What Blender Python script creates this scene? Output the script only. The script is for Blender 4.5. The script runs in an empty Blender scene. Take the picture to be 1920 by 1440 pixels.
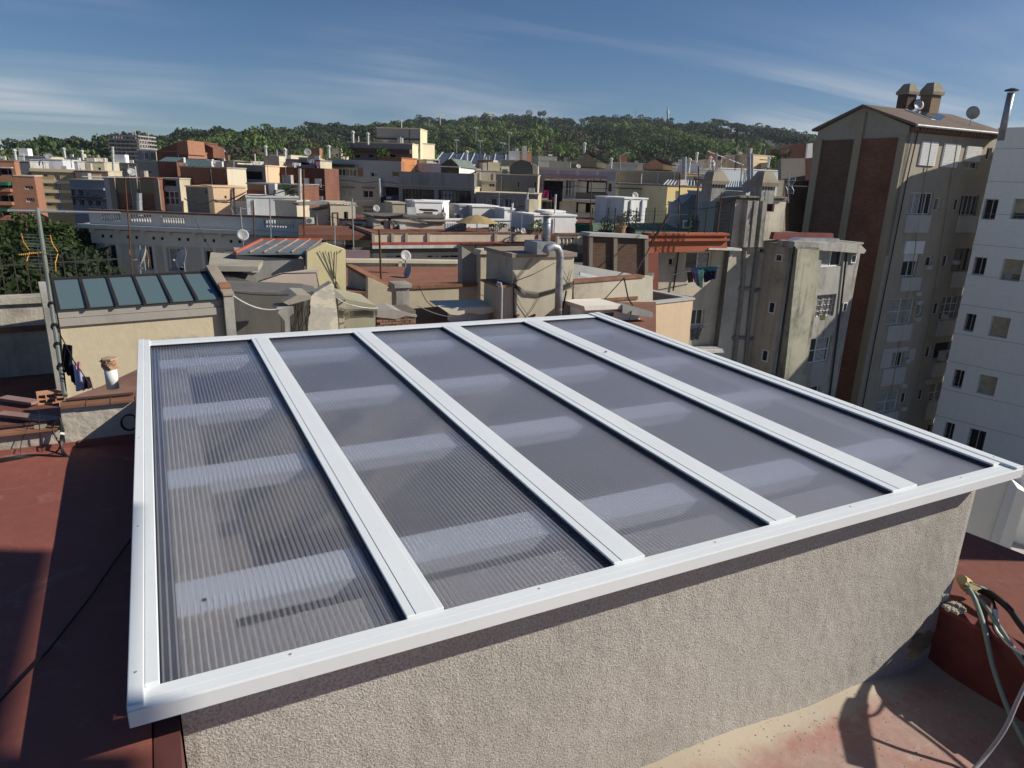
import bpy, bmesh, math, random
import numpy as np
from mathutils import Vector, Matrix
random.seed(7); rng = np.random.default_rng(11)
R_ = math.radians
SC = bpy.context.scene
COL = SC.collection
# ------------------------------------------------------------------ camera, sky, sun, exposure
LOCX, LOCY = 1.3, 8.8
CR = ((0.8903133232106716, -0.1027139629868366, 0.44361247538939785),
      (-0.454191633020291, -0.26971894244716765, 0.8490946075553317),
      (0.03243681562563767, -0.9574453163981326, -0.2867861905659827))
FPX, CX, CY = 1282.0, 960.0, 720.0
cam = bpy.data.cameras.new('camera'); camo = bpy.data.objects.new('camera', cam); COL.objects.link(camo)
cam.sensor_width = 36.0; cam.lens = 36.0 * FPX / 1920.0; cam.clip_start = 0.05; cam.clip_end = 6000
Rm = Matrix([[CR[i][0], -CR[i][1], -CR[i][2]] for i in range(3)])
camo.matrix_world = Rm.to_4x4()
SC.camera = camo
SUN = Vector((2.0, -1.0, 1.38)).normalized()
world = bpy.data.worlds.new('World'); SC.world = world; world.use_nodes = True
wn = world.node_tree.nodes; wl = world.node_tree.links
for n in list(wn): wn.remove(n)
wo = wn.new('ShaderNodeOutputWorld'); bg = wn.new('ShaderNodeBackground'); sky = wn.new('ShaderNodeTexSky')
sky.sky_type = 'NISHITA'; sky.sun_disc = False
sky.sun_elevation = math.asin(SUN.z); sky.sun_rotation = math.atan2(SUN.x, SUN.y)
sky.altitude = 60; sky.air_density = 1.0; sky.dust_density = 0.25; sky.ozone_density = 3.0
bg.inputs['Strength'].default_value = 0.074
tc = wn.new('ShaderNodeTexCoord')
def wmath(op, a, b=None, c=None, clamp=False):
    m = wn.new('ShaderNodeMath'); m.operation = op; m.use_clamp = clamp
    for i, v in enumerate((a, b, c)):
        if v is None: continue
        if isinstance(v, (int, float)): m.inputs[i].default_value = v
        else: wl.new(v, m.inputs[i])
    return m.outputs[0]
sp = wn.new('ShaderNodeSeparateXYZ'); wl.new(tc.outputs['Generated'], sp.inputs[0])
zc = wmath('MAXIMUM', sp.outputs[2], 0.02)
cx_ = wmath('DIVIDE', sp.outputs[0], wmath('ADD', zc, 0.08)); cy_ = wmath('DIVIDE', sp.outputs[1], wmath('ADD', zc, 0.08))
cmb = wn.new('ShaderNodeCombineXYZ'); wl.new(cx_, cmb.inputs[0]); wl.new(cy_, cmb.inputs[1])
mp = wn.new('ShaderNodeMapping'); mp.inputs['Rotation'].default_value = (0, 0, R_(52)); mp.inputs['Scale'].default_value = (0.10, 0.50, 1); mp.inputs['Location'].default_value = (LOCX, LOCY, 0)
wl.new(cmb.outputs[0], mp.inputs[0])
n1 = wn.new('ShaderNodeTexNoise'); n1.inputs['Scale'].default_value = 1.15; n1.inputs['Detail'].default_value = 9; n1.inputs['Roughness'].default_value = 0.58; n1.inputs['Distortion'].default_value = 0.7
wl.new(mp.outputs[0], n1.inputs[0])
n2 = wn.new('ShaderNodeTexNoise'); n2.inputs['Scale'].default_value = 0.42; n2.inputs['Detail'].default_value = 3
mp2 = wn.new('ShaderNodeMapping'); mp2.inputs['Location'].default_value = (LOCX*2, LOCY*3, 0); wl.new(cmb.outputs[0], mp2.inputs[0]); wl.new(mp2.outputs[0], n2.inputs[0])
cl = wmath('MULTIPLY', wmath('MULTIPLY', wmath('SUBTRACT', n1.outputs[0], 0.455), 5.0, clamp=True), wmath('MULTIPLY', wmath('SUBTRACT', n2.outputs[0], 0.40), 5.0, clamp=True))
lowf = wmath('SUBTRACT', 1.0, wmath('MULTIPLY', sp.outputs[2], 4.2), clamp=True)       # thin cirrus gathers near the horizon
veil = wmath('MULTIPLY', wmath('POWER', lowf, 3.2), 0.22)
clf = wmath('MULTIPLY', cl, wmath('ADD', wmath('MULTIPLY', lowf, 1.0), 0.0), clamp=True)
tot = wmath('MULTIPLY', wmath('MINIMUM', wmath('ADD', clf, veil), 0.8), wmath('MULTIPLY', wmath('ADD', sp.outputs[2], 0.01), 60.0, clamp=True))
mix = wn.new('ShaderNodeMixRGB'); wl.new(tot, mix.inputs[0]); tn = wn.new('ShaderNodeMixRGB'); tn.blend_type = 'MULTIPLY'; tn.inputs[0].default_value = 1.0; tn.inputs[2].default_value = (0.42, 0.575, 0.76, 1); wl.new(sky.outputs[0], tn.inputs[1]); wl.new(tn.outputs[0], mix.inputs[1]); mix.inputs[2].default_value = (7.2, 7.5, 8.0, 1)
wl.new(mix.outputs[0], bg.inputs[0]); wl.new(bg.outputs[0], wo.inputs[0])
sl = bpy.data.lights.new('sun', 'SUN'); sl.energy = 4.8; sl.angle = R_(0.53); sl.color = (1.0, 0.925, 0.81)
so = bpy.data.objects.new('sun', sl); COL.objects.link(so); so.rotation_euler = (-SUN).to_track_quat('-Z', 'Y').to_euler()
SC.view_settings.view_transform = 'Standard'; SC.view_settings.look = 'None'; SC.view_settings.exposure = 0.25; SC.view_settings.gamma = 1.0
SC.view_settings.use_curve_mapping = False
SC.render.engine = 'CYCLES'
SC.cycles.transparent_max_bounces = 48; SC.cycles.max_bounces = 6
# ------------------------------------------------------------------ photograph pixel (1920 x 1440) -> place in the world
def ray(px, py):
    x, y, z = px - CX, py - CY, FPX
    return Vector([CR[i][0]*x + CR[i][1]*y + CR[i][2]*z for i in range(3)])
def Pd(px, py, D):                 # at horizontal distance D
    d = ray(px, py); return d * (D / math.hypot(d.x, d.y))
def Pz(px, py, z): d = ray(px, py); return d * (z / d.z)
def Py(px, py, y): d = ray(px, py); return d * (y / d.y)
def Px(px, py, x): d = ray(px, py); return d * (x / d.x)
# ------------------------------------------------------------------ materials
MC = {}
def newmat(name):
    m = bpy.data.materials.new(name); m.use_nodes = True
    nt = m.node_tree; b = nt.nodes['Principled BSDF']
    return m, nt, nt.nodes, nt.links, b
def noise(ns, ls, src, scale, detail=4, rough=0.55, vec=None, dist=0):
    n = ns.new('ShaderNodeTexNoise'); n.inputs['Scale'].default_value = scale; n.inputs['Detail'].default_value = detail
    n.inputs['Roughness'].default_value = rough; n.inputs['Distortion'].default_value = dist
    if vec:
        m = ns.new('ShaderNodeMapping'); m.inputs['Scale'].default_value = vec; ls.new(src, m.inputs[0]); ls.new(m.outputs[0], n.inputs[0])
    else: ls.new(src, n.inputs[0])
    return n.outputs[0]
def ramp(ns, ls, src, a, b, ca=0.0, cb=1.0):
    r = ns.new('ShaderNodeMapRange'); r.inputs[1].default_value = a; r.inputs[2].default_value = b
    r.inputs[3].default_value = ca; r.inputs[4].default_value = cb; ls.new(src, r.inputs[0]); return r.outputs[0]
def mixc(ns, ls, f, a, b, mode='MIX'):
    m = ns.new('ShaderNodeMixRGB'); m.blend_type = mode
    for i, v in ((0, f), (1, a), (2, b)):
        if isinstance(v, tuple): m.inputs[i].default_value = (*v, 1) if len(v) == 3 else v
        elif isinstance(v, (int, float)): m.inputs[i].default_value = v
        else: ls.new(v, m.inputs[i])
    return m.outputs[0]
def bump(ns, ls, b, h, strength, dist):
    bp = ns.new('ShaderNodeBump'); bp.inputs['Strength'].default_value = strength; bp.inputs['Distance'].default_value = dist
    ls.new(h, bp.inputs['Height']); ls.new(bp.outputs[0], b.inputs['Normal'])
def plaster(col, stain=0.6, stc=None, big=0.5, grain=0.5, rough=0.9):
    col = tuple(min(0.82, c*1.13) for c in col); k = ('pl', col, stain, stc, big, grain)
    if k in MC: return MC[k]
    m, nt, ns, ls, b = newmat('plaster')
    g = ns.new('ShaderNodeNewGeometry'); P = g.outputs['Position']
    s1 = noise(ns, ls, P, big, 6, 0.62); s2 = noise(ns, ls, P, 1.0, 5, 0.6, vec=(2.6, 2.6, 0.28)); s3 = noise(ns, ls, P, 5.0, 5, 0.6)
    dark = stc or tuple(c*0.42 for c in col)
    c = mixc(ns, ls, ramp(ns, ls, s1, 0.45, 0.72, 0, stain*0.75), col, dark)
    c = mixc(ns, ls, ramp(ns, ls, s2, 0.52, 0.75, 0, stain*0.8), c, dark)
    c = mixc(ns, ls, ramp(ns, ls, s3, 0.3, 0.75, 0.0, 0.45), c, tuple(min(1, x*1.18) for x in col))
    ls.new(c, b.inputs['Base Color']); b.inputs['Roughness'].default_value = rough
    b.inputs['Specular IOR Level'].default_value = 0.25
    bump(ns, ls, b, noise(ns, ls, P, 22, 4), 0.25*grain, 0.02)
    MC[k] = m; return m
def patchy(col, p1, p2, sc=0.8, thr=0.52):
    k = ('pa', col, p1, p2, sc)
    if k in MC: return MC[k]
    m, nt, ns, ls, b = newmat('patched_plaster')
    g = ns.new('ShaderNodeNewGeometry'); P = g.outputs['Position']
    a = noise(ns, ls, P, sc, 7, 0.62, dist=0.5); e = noise(ns, ls, P, sc*2.3, 6, 0.65, dist=0.4); s = noise(ns, ls, P, 1.2, 5, 0.6, vec=(2.6, 2.6, 0.25)); f = noise(ns, ls, P, 9, 5, 0.65)
    c = mixc(ns, ls, ramp(ns, ls, a, thr, thr+0.03, 0, 0.9), col, p1); c = mixc(ns, ls, ramp(ns, ls, e, 0.60, 0.63, 0, 0.75), c, p2)
    c = mixc(ns, ls, ramp(ns, ls, s, 0.54, 0.75, 0, 0.55), c, tuple(x*0.45 for x in p1)); c = mixc(ns, ls, ramp(ns, ls, f, 0.35, 0.7, 0, 0.35), c, tuple(min(1, x*1.2) for x in col))
    ls.new(c, b.inputs['Base Color']); b.inputs['Roughness'].default_value = 0.92; b.inputs['Specular IOR Level'].default_value = 0.2
    bump(ns, ls, b, mixc(ns, ls, 0.5, a, f), 0.5, 0.02); MC[k] = m; return m
def flatm(name, col, rough=0.6, metal=0.0, var=0.25, scale=3.0, spec=0.4):
    k = ('fl', name, col, rough, metal)
    if k in MC: return MC[k]
    m, nt, ns, ls, b = newmat(name)
    g = ns.new('ShaderNodeNewGeometry'); n = noise(ns, ls, g.outputs['Position'], scale, 5)
    c = mixc(ns, ls, ramp(ns, ls, n, 0.3, 0.7, 0, 1), tuple(x*(1-var) for x in col), tuple(min(1, x*(1+var*0.6)) for x in col))
    ls.new(c, b.inputs['Base Color']); b.inputs['Roughness'].default_value = rough; b.inputs['Metallic'].default_value = metal
    b.inputs['Specular IOR Level'].default_value = spec
    MC[k] = m; return m
def brickm(c1, c2, mortar, bw=0.26, bh=0.075, name='brickwork', stain=0.5, axes='wall'):
    k = ('br', c1, c2, mortar, bw, bh, axes)
    if k in MC: return MC[k]
    m, nt, ns, ls, b = newmat(name)
    t = ns.new('ShaderNodeTexCoord'); s = ns.new('ShaderNodeSeparateXYZ'); ls.new(t.outputs['Object'], s.inputs[0])
    cb = ns.new('ShaderNodeCombineXYZ')
    if axes == 'wall':
        a = ns.new('ShaderNodeMath'); a.operation = 'ADD'; ls.new(s.outputs[0], a.inputs[0]); ls.new(s.outputs[1], a.inputs[1])
        ls.new(a.outputs[0], cb.inputs[0]); ls.new(s.outputs[2], cb.inputs[1])
    else:
        ls.new(s.outputs[0], cb.inputs[0]); ls.new(s.outputs[1], cb.inputs[1])
    br = ns.new('ShaderNodeTexBrick'); ls.new(cb.outputs[0], br.inputs[0])
    br.inputs['Color1'].default_value = (*c1, 1); br.inputs['Color2'].default_value = (*c2, 1); br.inputs['Mortar'].default_value = (*mortar, 1)
    br.inputs['Scale'].default_value = 1.0; br.inputs['Brick Width'].default_value = bw; br.inputs['Row Height'].default_value = bh; br.inputs['Mortar Size'].default_value = 0.009
    g = ns.new('ShaderNodeNewGeometry')
    n = noise(ns, ls, g.outputs['Position'], 0.55, 6, 0.65); n2_ = noise(ns, ls, g.outputs['Position'], 7, 4)
    c = mixc(ns, ls, ramp(ns, ls, n, 0.42, 0.7, 0, stain), br.outputs[0], tuple(x*0.4 for x in c1))
    c = mixc(ns, ls, ramp(ns, ls, n2_, 0.55, 0.8, 0, 0.4), c, tuple(min(1, x*1.6) for x in mortar))
    ls.new(c, b.inputs['Base Color']); b.inputs['Roughness'].default_value = 0.93; b.inputs['Specular IOR Level'].default_value = 0.2
    bump(ns, ls, b, br.outputs['Fac'], 0.5, -0.01)
    MC[k] = m; return m
def glassm(col=(0.02, 0.025, 0.03), rough=0.08, name='window_glass'):
    k = ('gl', col, rough)
    if k in MC: return MC[k]
    m, nt, ns, ls, b = newmat(name); b.inputs['Base Color'].default_value = (*col, 1); b.inputs['Roughness'].default_value = rough
    b.inputs['Specular IOR Level'].default_value = 0.6
    MC[k] = m; return m
WHITE = flatm('white_paint', (0.72, 0.73, 0.72), 0.5, var=0.08)
OFFW = flatm('old_white_paint', (0.55, 0.55, 0.52), 0.6, var=0.25)
DARKO = flatm('dark_interior', (0.012, 0.012, 0.013), 0.9)
GLASS = glassm(); CURT = flatm('curtain_cloth', (0.36, 0.36, 0.34), 0.8, var=0.4, scale=9)
GALV = flatm('galvanised_steel', (0.33, 0.345, 0.36), 0.5, 0.5, var=0.3, scale=6)
IRON = flatm('dark_iron', (0.035, 0.03, 0.03), 0.6, 0.3)
ALU = flatm('aluminium', (0.6, 0.61, 0.63), 0.35, 0.8)
RUST = flatm('rusty_iron', (0.13, 0.055, 0.03), 0.85, 0.1, var=0.5)
BLACKC = flatm('black_rubber', (0.012, 0.012, 0.013), 0.5)
WOODB = flatm('brown_wood', (0.16, 0.08, 0.035), 0.75, var=0.4)
# ------------------------------------------------------------------ mesh builder
class MB:
    def __init__(s): s.v = []; s.f = []; s.m = []
    def add(s, vs, fs, mi=0):
        o = len(s.v); s.v += [tuple(p) for p in vs]; s.f += [tuple(i+o for i in f) for f in fs]; s.m += [mi]*len(fs)
    def box(s, x0, x1, y0, y1, z0, z1, mi=0):
        s.add([(x0,y0,z0),(x1,y0,z0),(x1,y1,z0),(x0,y1,z0),(x0,y0,z1),(x1,y0,z1),(x1,y1,z1),(x0,y1,z1)],
              [(0,3,2,1),(4,5,6,7),(0,1,5,4),(1,2,6,5),(2,3,7,6),(3,0,4,7)], mi)
    def hexa(s, b, t, mi=0):       # bottom 4, top 4
        s.add(list(b)+list(t), [(0,3,2,1),(4,5,6,7),(0,1,5,4),(1,2,6,5),(2,3,7,6),(3,0,4,7)], mi)
    def prism(s, poly, y0, y1, mi=0):            # polygon in x,z extruded along y
        n = len(poly); s.add([(p[0], y0, p[1]) for p in poly]+[(p[0], y1, p[1]) for p in poly],
            [tuple(range(n)), tuple(range(2*n-1, n-1, -1))]+[(i, (i+1) % n, (i+1) % n+n, i+n)[::-1] for i in range(n)], mi)
    def prismz(s, poly, z0, z1, mi=0):
        n = len(poly); s.add([(p[0], p[1], z0) for p in poly]+[(p[0], p[1], z1) for p in poly],
            [tuple(range(n-1, -1, -1)), tuple(range(n, 2*n))]+[(i, (i+1) % n, (i+1) % n+n, i+n) for i in range(n)], mi)
    def prismx(s, poly, x0, x1, mi=0):           # polygon in y,z extruded along x
        n = len(poly); s.add([(x0, p[0], p[1]) for p in poly]+[(x1, p[0], p[1]) for p in poly],
            [tuple(range(n-1, -1, -1)), tuple(range(n, 2*n))]+[(i, (i+1) % n, (i+1) % n+n, i+n) for i in range(n)], mi)
    def tube(s, pts, r, n=8, mi=0, cap=True):
        pts = [Vector(p) for p in pts]; rs = r if isinstance(r, (list, tuple)) else [r]*len(pts)
        o = len(s.v); up = None
        for i, p in enumerate(pts):
            t = (pts[min(i+1, len(pts)-1)] - pts[max(i-1, 0)])
            t = t.normalized() if t.length > 1e-9 else Vector((0, 0, 1))
            if up is None: up = Vector((0, 0, 1)) if abs(t.z) < 0.9 else Vector((1, 0, 0))
            a = t.cross(up); a = a.normalized() if a.length > 1e-6 else t.orthogonal().normalized()
            b = a.cross(t).normalized(); up = b
            for k in range(n):
                an = 2*math.pi*k/n; s.v.append(tuple(p + a*math.cos(an)*rs[i] + b*math.sin(an)*rs[i]))
        for i in range(len(pts)-1):
            for k in range(n):
                s.f.append((o+i*n+k, o+i*n+(k+1) % n, o+(i+1)*n+(k+1) % n, o+(i+1)*n+k)); s.m.append(mi)
        if cap:
            s.f.append(tuple(o+k for k in range(n-1, -1, -1))); s.f.append(tuple(o+(len(pts)-1)*n+k for k in range(n))); s.m += [mi, mi]
    def lathe(s, prof, n=12, c=(0, 0, 0), mi=0):   # profile (r,z)
        o = len(s.v)
        for r, z in prof:
            for k in range(n):
                an = 2*math.pi*k/n; s.v.append((c[0]+r*math.cos(an), c[1]+r*math.sin(an), c[2]+z))
        for i in range(len(prof)-1):
            for k in range(n):
                s.f.append((o+i*n+k, o+i*n+(k+1) % n, o+(i+1)*n+(k+1) % n, o+(i+1)*n+k)); s.m.append(mi)
        s.f.append(tuple(o+k for k in range(n-1, -1, -1))); s.f.append(tuple(o+(len(prof)-1)*n+k for k in range(n))); s.m += [mi, mi]
    def mesh(s, name, mats, smooth=False):
        me = bpy.data.meshes.new(name); me.from_pydata(s.v, [], s.f)
        if not isinstance(mats, (list, tuple)): mats = [mats]
        for m in mats: me.materials.append(m)
        if any(s.m): me.polygons.foreach_set('material_index', s.m)
        if smooth: me.polygons.foreach_set('use_smooth', [True]*len(s.f))
        me.update(); return me
    def build(s, name, mats, parent=None, smooth=False, **kw):
        o = bpy.data.objects.new(name, s.mesh(name, mats, smooth)); COL.objects.link(o)
        if parent: o.parent = parent
        for k, v in kw.items(): o[k] = v
        return o
def tag(o, label=None, cat=None, group=None, kind=None):
    if label: o['label'] = label
    if cat: o['category'] = cat
    if group: o['group'] = group
    if kind: o['kind'] = kind
    return o
def thing(name, label, cat, loc=(0, 0, 0), rz=0.0, group=None):
    o = bpy.data.objects.new(name, None); COL.objects.link(o); o.empty_display_size = 0.2
    o.location = loc; o.rotation_euler = (0, 0, rz); return tag(o, label, cat, group)
def inst(name, me, parent, loc=(0, 0, 0), rot=(0, 0, 0), sc=(1, 1, 1)):
    o = bpy.data.objects.new(name, me); COL.objects.link(o)
    if parent: o.parent = parent
    o.location = loc; o.rotation_euler = rot; o.scale = sc; return o
GROUND = -19.0
# ------------------------------------------------------------------ building kit: a local frame on a facade plane
class Bld:
    def __init__(s, name, label, cat, px, py, D, a=0.0, base=GROUND, group=None):
        s.O = Pd(px, py, D); s.a = R_(a); s.H = s.O.z - base; s.base = base
        s.n = Vector((math.sin(s.a), -math.cos(s.a), 0)); s.ux = Vector((math.cos(s.a), math.sin(s.a), 0))
        s.root = thing(name, label, cat, (s.O.x, s.O.y, base), s.a, group); s.wins = []
    def uv(s, px, py, y=0.0):
        o = s.O - s.n*y; d = ray(px, py); t = o.dot(s.n)/d.dot(s.n); P = d*t
        return ((P-s.O).dot(s.ux), P.z - s.base)
    def rect(s, x0, y0, x1, y1, y=0.0):
        cx, cy = (x0+x1)/2, (y0+y1)/2
        return (s.uv(x0, cy, y)[0], s.uv(x1, cy, y)[0], s.uv(cx, y1, y)[1], s.uv(cx, y0, y)[1])
    def body(s, pxr, depth, mats, pyr=None, parapet=0.0, z0=0.0, name='wall', y0=0.0, coping=None, cw=0.22):
        """box body with recessed windows (from s.wins), optional parapet ring"""
        u1 = s.uv(pxr, pyr if pyr is not None else 400, y0)[0] if pxr is not None else None
        s.W = u1; s.dep = depth
        front, side = (mats[0], mats[1]) if isinstance(mats, (list, tuple)) else (mats, mats)
        H = s.H; mb = MB()
        holes = [(max(w[0], 0.02), min(w[1], u1-0.02), w[2], min(w[3], H-0.02), w) for w in s.wins if w[4].get('face', 'F') == 'F' and w[4].get('hole', 1)]
        us = sorted({0.0, u1}|{h[0] for h in holes}|{h[1] for h in holes}); zs = sorted({z0, H}|{h[2] for h in holes}|{h[3] for h in holes})
        for i in range(len(us)-1):
            for j in range(len(zs)-1):
                cu, cz = (us[i]+us[i+1])/2, (zs[j]+zs[j+1])/2
                if any(h[0] < cu < h[1] and h[2] < cz < h[3] for h in holes): continue
                mb.add([(us[i], y0, zs[j]), (us[i+1], y0, zs[j]), (us[i+1], y0, zs[j+1]), (us[i], y0, zs[j+1])], [(0, 1, 2, 3)], 0)
        for h in holes:
            r = h[4][4].get('rec', 0.16); a, b, c, d = h[:4]; y1 = y0+r
            mb.add([(a, y0, c), (b, y0, c), (b, y0, d), (a, y0, d), (a, y1, c), (b, y1, c), (b, y1, d), (a, y1, d)],
                   [(0, 4, 5, 1), (1, 5, 6, 2), (2, 6, 7, 3), (3, 7, 4, 0), (4, 7, 6, 5)], 0)
        ya, yb = y0, y0+depth
        mb.add([(0, ya, z0), (u1, ya, z0), (u1, yb, z0), (0, yb, z0), (0, ya, H), (u1, ya, H), (u1, yb, H), (0, yb, H)],
               [(1, 2, 6, 5), (2, 3, 7, 6), (3, 0, 4, 7)], 1)
        if parapet > 0:
            t = cw; zr = H-parapet
            o_ = [(0, ya, H), (u1, ya, H), (u1, yb, H), (0, yb, H)]; i_ = [(t, ya+t, H), (u1-t, ya+t, H), (u1-t, yb-t, H), (t, yb-t, H)]
            l_ = [(p[0], p[1], zr) for p in i_]
            mb.add(o_+i_+l_, [(0, 1, 5, 4), (1, 2, 6, 5), (2, 3, 7, 6), (3, 0, 4, 7), (4, 5, 9, 8), (5, 6, 10, 9), (6, 7, 11, 10), (7, 4, 8, 11)], 1)
            rb = MB(); rb.add([(p[0], p[1], zr+0.01) for p in i_], [(0, 1, 2, 3)]); rb.build('roof', TERRA, s.root)
            if coping:
                cb = MB(); e = 0.04; c = 0.06
                for (x0, x1, p0, p1) in ((-e, u1+e, ya-e, ya+t+e), (-e, u1+e, yb-t-e, yb+e), (-e, t+e, ya+t+e, yb-t-e), (u1-t-e, u1+e, ya+t+e, yb-t-e)):
                    cb.box(x0, x1, p0, p1, H+0.003, H+c)
                cb.build('coping', coping, s.root)
        else:
            rb = MB(); e = 0.05; rb.box(-e, u1+e, ya-e, yb+e, H+0.002, H+0.09); rb.build('roof', coping or side, s.root)
        s.wall = mb.build(name, [front, side], s.root)
        for w in s.wins: s._win(w, y0)
        return s
    def win(s, x0, y0, x1, y1, **k):
        f = k.get('face', 'F')
        if f == 'F': r = s.rect(x0, y0, x1, y1); s.wins.append([*r, k])
        return s
    def winl(s, u0, u1, z0, z1, **k): s.wins.append([u0, u1, z0, z1, k]); return s
    def _win(s, w, yb=0.0):
        u0, u1, z0, z1, k = w
        if k.get('face', 'F') == 'R':
            T = lambda u, y, z: (s.W - y, u, z)
        else: T = lambda u, y, z: (u, y+yb, z)
        rec = k.get('rec', 0.16) if k.get('hole', 1) else -0.03
        make_window(s.root, T, u0, u1, z0, z1, rec-0.05, **{a: b for a, b in k.items() if a not in ('face', 'rec', 'hole')})
    def pr(s, name, pts, y0, y1, mat, parent=None, **kw):      # polygon given in pixels on the facade plane, extruded y0..y1
        mb = MB(); mb.prism([s.uv(*p, kw.get('at', 0.0)) for p in pts], y0, y1); o = mb.build(name, mat, parent or s.root)
        if 'label' in kw: o['label'] = kw['label']
        return o
    def bx(s, name, x0, y0, x1, y1, ya, yb, mat, parent=None, at=0.0, **kw):
        r = s.rect(x0, y0, x1, y1, at); mb = MB(); mb.box(r[0], r[1], ya, yb, r[2], r[3]); o = mb.build(name, mat, parent or s.root)
        if 'label' in kw: o['label'] = kw['label']
        return o
    def bxl(s, name, u0, u1, ya, yb, z0, z1, mat, parent=None, **kw):
        mb = MB(); mb.box(u0, u1, ya, yb, z0, z1); return mb.build(name, mat, parent or s.root, **kw)
def make_window(root, T, u0, u1, z0, z1, y, cols=2, rows=1, fill='glass', frame=None, bars=0, sill=0, shut=0.0, fw=0.055, label=None, name='window'):
    frame = frame or WHITE
    def bx(mb, a, b, ya, yb, c, d):
        p = [T(a, ya, c), T(b, ya, c), T(b, yb, c), T(a, yb, c), T(a, ya, d), T(b, ya, d), T(b, yb, d), T(a, yb, d)]; mb.hexa(p[:4], p[4:])
    w, h = u1-u0, z1-z0; fw = min(fw, w*0.12, h*0.12)
    mb = MB(); e = 0.001
    if fill == 'shutter':
        bx(mb, u0+e, u1-e, y-0.03, y+0.03, z0+e, z1-e); o = mb.build(name, frame, root); n = max(3, min(22, int(h/0.09))); sb = MB()
        for i in range(n):
            c = z0+h*i/n; bx(sb, u0+fw, u1-fw, y-0.05, y-0.031, c+h/n*0.1, c+h/n*0.86)
        sb.build('shutter_slats', frame, o, kind='stuff')
        return o
    bx(mb, u0+e, u0+fw, y, y+0.05, z0+e, z1-e); bx(mb, u1-fw, u1-e, y, y+0.05, z0+e, z1-e)
    bx(mb, u0+fw, u1-fw, y, y+0.05, z0+e, z0+fw); bx(mb, u0+fw, u1-fw, y, y+0.05, z1-fw, z1-e)
    for i in range(1, cols):
        c = u0+w*i/cols; bx(mb, c-fw*0.45, c+fw*0.45, y, y+0.04, z0+fw, z1-fw)
    for i in range(1, rows):
        c = z0+h*i/rows; bx(mb, u0+fw, u1-fw, y+0.002, y+0.038, c-fw*0.35, c+fw*0.35)
    o = mb.build(name, frame, root)
    if label: o['label'] = label
    pm = {'glass': GLASS, 'dark': DARKO, 'curtain': CURT}.get(fill, fill)
    pb = MB(); bx(pb, u0+fw*0.6, u1-fw*0.6, y+0.036+0.004, y+0.046, z0+fw*0.6, z1-fw*0.6); pb.build('pane', pm, o)
    if fill == 'glass' and random.random() < 0.45 and w > 0.5:
        cb = MB(); k = 1 if random.random() < 0.5 else -1; c = u0+w*(0.28 if k > 0 else 0.72)
        bx(cb, c-w*0.2, c+w*0.2, y+0.030, y+0.039, z0+fw, z1-fw); cb.build('curtain', CURT, o)
    if shut > 0:
        sb = MB(); bx(sb, u0+e, u1-e, y-0.03, y+0.003-0.004, z1-h*shut, z1-e); sb.build('shutter', frame if frame is not None else WHITE, o)
    if bars:
        bb = MB()
        for i in range(bars):
            c = u0+w*(i+0.5)/bars; bx(bb, c-0.011, c+0.011, y-0.10, y-0.078, z0, z1)
        for q in (0.15, 0.5, 0.85): bx(bb, u0, u1, y-0.076, y-0.066, z0+h*q-0.012, z0+h*q+0.012)
        bb.build('grille', IRON if bars > 0 and frame is not WHITE or True else WHITE, o)
    if sill:
        sb = MB(); bx(sb, u0-0.06, u1+0.06, -0.07, -0.002, z0-0.07, z0); sb.build('sill', OFFW, o)
    return o
TERRA = None
def terram(c=(0.20, 0.085, 0.055), name='red_roof_tiles', stain=0.5):
    return brickm(c, tuple(x*0.82 for x in c), tuple(x*0.7+0.03 for x in c), 0.28, 0.14, name, stain, axes='floor')
TERRA = terram()
def slabz(name, pts, z, th, mat, parent=None):
    mb = MB(); q = [Pz(*p, z) for p in pts]; mb.prismz([(p.x, p.y) for p in q][::-1] if poly_cw(q) else [(p.x, p.y) for p in q], z-th, z)
    return mb.build(name, mat, parent)
def poly_cw(q):
    return sum(q[i].x*q[(i+1) % len(q)].y-q[(i+1) % len(q)].x*q[i].y for i in range(len(q))) < 0
# ================================================================== FOREGROUND: skylight, its walls, the terraces
def framem():
    m, nt, ns, ls, b = newmat('powder_coated_white_aluminium'); g = ns.new('ShaderNodeNewGeometry'); P = g.outputs['Position']
    n1_ = noise(ns, ls, P, 2.2, 6, 0.7); n2_ = noise(ns, ls, P, 38, 5, 0.7); n3_ = noise(ns, ls, P, 9, 6, 0.75, vec=(1, 0.3, 1))
    c = mixc(ns, ls, ramp(ns, ls, n1_, 0.35, 0.7, 0, 0.5), (0.76, 0.80, 0.81), (0.68, 0.715, 0.72)); c = mixc(ns, ls, ramp(ns, ls, n2_, 0.60, 0.75, 0, 0.30), c, (0.52, 0.51, 0.47)); c = mixc(ns, ls, ramp(ns, ls, n3_, 0.60, 0.72, 0, 0.22), c, (0.50, 0.49, 0.45))
    ls.new(c, b.inputs['Base Color']); ls.new(ramp(ns, ls, n3_, 0.3, 0.7, 0.32, 0.5), b.inputs['Roughness']); return m
FRAME = framem()
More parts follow.
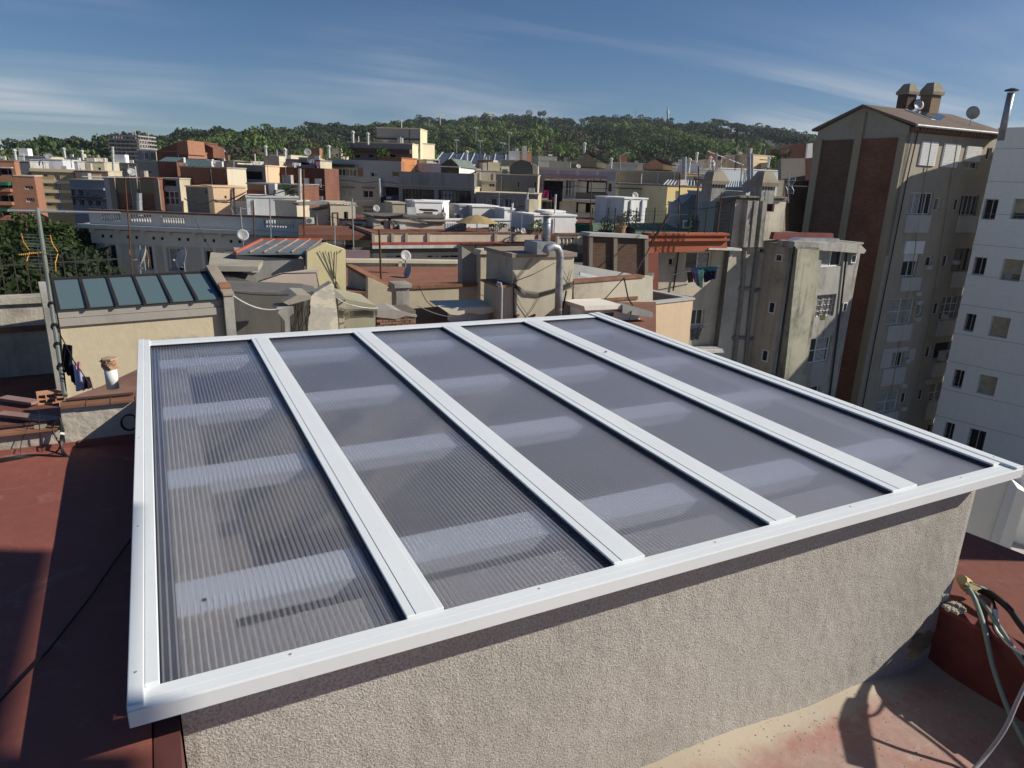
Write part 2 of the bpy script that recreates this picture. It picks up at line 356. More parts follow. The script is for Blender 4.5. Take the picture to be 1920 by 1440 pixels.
def stuccom():
    m, nt, ns, ls, b = newmat('rough_stucco')
    g = ns.new('ShaderNodeNewGeometry'); P = g.outputs['Position']
    v = ns.new('ShaderNodeTexVoronoi'); v.inputs['Scale'].default_value = 230; ls.new(P, v.inputs[0]); v.feature = 'SMOOTH_F1'
    n = noise(ns, ls, P, 150, 4, 0.65, dist=0.4); big = noise(ns, ls, P, 1.6, 6, 0.6); st = noise(ns, ls, P, 2.2, 5, 0.6, vec=(1, 1, 0.4))
    c = mixc(ns, ls, ramp(ns, ls, big, 0.4, 0.7), (0.52, 0.50, 0.455), (0.43, 0.415, 0.375))
    st2 = noise(ns, ls, P, 3.5, 6, 0.65, vec=(2.2, 1, 0.22)); c = mixc(ns, ls, ramp(ns, ls, st2, 0.55, 0.72, 0, 0.42), c, (0.30, 0.275, 0.225)); c = mixc(ns, ls, ramp(ns, ls, st, 0.55, 0.8, 0, 0.5), c, (0.30, 0.27, 0.22))
    c = mixc(ns, ls, ramp(ns, ls, n, 0.30, 0.58, 0.85, 0), c, (0.19, 0.175, 0.15))
    ls.new(c, b.inputs['Base Color']); b.inputs['Roughness'].default_value = 0.95; b.inputs['Specular IOR Level'].default_value = 0.15
    h = mixc(ns, ls, 0.65, v.outputs['Distance'], n)
    bump(ns, ls, b, h, 1.0, 0.0038)
    return m
STUCCO = stuccom()
def redfloor(name, c, c2, wear, wearcol, sc=1.2, mortar=False):
    m, nt, ns, ls, b = newmat(name)
    g = ns.new('ShaderNodeNewGeometry'); P = g.outputs['Position']
    a = noise(ns, ls, P, sc, 7, 0.62); f = noise(ns, ls, P, 26, 5, 0.65); w = noise(ns, ls, P, sc*3.5, 8, 0.75, dist=1.0); s = noise(ns, ls, P, 9, 6, 0.7, vec=(0.3, 2.2, 1))
    x = mixc(ns, ls, ramp(ns, ls, a, 0.35, 0.65), c, c2)
    x = mixc(ns, ls, ramp(ns, ls, w, 0.56, 0.68, 0, wear), x, wearcol)
    x = mixc(ns, ls, ramp(ns, ls, s, 0.64, 0.72, 0, wear*0.8), x, tuple(min(1, q*1.3) for q in wearcol))
    x = mixc(ns, ls, ramp(ns, ls, f, 0.3, 0.62, 0.35, 0), x, tuple(q*0.55 for q in c))
    if mortar:      # beige cement fillet along the foot of the wall and parapet, and old cement patches
        q = ns.new('ShaderNodeSeparateXYZ'); ls.new(P, q.inputs[0]); jn = noise(ns, ls, P, 6, 5, 0.7)
        def addn(a_, k): m_ = ns.new('ShaderNodeMath'); m_.operation = 'MULTIPLY_ADD'; ls.new(jn, m_.inputs[0]); m_.inputs[1].default_value = k; ls.new(a_, m_.inputs[2]); return m_.outputs[0]
        x = mixc(ns, ls, ramp(ns, ls, addn(q.outputs[1], 0.16), 1.30, 1.37, 0, 0.85), x, (0.42, 0.37, 0.28))
        x = mixc(ns, ls, ramp(ns, ls, addn(q.outputs[0], 0.30), 2.66, 2.78, 0, 0.7), x, (0.27, 0.25, 0.21))
        pn_ = noise(ns, ls, P, 1.7, 4, 0.6, dist=0.8); x = mixc(ns, ls, ramp(ns, ls, pn_, 0.56, 0.64, 0, 0.55), x, (0.39, 0.36, 0.30))
        sp_ = noise(ns, ls, P, 60, 3, 0.6); x = mixc(ns, ls, ramp(ns, ls, sp_, 0.64, 0.70, 0, 0.7), x, (0.13, 0.10, 0.09))
    ls.new(x, b.inputs['Base Color']); b.inputs['Roughness'].default_value = 0.72; b.inputs['Specular IOR Level'].default_value = 0.35
    bump(ns, ls, b, mixc(ns, ls, 0.4, a, f), 0.5, 0.006)
    return m
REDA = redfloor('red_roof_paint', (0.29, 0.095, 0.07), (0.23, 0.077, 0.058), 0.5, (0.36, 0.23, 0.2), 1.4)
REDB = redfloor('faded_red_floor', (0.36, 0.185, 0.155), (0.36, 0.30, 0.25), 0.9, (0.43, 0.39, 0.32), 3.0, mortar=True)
REDC = redfloor('deck_red_paint', (0.20, 0.07, 0.05), (0.17, 0.06, 0.045), 0.4, (0.3, 0.17, 0.13), 2.0)
GREYW = plaster((0.40, 0.37, 0.31), 1.0, (0.10, 0.10, 0.085), big=2.2, grain=1.6)
# --- skylight frame
sk = thing('skylight', 'big flat skylight with white aluminium frame and five ribbed clear panels', 'skylight')
ex = Vector((1, 0, -0.0062)).normalized(); ey = Vector((0, 1, 0.023)); ey = (ey-ex*ey.dot(ex)).normalized(); ez = ex.cross(ey)
sk.matrix_world = Matrix(((ex.x, ey.x, ez.x, -0.135), (ex.y, ey.y, ez.y, 1.235), (ex.z, ey.z, ez.z, -0.971), (0, 0, 0, 1)))
SW, SD, FH = 2.985, 2.885, 0.036
def bev(o, w=0.0022, seg=2):
    b = o.modifiers.new('bevel', 'BEVEL'); b.width = w; b.segments = seg; b.limit_method = 'ANGLE'; return o
def rail(name, x0, x1, y0, y1, z0, z1, mat=FRAME): mb = MB(); mb.box(x0, x1, y0, y1, z0, z1); return bev(mb.build(name, mat, sk))
mb = MB()   # front rail: fascia lip + top with two shallow grooves
mb.box(0, SW, 0, 0.004, -FH, 0.0); mb.box(0.0, SW, 0.0041, 0.030, -0.006, 0.0); mb.box(0.0, SW, 0.0305, 0.0600, -0.007, -0.0006); mb.box(0.0, SW, 0.008, 0.058, -FH, -0.009)
bev(mb.build('front_rail', FRAME, sk), 0.0012)
mb = MB(); mb.box(0.03, SW-0.03, 2.772, SD, -FH, 0.0); mb.box(0.03, SW-0.03, 2.80, 2.806, 0.0, 0.002); bev(mb.build('back_rail', FRAME, sk))
mb = MB(); mb.box(-0.001, 0.028, 0.004, SD+0.001, -FH, 0.0095); bev(mb.build('side_rail', FRAME, sk))
mb = MB(); mb.box(0.0285, 0.0545, 0.0605, SD-0.002, -FH, 0.007); bev(mb.build('side_cap', FRAME, sk))
mb = MB(); mb.box(2.892, 2.935, 0.0605, SD-0.002, -FH, 0.0075); bev(mb.build('side_cap', FRAME, sk))
mb = MB(); mb.box(2.940, SW+0.001, 0.004, SD+0.001, -FH, 0.0095); bev(mb.build('side_rail', FRAME, sk))
mb = MB(); mb.box(0.0548, 0.092, 0.062, SD-0.12, -FH+0.001, -0.0285); mb.build('side_shade_strip', flatm('dark_gap_shade', (0.05, 0.055, 0.08), 0.5), sk)  # added strip blocks sun leaks; its dark colour stands for the shaded gap
SEAL = flatm('dark_gasket_shadow', (0.012, 0.014, 0.025), 0.45)  # dark strips beside the bars double as their painted shadow line
opens = [(0.055, 0.560), (0.652, 1.137), (1.240, 1.710), (1.825, 2.295), (2.43, 2.892)]
for i in range(4):
    a, b = opens[i][1], opens[i+1][0]; w = b-a
    bar = MB(); bar.box(a, b, 0.0605, 2.7715, -0.010, 0.006)
    o = bev(bar.build('glazing_bar', FRAME, sk))
    c = MB(); c.box(a+w*0.25, a+w*0.84, 0.0606, 2.7705, 0.0062, 0.0074); bev(c.build('cap_strip', FRAME, o), 0.0016)
for a, b in opens:
    g = MB(); 
    g.box(b-0.006, b-0.0005, 0.061, 2.771, -0.028, 0.0); g.box(a+0.0005, a+0.003, 0.061, 2.771, -0.028, -0.004); g.box(a+0.003, b-0.006, 2.766, 2.771, -0.028, 0.0)
    g.build('gasket_shadow_line', SEAL, sk)
def polym(blur=0.0):
    m, nt, ns, ls, b = newmat('clear_polycarbonate')
    for n in list(ns):
        if n.type != 'OUTPUT_MATERIAL': ns.remove(n)
    out = [n for n in ns if n.type == 'OUTPUT_MATERIAL'][0]
    tr = ns.new('ShaderNodeBsdfTransparent'); tr.inputs[0].default_value = (0.985, 0.985, 0.99, 1)
    gl = ns.new('ShaderNodeBsdfGlossy'); gl.inputs['Roughness'].default_value = 0.16; gl.inputs[0].default_value = (0.85, 0.88, 0.95, 1)
    fr = ns.new('ShaderNodeFresnel'); bf = ns.new('ShaderNodeNewGeometry'); ls.new(ramp(ns, ls, bf.outputs['Backfacing'], 0, 1, 1.42, 1/1.42), fr.inputs[0])
    df = ns.new('ShaderNodeBsdfDiffuse'); df.inputs[0].default_value = (0.62, 0.62, 0.64, 1)
    g = ns.new('ShaderNodeNewGeometry'); n = noise(ns, ls, g.outputs['Position'], 3.0, 6, 0.7)
    m1 = ns.new('ShaderNodeMixShader'); tcx = ns.new('ShaderNodeTexCoord'); sx = ns.new('ShaderNodeSeparateXYZ'); ls.new(tcx.outputs['Object'], sx.inputs[0])
    def mt(op, a_, b_=None):
        q = ns.new('ShaderNodeMath'); q.operation = op
        for i_, v_ in enumerate((a_, b_)):
            if v_ is None: continue
            if isinstance(v_, (int, float)): q.inputs[i_].default_value = v_
            else: ls.new(v_, q.inputs[i_])
        return q.outputs[0]
    wv = mt('SINE', mt('MULTIPLY', sx.outputs[0], 2*math.pi/0.0142)); pk = ramp(ns, ls, wv, 0.45, 1.0, 0.0, 0.20)
    bp = ns.new('ShaderNodeBump'); bp.inputs['Strength'].default_value = 0.9; bp.inputs['Distance'].default_value = 0.00045; ls.new(wv, bp.inputs['Height']); ls.new(bp.outputs[0], gl.inputs['Normal'])
    dust = noise(ns, ls, g.outputs['Position'], 11, 6, 0.75, dist=0.6)
    ls.new(mt('ADD', mt('ADD', ramp(ns, ls, n, 0.3, 0.8, 0.045, 0.10), pk), ramp(ns, ls, dust, 0.58, 0.74, 0, 0.07)), m1.inputs[0]); ls.new(tr.outputs[0], m1.inputs[1]); ls.new(df.outputs[0], m1.inputs[2])
    if blur > 0:
        rf = ns.new('ShaderNodeBsdfRefraction'); rf.inputs['Roughness'].default_value = 0.34; rf.inputs['IOR'].default_value = 1.03; rf.inputs[0].default_value = (0.97, 0.97, 0.99, 1)
        mb_ = ns.new('ShaderNodeMixShader'); mb_.inputs[0].default_value = blur; ls.new(m1.outputs[0], mb_.inputs[1]); ls.new(rf.outputs[0], mb_.inputs[2]); m1 = mb_
    m2 = ns.new('ShaderNodeMixShader'); ls.new(fr.outputs[0], m2.inputs[0]); ls.new(m1.outputs[0], m2.inputs[1]); ls.new(gl.outputs[0], m2.inputs[2])
    ls.new(m2.outputs[0], out.inputs[0]); return m
def webm():
    m, nt, ns, ls, b = newmat('polycarbonate_web')
    for n in list(ns):
        if n.type != 'OUTPUT_MATERIAL': ns.remove(n)
    out = [n for n in ns if n.type == 'OUTPUT_MATERIAL'][0]
    tr = ns.new('ShaderNodeBsdfTransparent'); tr.inputs[0].default_value = (0.885, 0.885, 0.915, 1)
    df = ns.new('ShaderNodeBsdfDiffuse'); df.inputs[0].default_value = (0.58, 0.585, 0.63, 1)
    tl = ns.new('ShaderNodeBsdfTranslucent'); tl.inputs[0].default_value = (0.55, 0.56, 0.62, 1)
    gl = ns.new('ShaderNodeBsdfGlossy'); gl.inputs['Roughness'].default_value = 0.22; gl.inputs[0].default_value = (0.8, 0.85, 0.95, 1)
    a = ns.new('ShaderNodeMixShader'); a.inputs[0].default_value = 0.4; ls.new(df.outputs[0], a.inputs[1]); ls.new(tl.outputs[0], a.inputs[2])
    c = ns.new('ShaderNodeMixShader'); c.inputs[0].default_value = 0.2; ls.new(a.outputs[0], c.inputs[1]); ls.new(gl.outputs[0], c.inputs[2])
    d = ns.new('ShaderNodeMixShader'); d.inputs[0].default_value = 0.27; ls.new(tr.outputs[0], d.inputs[1]); ls.new(c.outputs[0], d.inputs[2])
    ls.new(d.outputs[0], out.inputs[0]); return m
POLY = polym(); POLYB = polym(0.30); WEB = webm()
PT, PB = -0.010, -0.024
for a, b in opens:
    p = MB(); x0, x1, y0, y1 = a+0.003, b-0.006, 0.062, 2.766
    p.add([(x0, y0, PT), (x1, y0, PT), (x1, y1, PT), (x0, y1, PT)], [(0, 1, 2, 3)])
    p.add([(x0, y0, PB), (x1, y0, PB), (x1, y1, PB), (x0, y1, PB)], [(0, 1, 2, 3)], 1)
    pn = p.build('clear_panel', [POLY, POLYB], sk)
    q = MB(); n = int(round((x1-x0)/0.0142)); nd = 24
    for i in range(n+1):
        x = x0+(x1-x0)*i/n
        q.add([(x, y0+0.004, PB+0.0003), (x, y1, PB+0.0003), (x, y1, PT-0.0003), (x, y0+0.004, PT-0.0003)], [(0, 1, 2, 3)])
    q.build('panel_ribs', WEB, pn, kind='stuff')
    e = MB(); e.box(x0, x1, y0-0.001, y0+0.0035, PB-0.001, PT+0.001); e.build('edge_tape', flatm('clear_edge_tape', (0.42, 0.43, 0.45), 0.3), pn)
for v0, v1 in ((0.315, 0.46), (1.02, 1.165), (1.68, 1.83), (2.43, 2.575)):
    mb = MB(); mb.box(0.03, SW-0.03, v0, v1, -0.075, -0.032); mb.box(0.03, SW-0.03, v0+0.05, v1-0.012, -0.0318, -0.030)
    o = mb.build('cross_beam', FRAME, sk)
    for u in ((0.152,) if v0 < 1 else ()):
        h = MB(); h.lathe([(0.006, 0.0), (0.006, 0.0015)], 10, (u, v0+0.045, -0.0315)); h.build('bolt_hole', DARKO, o)
sm_ = MB(); sm_.lathe([(0.0032, 0.0), (0.0032, 0.0009), (0.0016, 0.0013)], 8); SCR = sm_.mesh('screw', flatm('screw_steel', (0.52, 0.53, 0.54), 0.4, 0.4))
for u in (0.014, 2.965):
    for v in (0.10, 0.72, 1.40, 2.08, 2.74): inst('screw', SCR, sk, (u, v, 0.0096))
for u in (0.30, 0.90, 1.48, 2.06, 2.66): inst('screw', SCR, sk, (u, 2.83, 0.0001)); inst('screw', SCR, sk, (u, 0.045, -0.0005))
h = MB(); h.lathe([(0.006, 0.0), (0.0065, 0.004), (0.003, 0.006)], 10, (2.372, 1.90, 0.0106)); h.build('screw', IRON, sk)
# --- the stuccoed light-well under it
wl_ = thing('light_well_wall', 'rough beige stuccoed curb wall carrying the white skylight', 'wall', (1.36, 1.335, -1.9))
def wpt(x, y, z): return (x-1.36, y-1.335, z+1.9)
X0, X1, Y0, Y1, T = -0.053, 2.765, 1.335, 4.03, 0.13
def zt(x, y): return -0.971-0.0062*(x+0.135)+0.023*(y-1.235)-FH-0.0015
def wseg(name, xa, xb, ya, yb, zb=-3.6, nx=1, nz=1, mat=STUCCO, jitter=0):
    mb = MB(); b = [wpt(xa, ya, zb), wpt(xb, ya, zb), wpt(xb, yb, zb), wpt(xa, yb, zb)]
    t = [wpt(xa, ya, zt(xa, ya)), wpt(xb, ya, zt(xb, ya)), wpt(xb, yb, zt(xb, yb)), wpt(xa, yb, zt(xa, yb))]
    mb.hexa(b, t); return mb.build(name, mat, wl_)
# front wall as a finely divided, gently uneven sheet with real trowel relief
def fine_wall():
    nx, nz = 420, 120; mb = MB(); zb = -1.96
    xs = np.linspace(X0, X1, nx); vs = []
    r = rng.normal(size=(nz, nx)); 
    def sm(a, k):
        for _ in range(k): a = (a+np.roll(a, 1, 0)+np.roll(a, -1, 0)+np.roll(a, 1, 1)+np.roll(a, -1, 1))/5
        return a/ a.std()
    rel = sm(r.copy(), 1)*0.0003 + sm(rng.normal(size=(nz, nx)), 14)*0.0005
    for j in range(nz):
        for i in range(nx):
            f = j/(nz-1); z = zb+(zt(xs[i], Y0)-zb)*f
            edge = min(i, nx-1-i, 4)/4.0
            vs.append(wpt(xs[i], Y0-0.002+rel[j, i]*edge+(0.004*(1-edge)), z))
    hx, hz = 2.625, -1.775
    def inhole(i, j):
        dx = (xs[i]-hx)/0.092; zz = zb+(zt(xs[i], Y0)-zb)*j/(nz-1); dz = (zz-hz)/0.062; a = math.atan2(dz, dx)
        return dx*dx+dz*dz < (1+0.16*math.sin(3*a+1)+0.1*math.sin(7*a))**2
    fs = [(j*nx+i, j*nx+i+1, (j+1)*nx+i+1, (j+1)*nx+i) for j in range(nz-1) for i in range(nx-1) if not inhole(i, j)]
    mb.add(vs, fs); return mb.build('stucco_face', STUCCO, wl_, smooth=True)
fine_wall()
INW = plaster((0.66, 0.62, 0.52), 0.5, grain=0.4)
wseg('front_wall', X0+0.002, 2.50, Y0+0.006, Y0+T); wseg('front_wall', 2.501, X1-0.021, Y0+0.11, Y0+T+0.04); wseg('wall_end', X1-0.02, X1-0.002, Y0+0.006, Y0+T+0.04)
wseg('side_wall', X0, X0+T, Y0+T+0.001, Y1-T-0.001, mat=GREYW)
wseg('side_wall', X1-T, X1, Y0+T+0.001, Y1-T-0.001, mat=STUCCO)
wseg('back_wall', X0, X1, Y1-T, Y1, mat=GREYW)
# inside of the shaft: floor, ledges, a pipe
def wbox(name, xa, xb, ya, yb, za, zb, mat):
    mb = MB(); a = wpt(xa, ya, za); b = wpt(xb, yb, zb); mb.box(a[0], b[0], a[1], b[1], a[2], b[2]); return mb.build(name, mat, wl_)
wbox('shaft_floor', X0+T, X1-T, Y0+T, Y1-T, -3.6, -2.6, flatm('dark_shaft_floor', (0.42, 0.33, 0.32), 0.8))
wbox('inner_ledge', X0+T+0.001, 0.42, Y0+T+0.001, 2.15, -2.599, -1.75, INW)
wbox('inner_panel', X0+T+0.001, 0.30, 3.1, Y1-T-0.002, -2.599, -1.85, plaster((0.36, 0.34, 0.33), 0.4))
for x, y in ():
    mb = MB(); p = wpt(x, y, -3.5); mb.tube([p, (p[0], p[1], p[2]+2.0)], 0.028, 10); mb.build('downpipe', WHITE, wl_)
# --- left red terrace
REDZ = -1.10
def quadst(name, pts, mat, kind='structure'):
    mb = MB(); mb.add(pts, [tuple(range(len(pts)))]); o = mb.build(name, mat); o['kind'] = kind; return o
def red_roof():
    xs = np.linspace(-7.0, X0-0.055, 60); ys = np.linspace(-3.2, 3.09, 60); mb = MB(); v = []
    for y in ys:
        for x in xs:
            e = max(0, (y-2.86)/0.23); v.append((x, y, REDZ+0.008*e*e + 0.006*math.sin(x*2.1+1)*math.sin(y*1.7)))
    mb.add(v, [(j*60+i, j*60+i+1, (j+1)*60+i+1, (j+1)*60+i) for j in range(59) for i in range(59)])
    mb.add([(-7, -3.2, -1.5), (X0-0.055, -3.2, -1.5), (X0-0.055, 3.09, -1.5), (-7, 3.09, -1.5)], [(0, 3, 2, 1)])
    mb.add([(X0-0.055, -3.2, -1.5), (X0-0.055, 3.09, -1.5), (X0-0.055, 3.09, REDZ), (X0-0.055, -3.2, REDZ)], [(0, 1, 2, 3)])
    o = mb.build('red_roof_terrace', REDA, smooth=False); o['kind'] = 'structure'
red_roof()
mb = MB(); mb.box(X0-0.052, X0-0.004, -3.2, 3.08, -1.9, REDZ-0.002); tag(mb.build('roof_edge_strip', flatm('dark_red_paint', (0.10, 0.035, 0.032), 0.7)), kind='structure')
# grey party wall behind the red terrace: low part and high part, red base band, brick coping
gw = thing('party_wall', 'stained grey rendered wall with terracotta coping behind the red terrace', 'wall', (-0.6, 3.09, REDZ))
def gb(name, xa, xb, ya, yb, za, zb, mat): mb = MB(); mb.box(xa+0.6, xb+0.6, ya-3.09, yb-3.09, za-REDZ, zb-REDZ); return mb.build(name, mat, gw)
xs_ = Py(118, 800, 3.09).x
zlow = Py(60, 803, 3.09).z-0.014; zhi = Py(180, 752, 3.09).z-0.014
print('party wall', xs_, zlow, zhi)
gb('wall_face', -7.0, xs_, 3.09, 3.15, -1.6, zlow, GREYW); gb('wall_face', xs_+0.001, -0.142, 3.085, 3.15, -1.6, zhi, GREYW)
gb('base_band', -7.0, xs_+0.04, 3.078, 3.0895, REDZ-0.02, REDZ+0.028, REDA); gb('base_band', xs_+0.045, -0.142, 3.072, 3.0845, REDZ-0.02, REDZ+0.032, REDA)
COP = flatm('terracotta', (0.24, 0.115, 0.065), 0.8, var=0.35, scale=5)
def coping_row(xa, xb, z, tilt, n):
    for i in range(n):
        a = xa+(xb-xa)*i/n; b = xa+(xb-xa)*(i+1)/n-0.004
        mb = MB(); j = random.uniform(-0.003, 0.003); mb.box(a+0.6, b+0.6, -0.022+j, 0.065+j, z+0.002-REDZ, z+0.014-REDZ+j); mb.build('coping_tile', COP, gw)
coping_row(-2.4, xs_, zlow, 0, 9); coping_row(xs_+0.005, -0.142, zhi, 0, 3)
mb = MB(); mb.tube([(-6.4, 0.03, zlow+0.022-REDZ), (xs_+0.58, 0.03, zlow+0.022-REDZ)], 0.007, 8); mb.tube([(xs_+0.62, 0.03, zhi+0.022-REDZ), (0.455, 0.03, zhi+0.022-REDZ)], 0.006, 8); mb.build('pipe', flatm('brown_pipe', (0.07, 0.04, 0.035), 0.6), gw)
# brick-sized patch marks
for px, py in ((77, 804), (85, 846)):
    c = Py(px, py, 3.088); mb = MB(); mb.box(c.x+0.6-0.021, c.x+0.6+0.021, -0.004, 0.0, c.z-REDZ-0.017, c.z-REDZ+0.017); mb.build('patch', plaster((0.30, 0.28, 0.22), 0.5), gw)
# --- front terrace, parapet and deck on the right
TZ = -1.848
def front_floor():
    xs = np.linspace(X0-0.05, 2.712, 90); ys = np.linspace(-3.0, 1.34, 90); mb = MB(); v = []
    for y in ys:
        for x in xs:
            e = max(0, (y-1.20)/0.14); f = max(0, (x-2.58)/0.13)
            v.append((x, y, -1.705-0.074*x+0.035*e*e*(0.7+0.3*math.sin(x*9)) + 0.02*f*f + 0.003*math.sin(x*13+y*7)*math.sin(y*11)))
    mb.add(v, [(j*90+i, j*90+i+1, (j+1)*90+i+1, (j+1)*90+i) for j in range(89) for i in range(89)])
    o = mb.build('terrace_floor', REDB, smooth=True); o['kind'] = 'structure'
front_floor()
PX = 2.71; PZ = -1.633
pw = thing('parapet', 'low dark red painted parapet with broken hole beside the stuccoed wall', 'parapet', (PX, 1.3, TZ))
RPAR = flatm('dark_red_wall_paint', (0.17, 0.045, 0.038), 0.75, var=0.3, scale=9)
mb = MB()
# face with an irregular hole near its far end (y 1.16..1.30)
hc = (1.255, -0.105)   # y, z-TZ... centre of hole
hole = []
for k in range(14):
    an = 2*math.pi*k/14; hole.append((1.235+0.062*math.cos(an), 0.075+0.060*math.sin(an)))
y_a, y_b, z_a, z_b = 1.10, 1.335, -0.12, PZ-TZ
# ring between rectangle and hole
rect = []
for k in range(14):
    an = 2*math.pi*k/14; dx, dz = math.cos(an), math.sin(an); cy0, cz0 = 1.235, 0.075
    ty = ((y_b if dx > 0 else y_a)-cy0)/dx if abs(dx) > 1e-6 else 1e9; tz = ((z_b if dz > 0 else z_a)-cz0)/dz if abs(dz) > 1e-6 else 1e9
    t = min(ty, tz); rect.append((cy0+dx*t, cz0+dz*t))
vs = [(0, p[0]-1.3, p[1]) for p in rect]+[(0.0, p[0]-1.3, p[1]) for p in hole]+[(0.075, p[0]-1.3, p[1]) for p in hole]
fs = [(k, (k+1) % 14, 14+(k+1) % 14, 14+k) for k in range(14)]+[(14+k, 14+(k+1) % 14, 28+(k+1) % 14, 28+k) for k in range(14)]+[tuple(range(28, 42))]
mb.add([(0, y_a-1.3, -0.12), (0, y_b-1.3, -0.12), (0, y_b-1.3, z_b), (0, y_a-1.3, z_b)], [(0, 3, 2, 1)])
for (yy, zz) in ((y_b, z_b), (y_a, z_b), (y_a, z_a), (y_b, z_a)): pass
mb.add([(0, -4.3, -0.12), (0, y_a-1.3, -0.12), (0, y_a-1.3, z_b), (0, -4.3, z_b)], [(0, 3, 2, 1)])
mb.build('parapet_face', RPAR, pw)
mb = MB(); mb.box(-0.012, 0.05, -4.3, 0.033, z_b+0.001, z_b+0.022); bev(mb.build('parapet_edge', RPAR, pw), 0.006, 3)
mb = MB()
for i in range(60):    # crumbly mortar heap at the corner
    a = random.uniform(0, 1); x = random.uniform(-0.01, 0.075); y = random.uniform(-0.035, 0.03); r = random.uniform(0.004, 0.014)
    mb.lathe([(r*0.5, -r*0.6), (r, 0), (r*0.5, r*0.7)], 5, (x, y, z_b+0.024))
mb.build('mortar_crumbs', plaster((0.36, 0.33, 0.27), 0.3), pw, kind='stuff')
gm_ = MB(); gr_ = random.Random(3)
for i in range(420):
    x = gr_.uniform(0.6, 2.68); y = gr_.uniform(0.75, 1.31) if gr_.random() < 0.8 else gr_.uniform(1.24, 1.32); r = gr_.uniform(0.0012, 0.0042)*(1.6 if gr_.random() < 0.06 else 1); e = max(0, (y-1.20)/0.14); f = max(0, (x-2.58)/0.13)
    z = -1.705-0.074*x+0.035*e*e*(0.7+0.3*math.sin(x*9))+0.02*f*f+0.003*math.sin(x*13+y*7)*math.sin(y*11); a = gr_.uniform(0, 6)
    gm_.lathe([(r*0.6, -r*0.4), (r, r*0.1), (r*0.4, r*0.7)], 5, (x, y, z))
tag(gm_.build('grit', plaster((0.34, 0.30, 0.24), 0.5)), 'loose mortar grit scattered on the faded red terrace floor', 'grit', kind='stuff')
def deck():
    e1 = Pz(1822, 1002, -1.63); e2 = Pz(1920, 1040, -1.63); dd = (e2-e1); e0 = e1-dd*3.0; e3 = e2+dd*9
    mb = MB(); z = -1.628; P = [(PX+0.045, -3.0), (9.5, -3.0), (e3.x+3, e3.y), (e3.x, e3.y), (e2.x, e2.y), (e1.x, e1.y), (e0.x, e0.y), (PX+0.045, e0.y+0.6)]
    P = [(PX+0.045, -3.0), (7.5, -3.0), (7.5, e1.y+(7.5-e1.x)*dd.y/dd.x), (e1.x, e1.y), (PX+0.045, e1.y-(e1.x-PX-0.045)*dd.y/dd.x)]
    mb.prismz(P, z-0.3, z); o = mb.build('red_roof_deck', REDC); o['kind'] = 'structure'
deck()
# cables with yellow tape at the corner
cab = thing('cable_bundle', 'grey-green and black cables tied with yellow tape at the stucco corner', 'cables', (2.80, 1.30, -1.60))
CO = Vector((2.80, 1.30, -1.60))
def cpt(px, py, y): return Py(px, py, y)-CO
def ctube(name, pts, r, mat):
    P = [Vector(p) for p in pts]; out = []
    for i in range(len(P)-1):
        p0, p1, p2, p3 = P[max(i-1, 0)], P[i], P[i+1], P[min(i+2, len(P)-1)]
        for k in range(6):
            t = k/6; out.append(0.5*((2*p1)+(p2-p0)*t+(2*p0-5*p1+4*p2-p3)*t*t+(3*p1-p0-3*p2+p3)*t**3))
    out.append(P[-1]); mb = MB(); mb.tube(out, r, 8); return mb.build(name, mat, cab, smooth=True)
GREEN = flatm('grey_green_cable_sheath', (0.22, 0.29, 0.25), 0.5, var=0.1); GREYC = flatm('grey_cable_sheath', (0.36, 0.36, 0.36), 0.5, var=0.1)
ctube('cable', [cpt(1812, 1098, 1.30), cpt(1828, 1125, 1.26), Pz(1845, 1175, -1.595)-CO, Px(1862, 1250, 2.655)-CO, Px(1890, 1330, 2.60)-CO, Px(1925, 1400, 2.52)-CO, Px(1980, 1500, 2.42)-CO], 0.0095, GREEN)
ctube('cable', [cpt(1816, 1100, 1.30), Pz(1840, 1125, -1.59)-CO, Pz(1880, 1185, -1.59)-CO, Px(1925, 1250, 2.67)-CO, Px(1990, 1330, 2.6)-CO], 0.008, GREEN)
ctube('cable', [cpt(1815, 1095, 1.31), Pz(1850, 1108, -1.56)-CO, Pz(1890, 1140, -1.57)-CO, Pz(1920, 1180, -1.59)-CO, Pz(1970, 1240, -1.6)-CO], 0.0135, BLACKC)
ctube('cable', [Pz(1828, 1105, -1.58)-CO, Pz(1858, 1122, -1.58)-CO, Pz(1866, 1142, -1.59)-CO], 0.006, BLACKC)
ctube('cable', [Pz(1866, 1165, -1.61)-CO, Pz(1870, 1185, -1.61)-CO, Pz(1900, 1215, -1.61)-CO, Pz(1935, 1232, -1.61)-CO], 0.006, WHITE)
mb = MB(); mb.tube([Pz(1866, 1142, -1.60)-CO, Pz(1866, 1166, -1.60)-CO], [0.011, 0.012], 10); mb.build('connector', WHITE, cab)
ctube('cable', [Pz(1815, 1455, -1.865)-CO, Px(1850, 1415, 2.33)-CO, Px(1885, 1365, 2.40)-CO, Px(1910, 1310, 2.46)-CO, Px(1940, 1250, 2.54)-CO], 0.0075, GREYC)
YT = flatm('yellow_masking_tape', (0.50, 0.42, 0.20), 0.7, var=0.15, scale=30)
mb = MB(); mb.tube([cpt(1803, 1086, 1.315), Pz(1812, 1096, -1.575)-CO, Pz(1822, 1106, -1.585)-CO, Pz(1830, 1112, -1.59)-CO], [0.020, 0.028, 0.030, 0.022], 9)
mb.add([cpt(1815, 1092, 1.29), cpt(1838, 1098, 1.28), cpt(1843, 1104, 1.28), cpt(1824, 1108, 1.285)], [(0, 1, 2, 3)]); mb.build('tape', YT, cab)
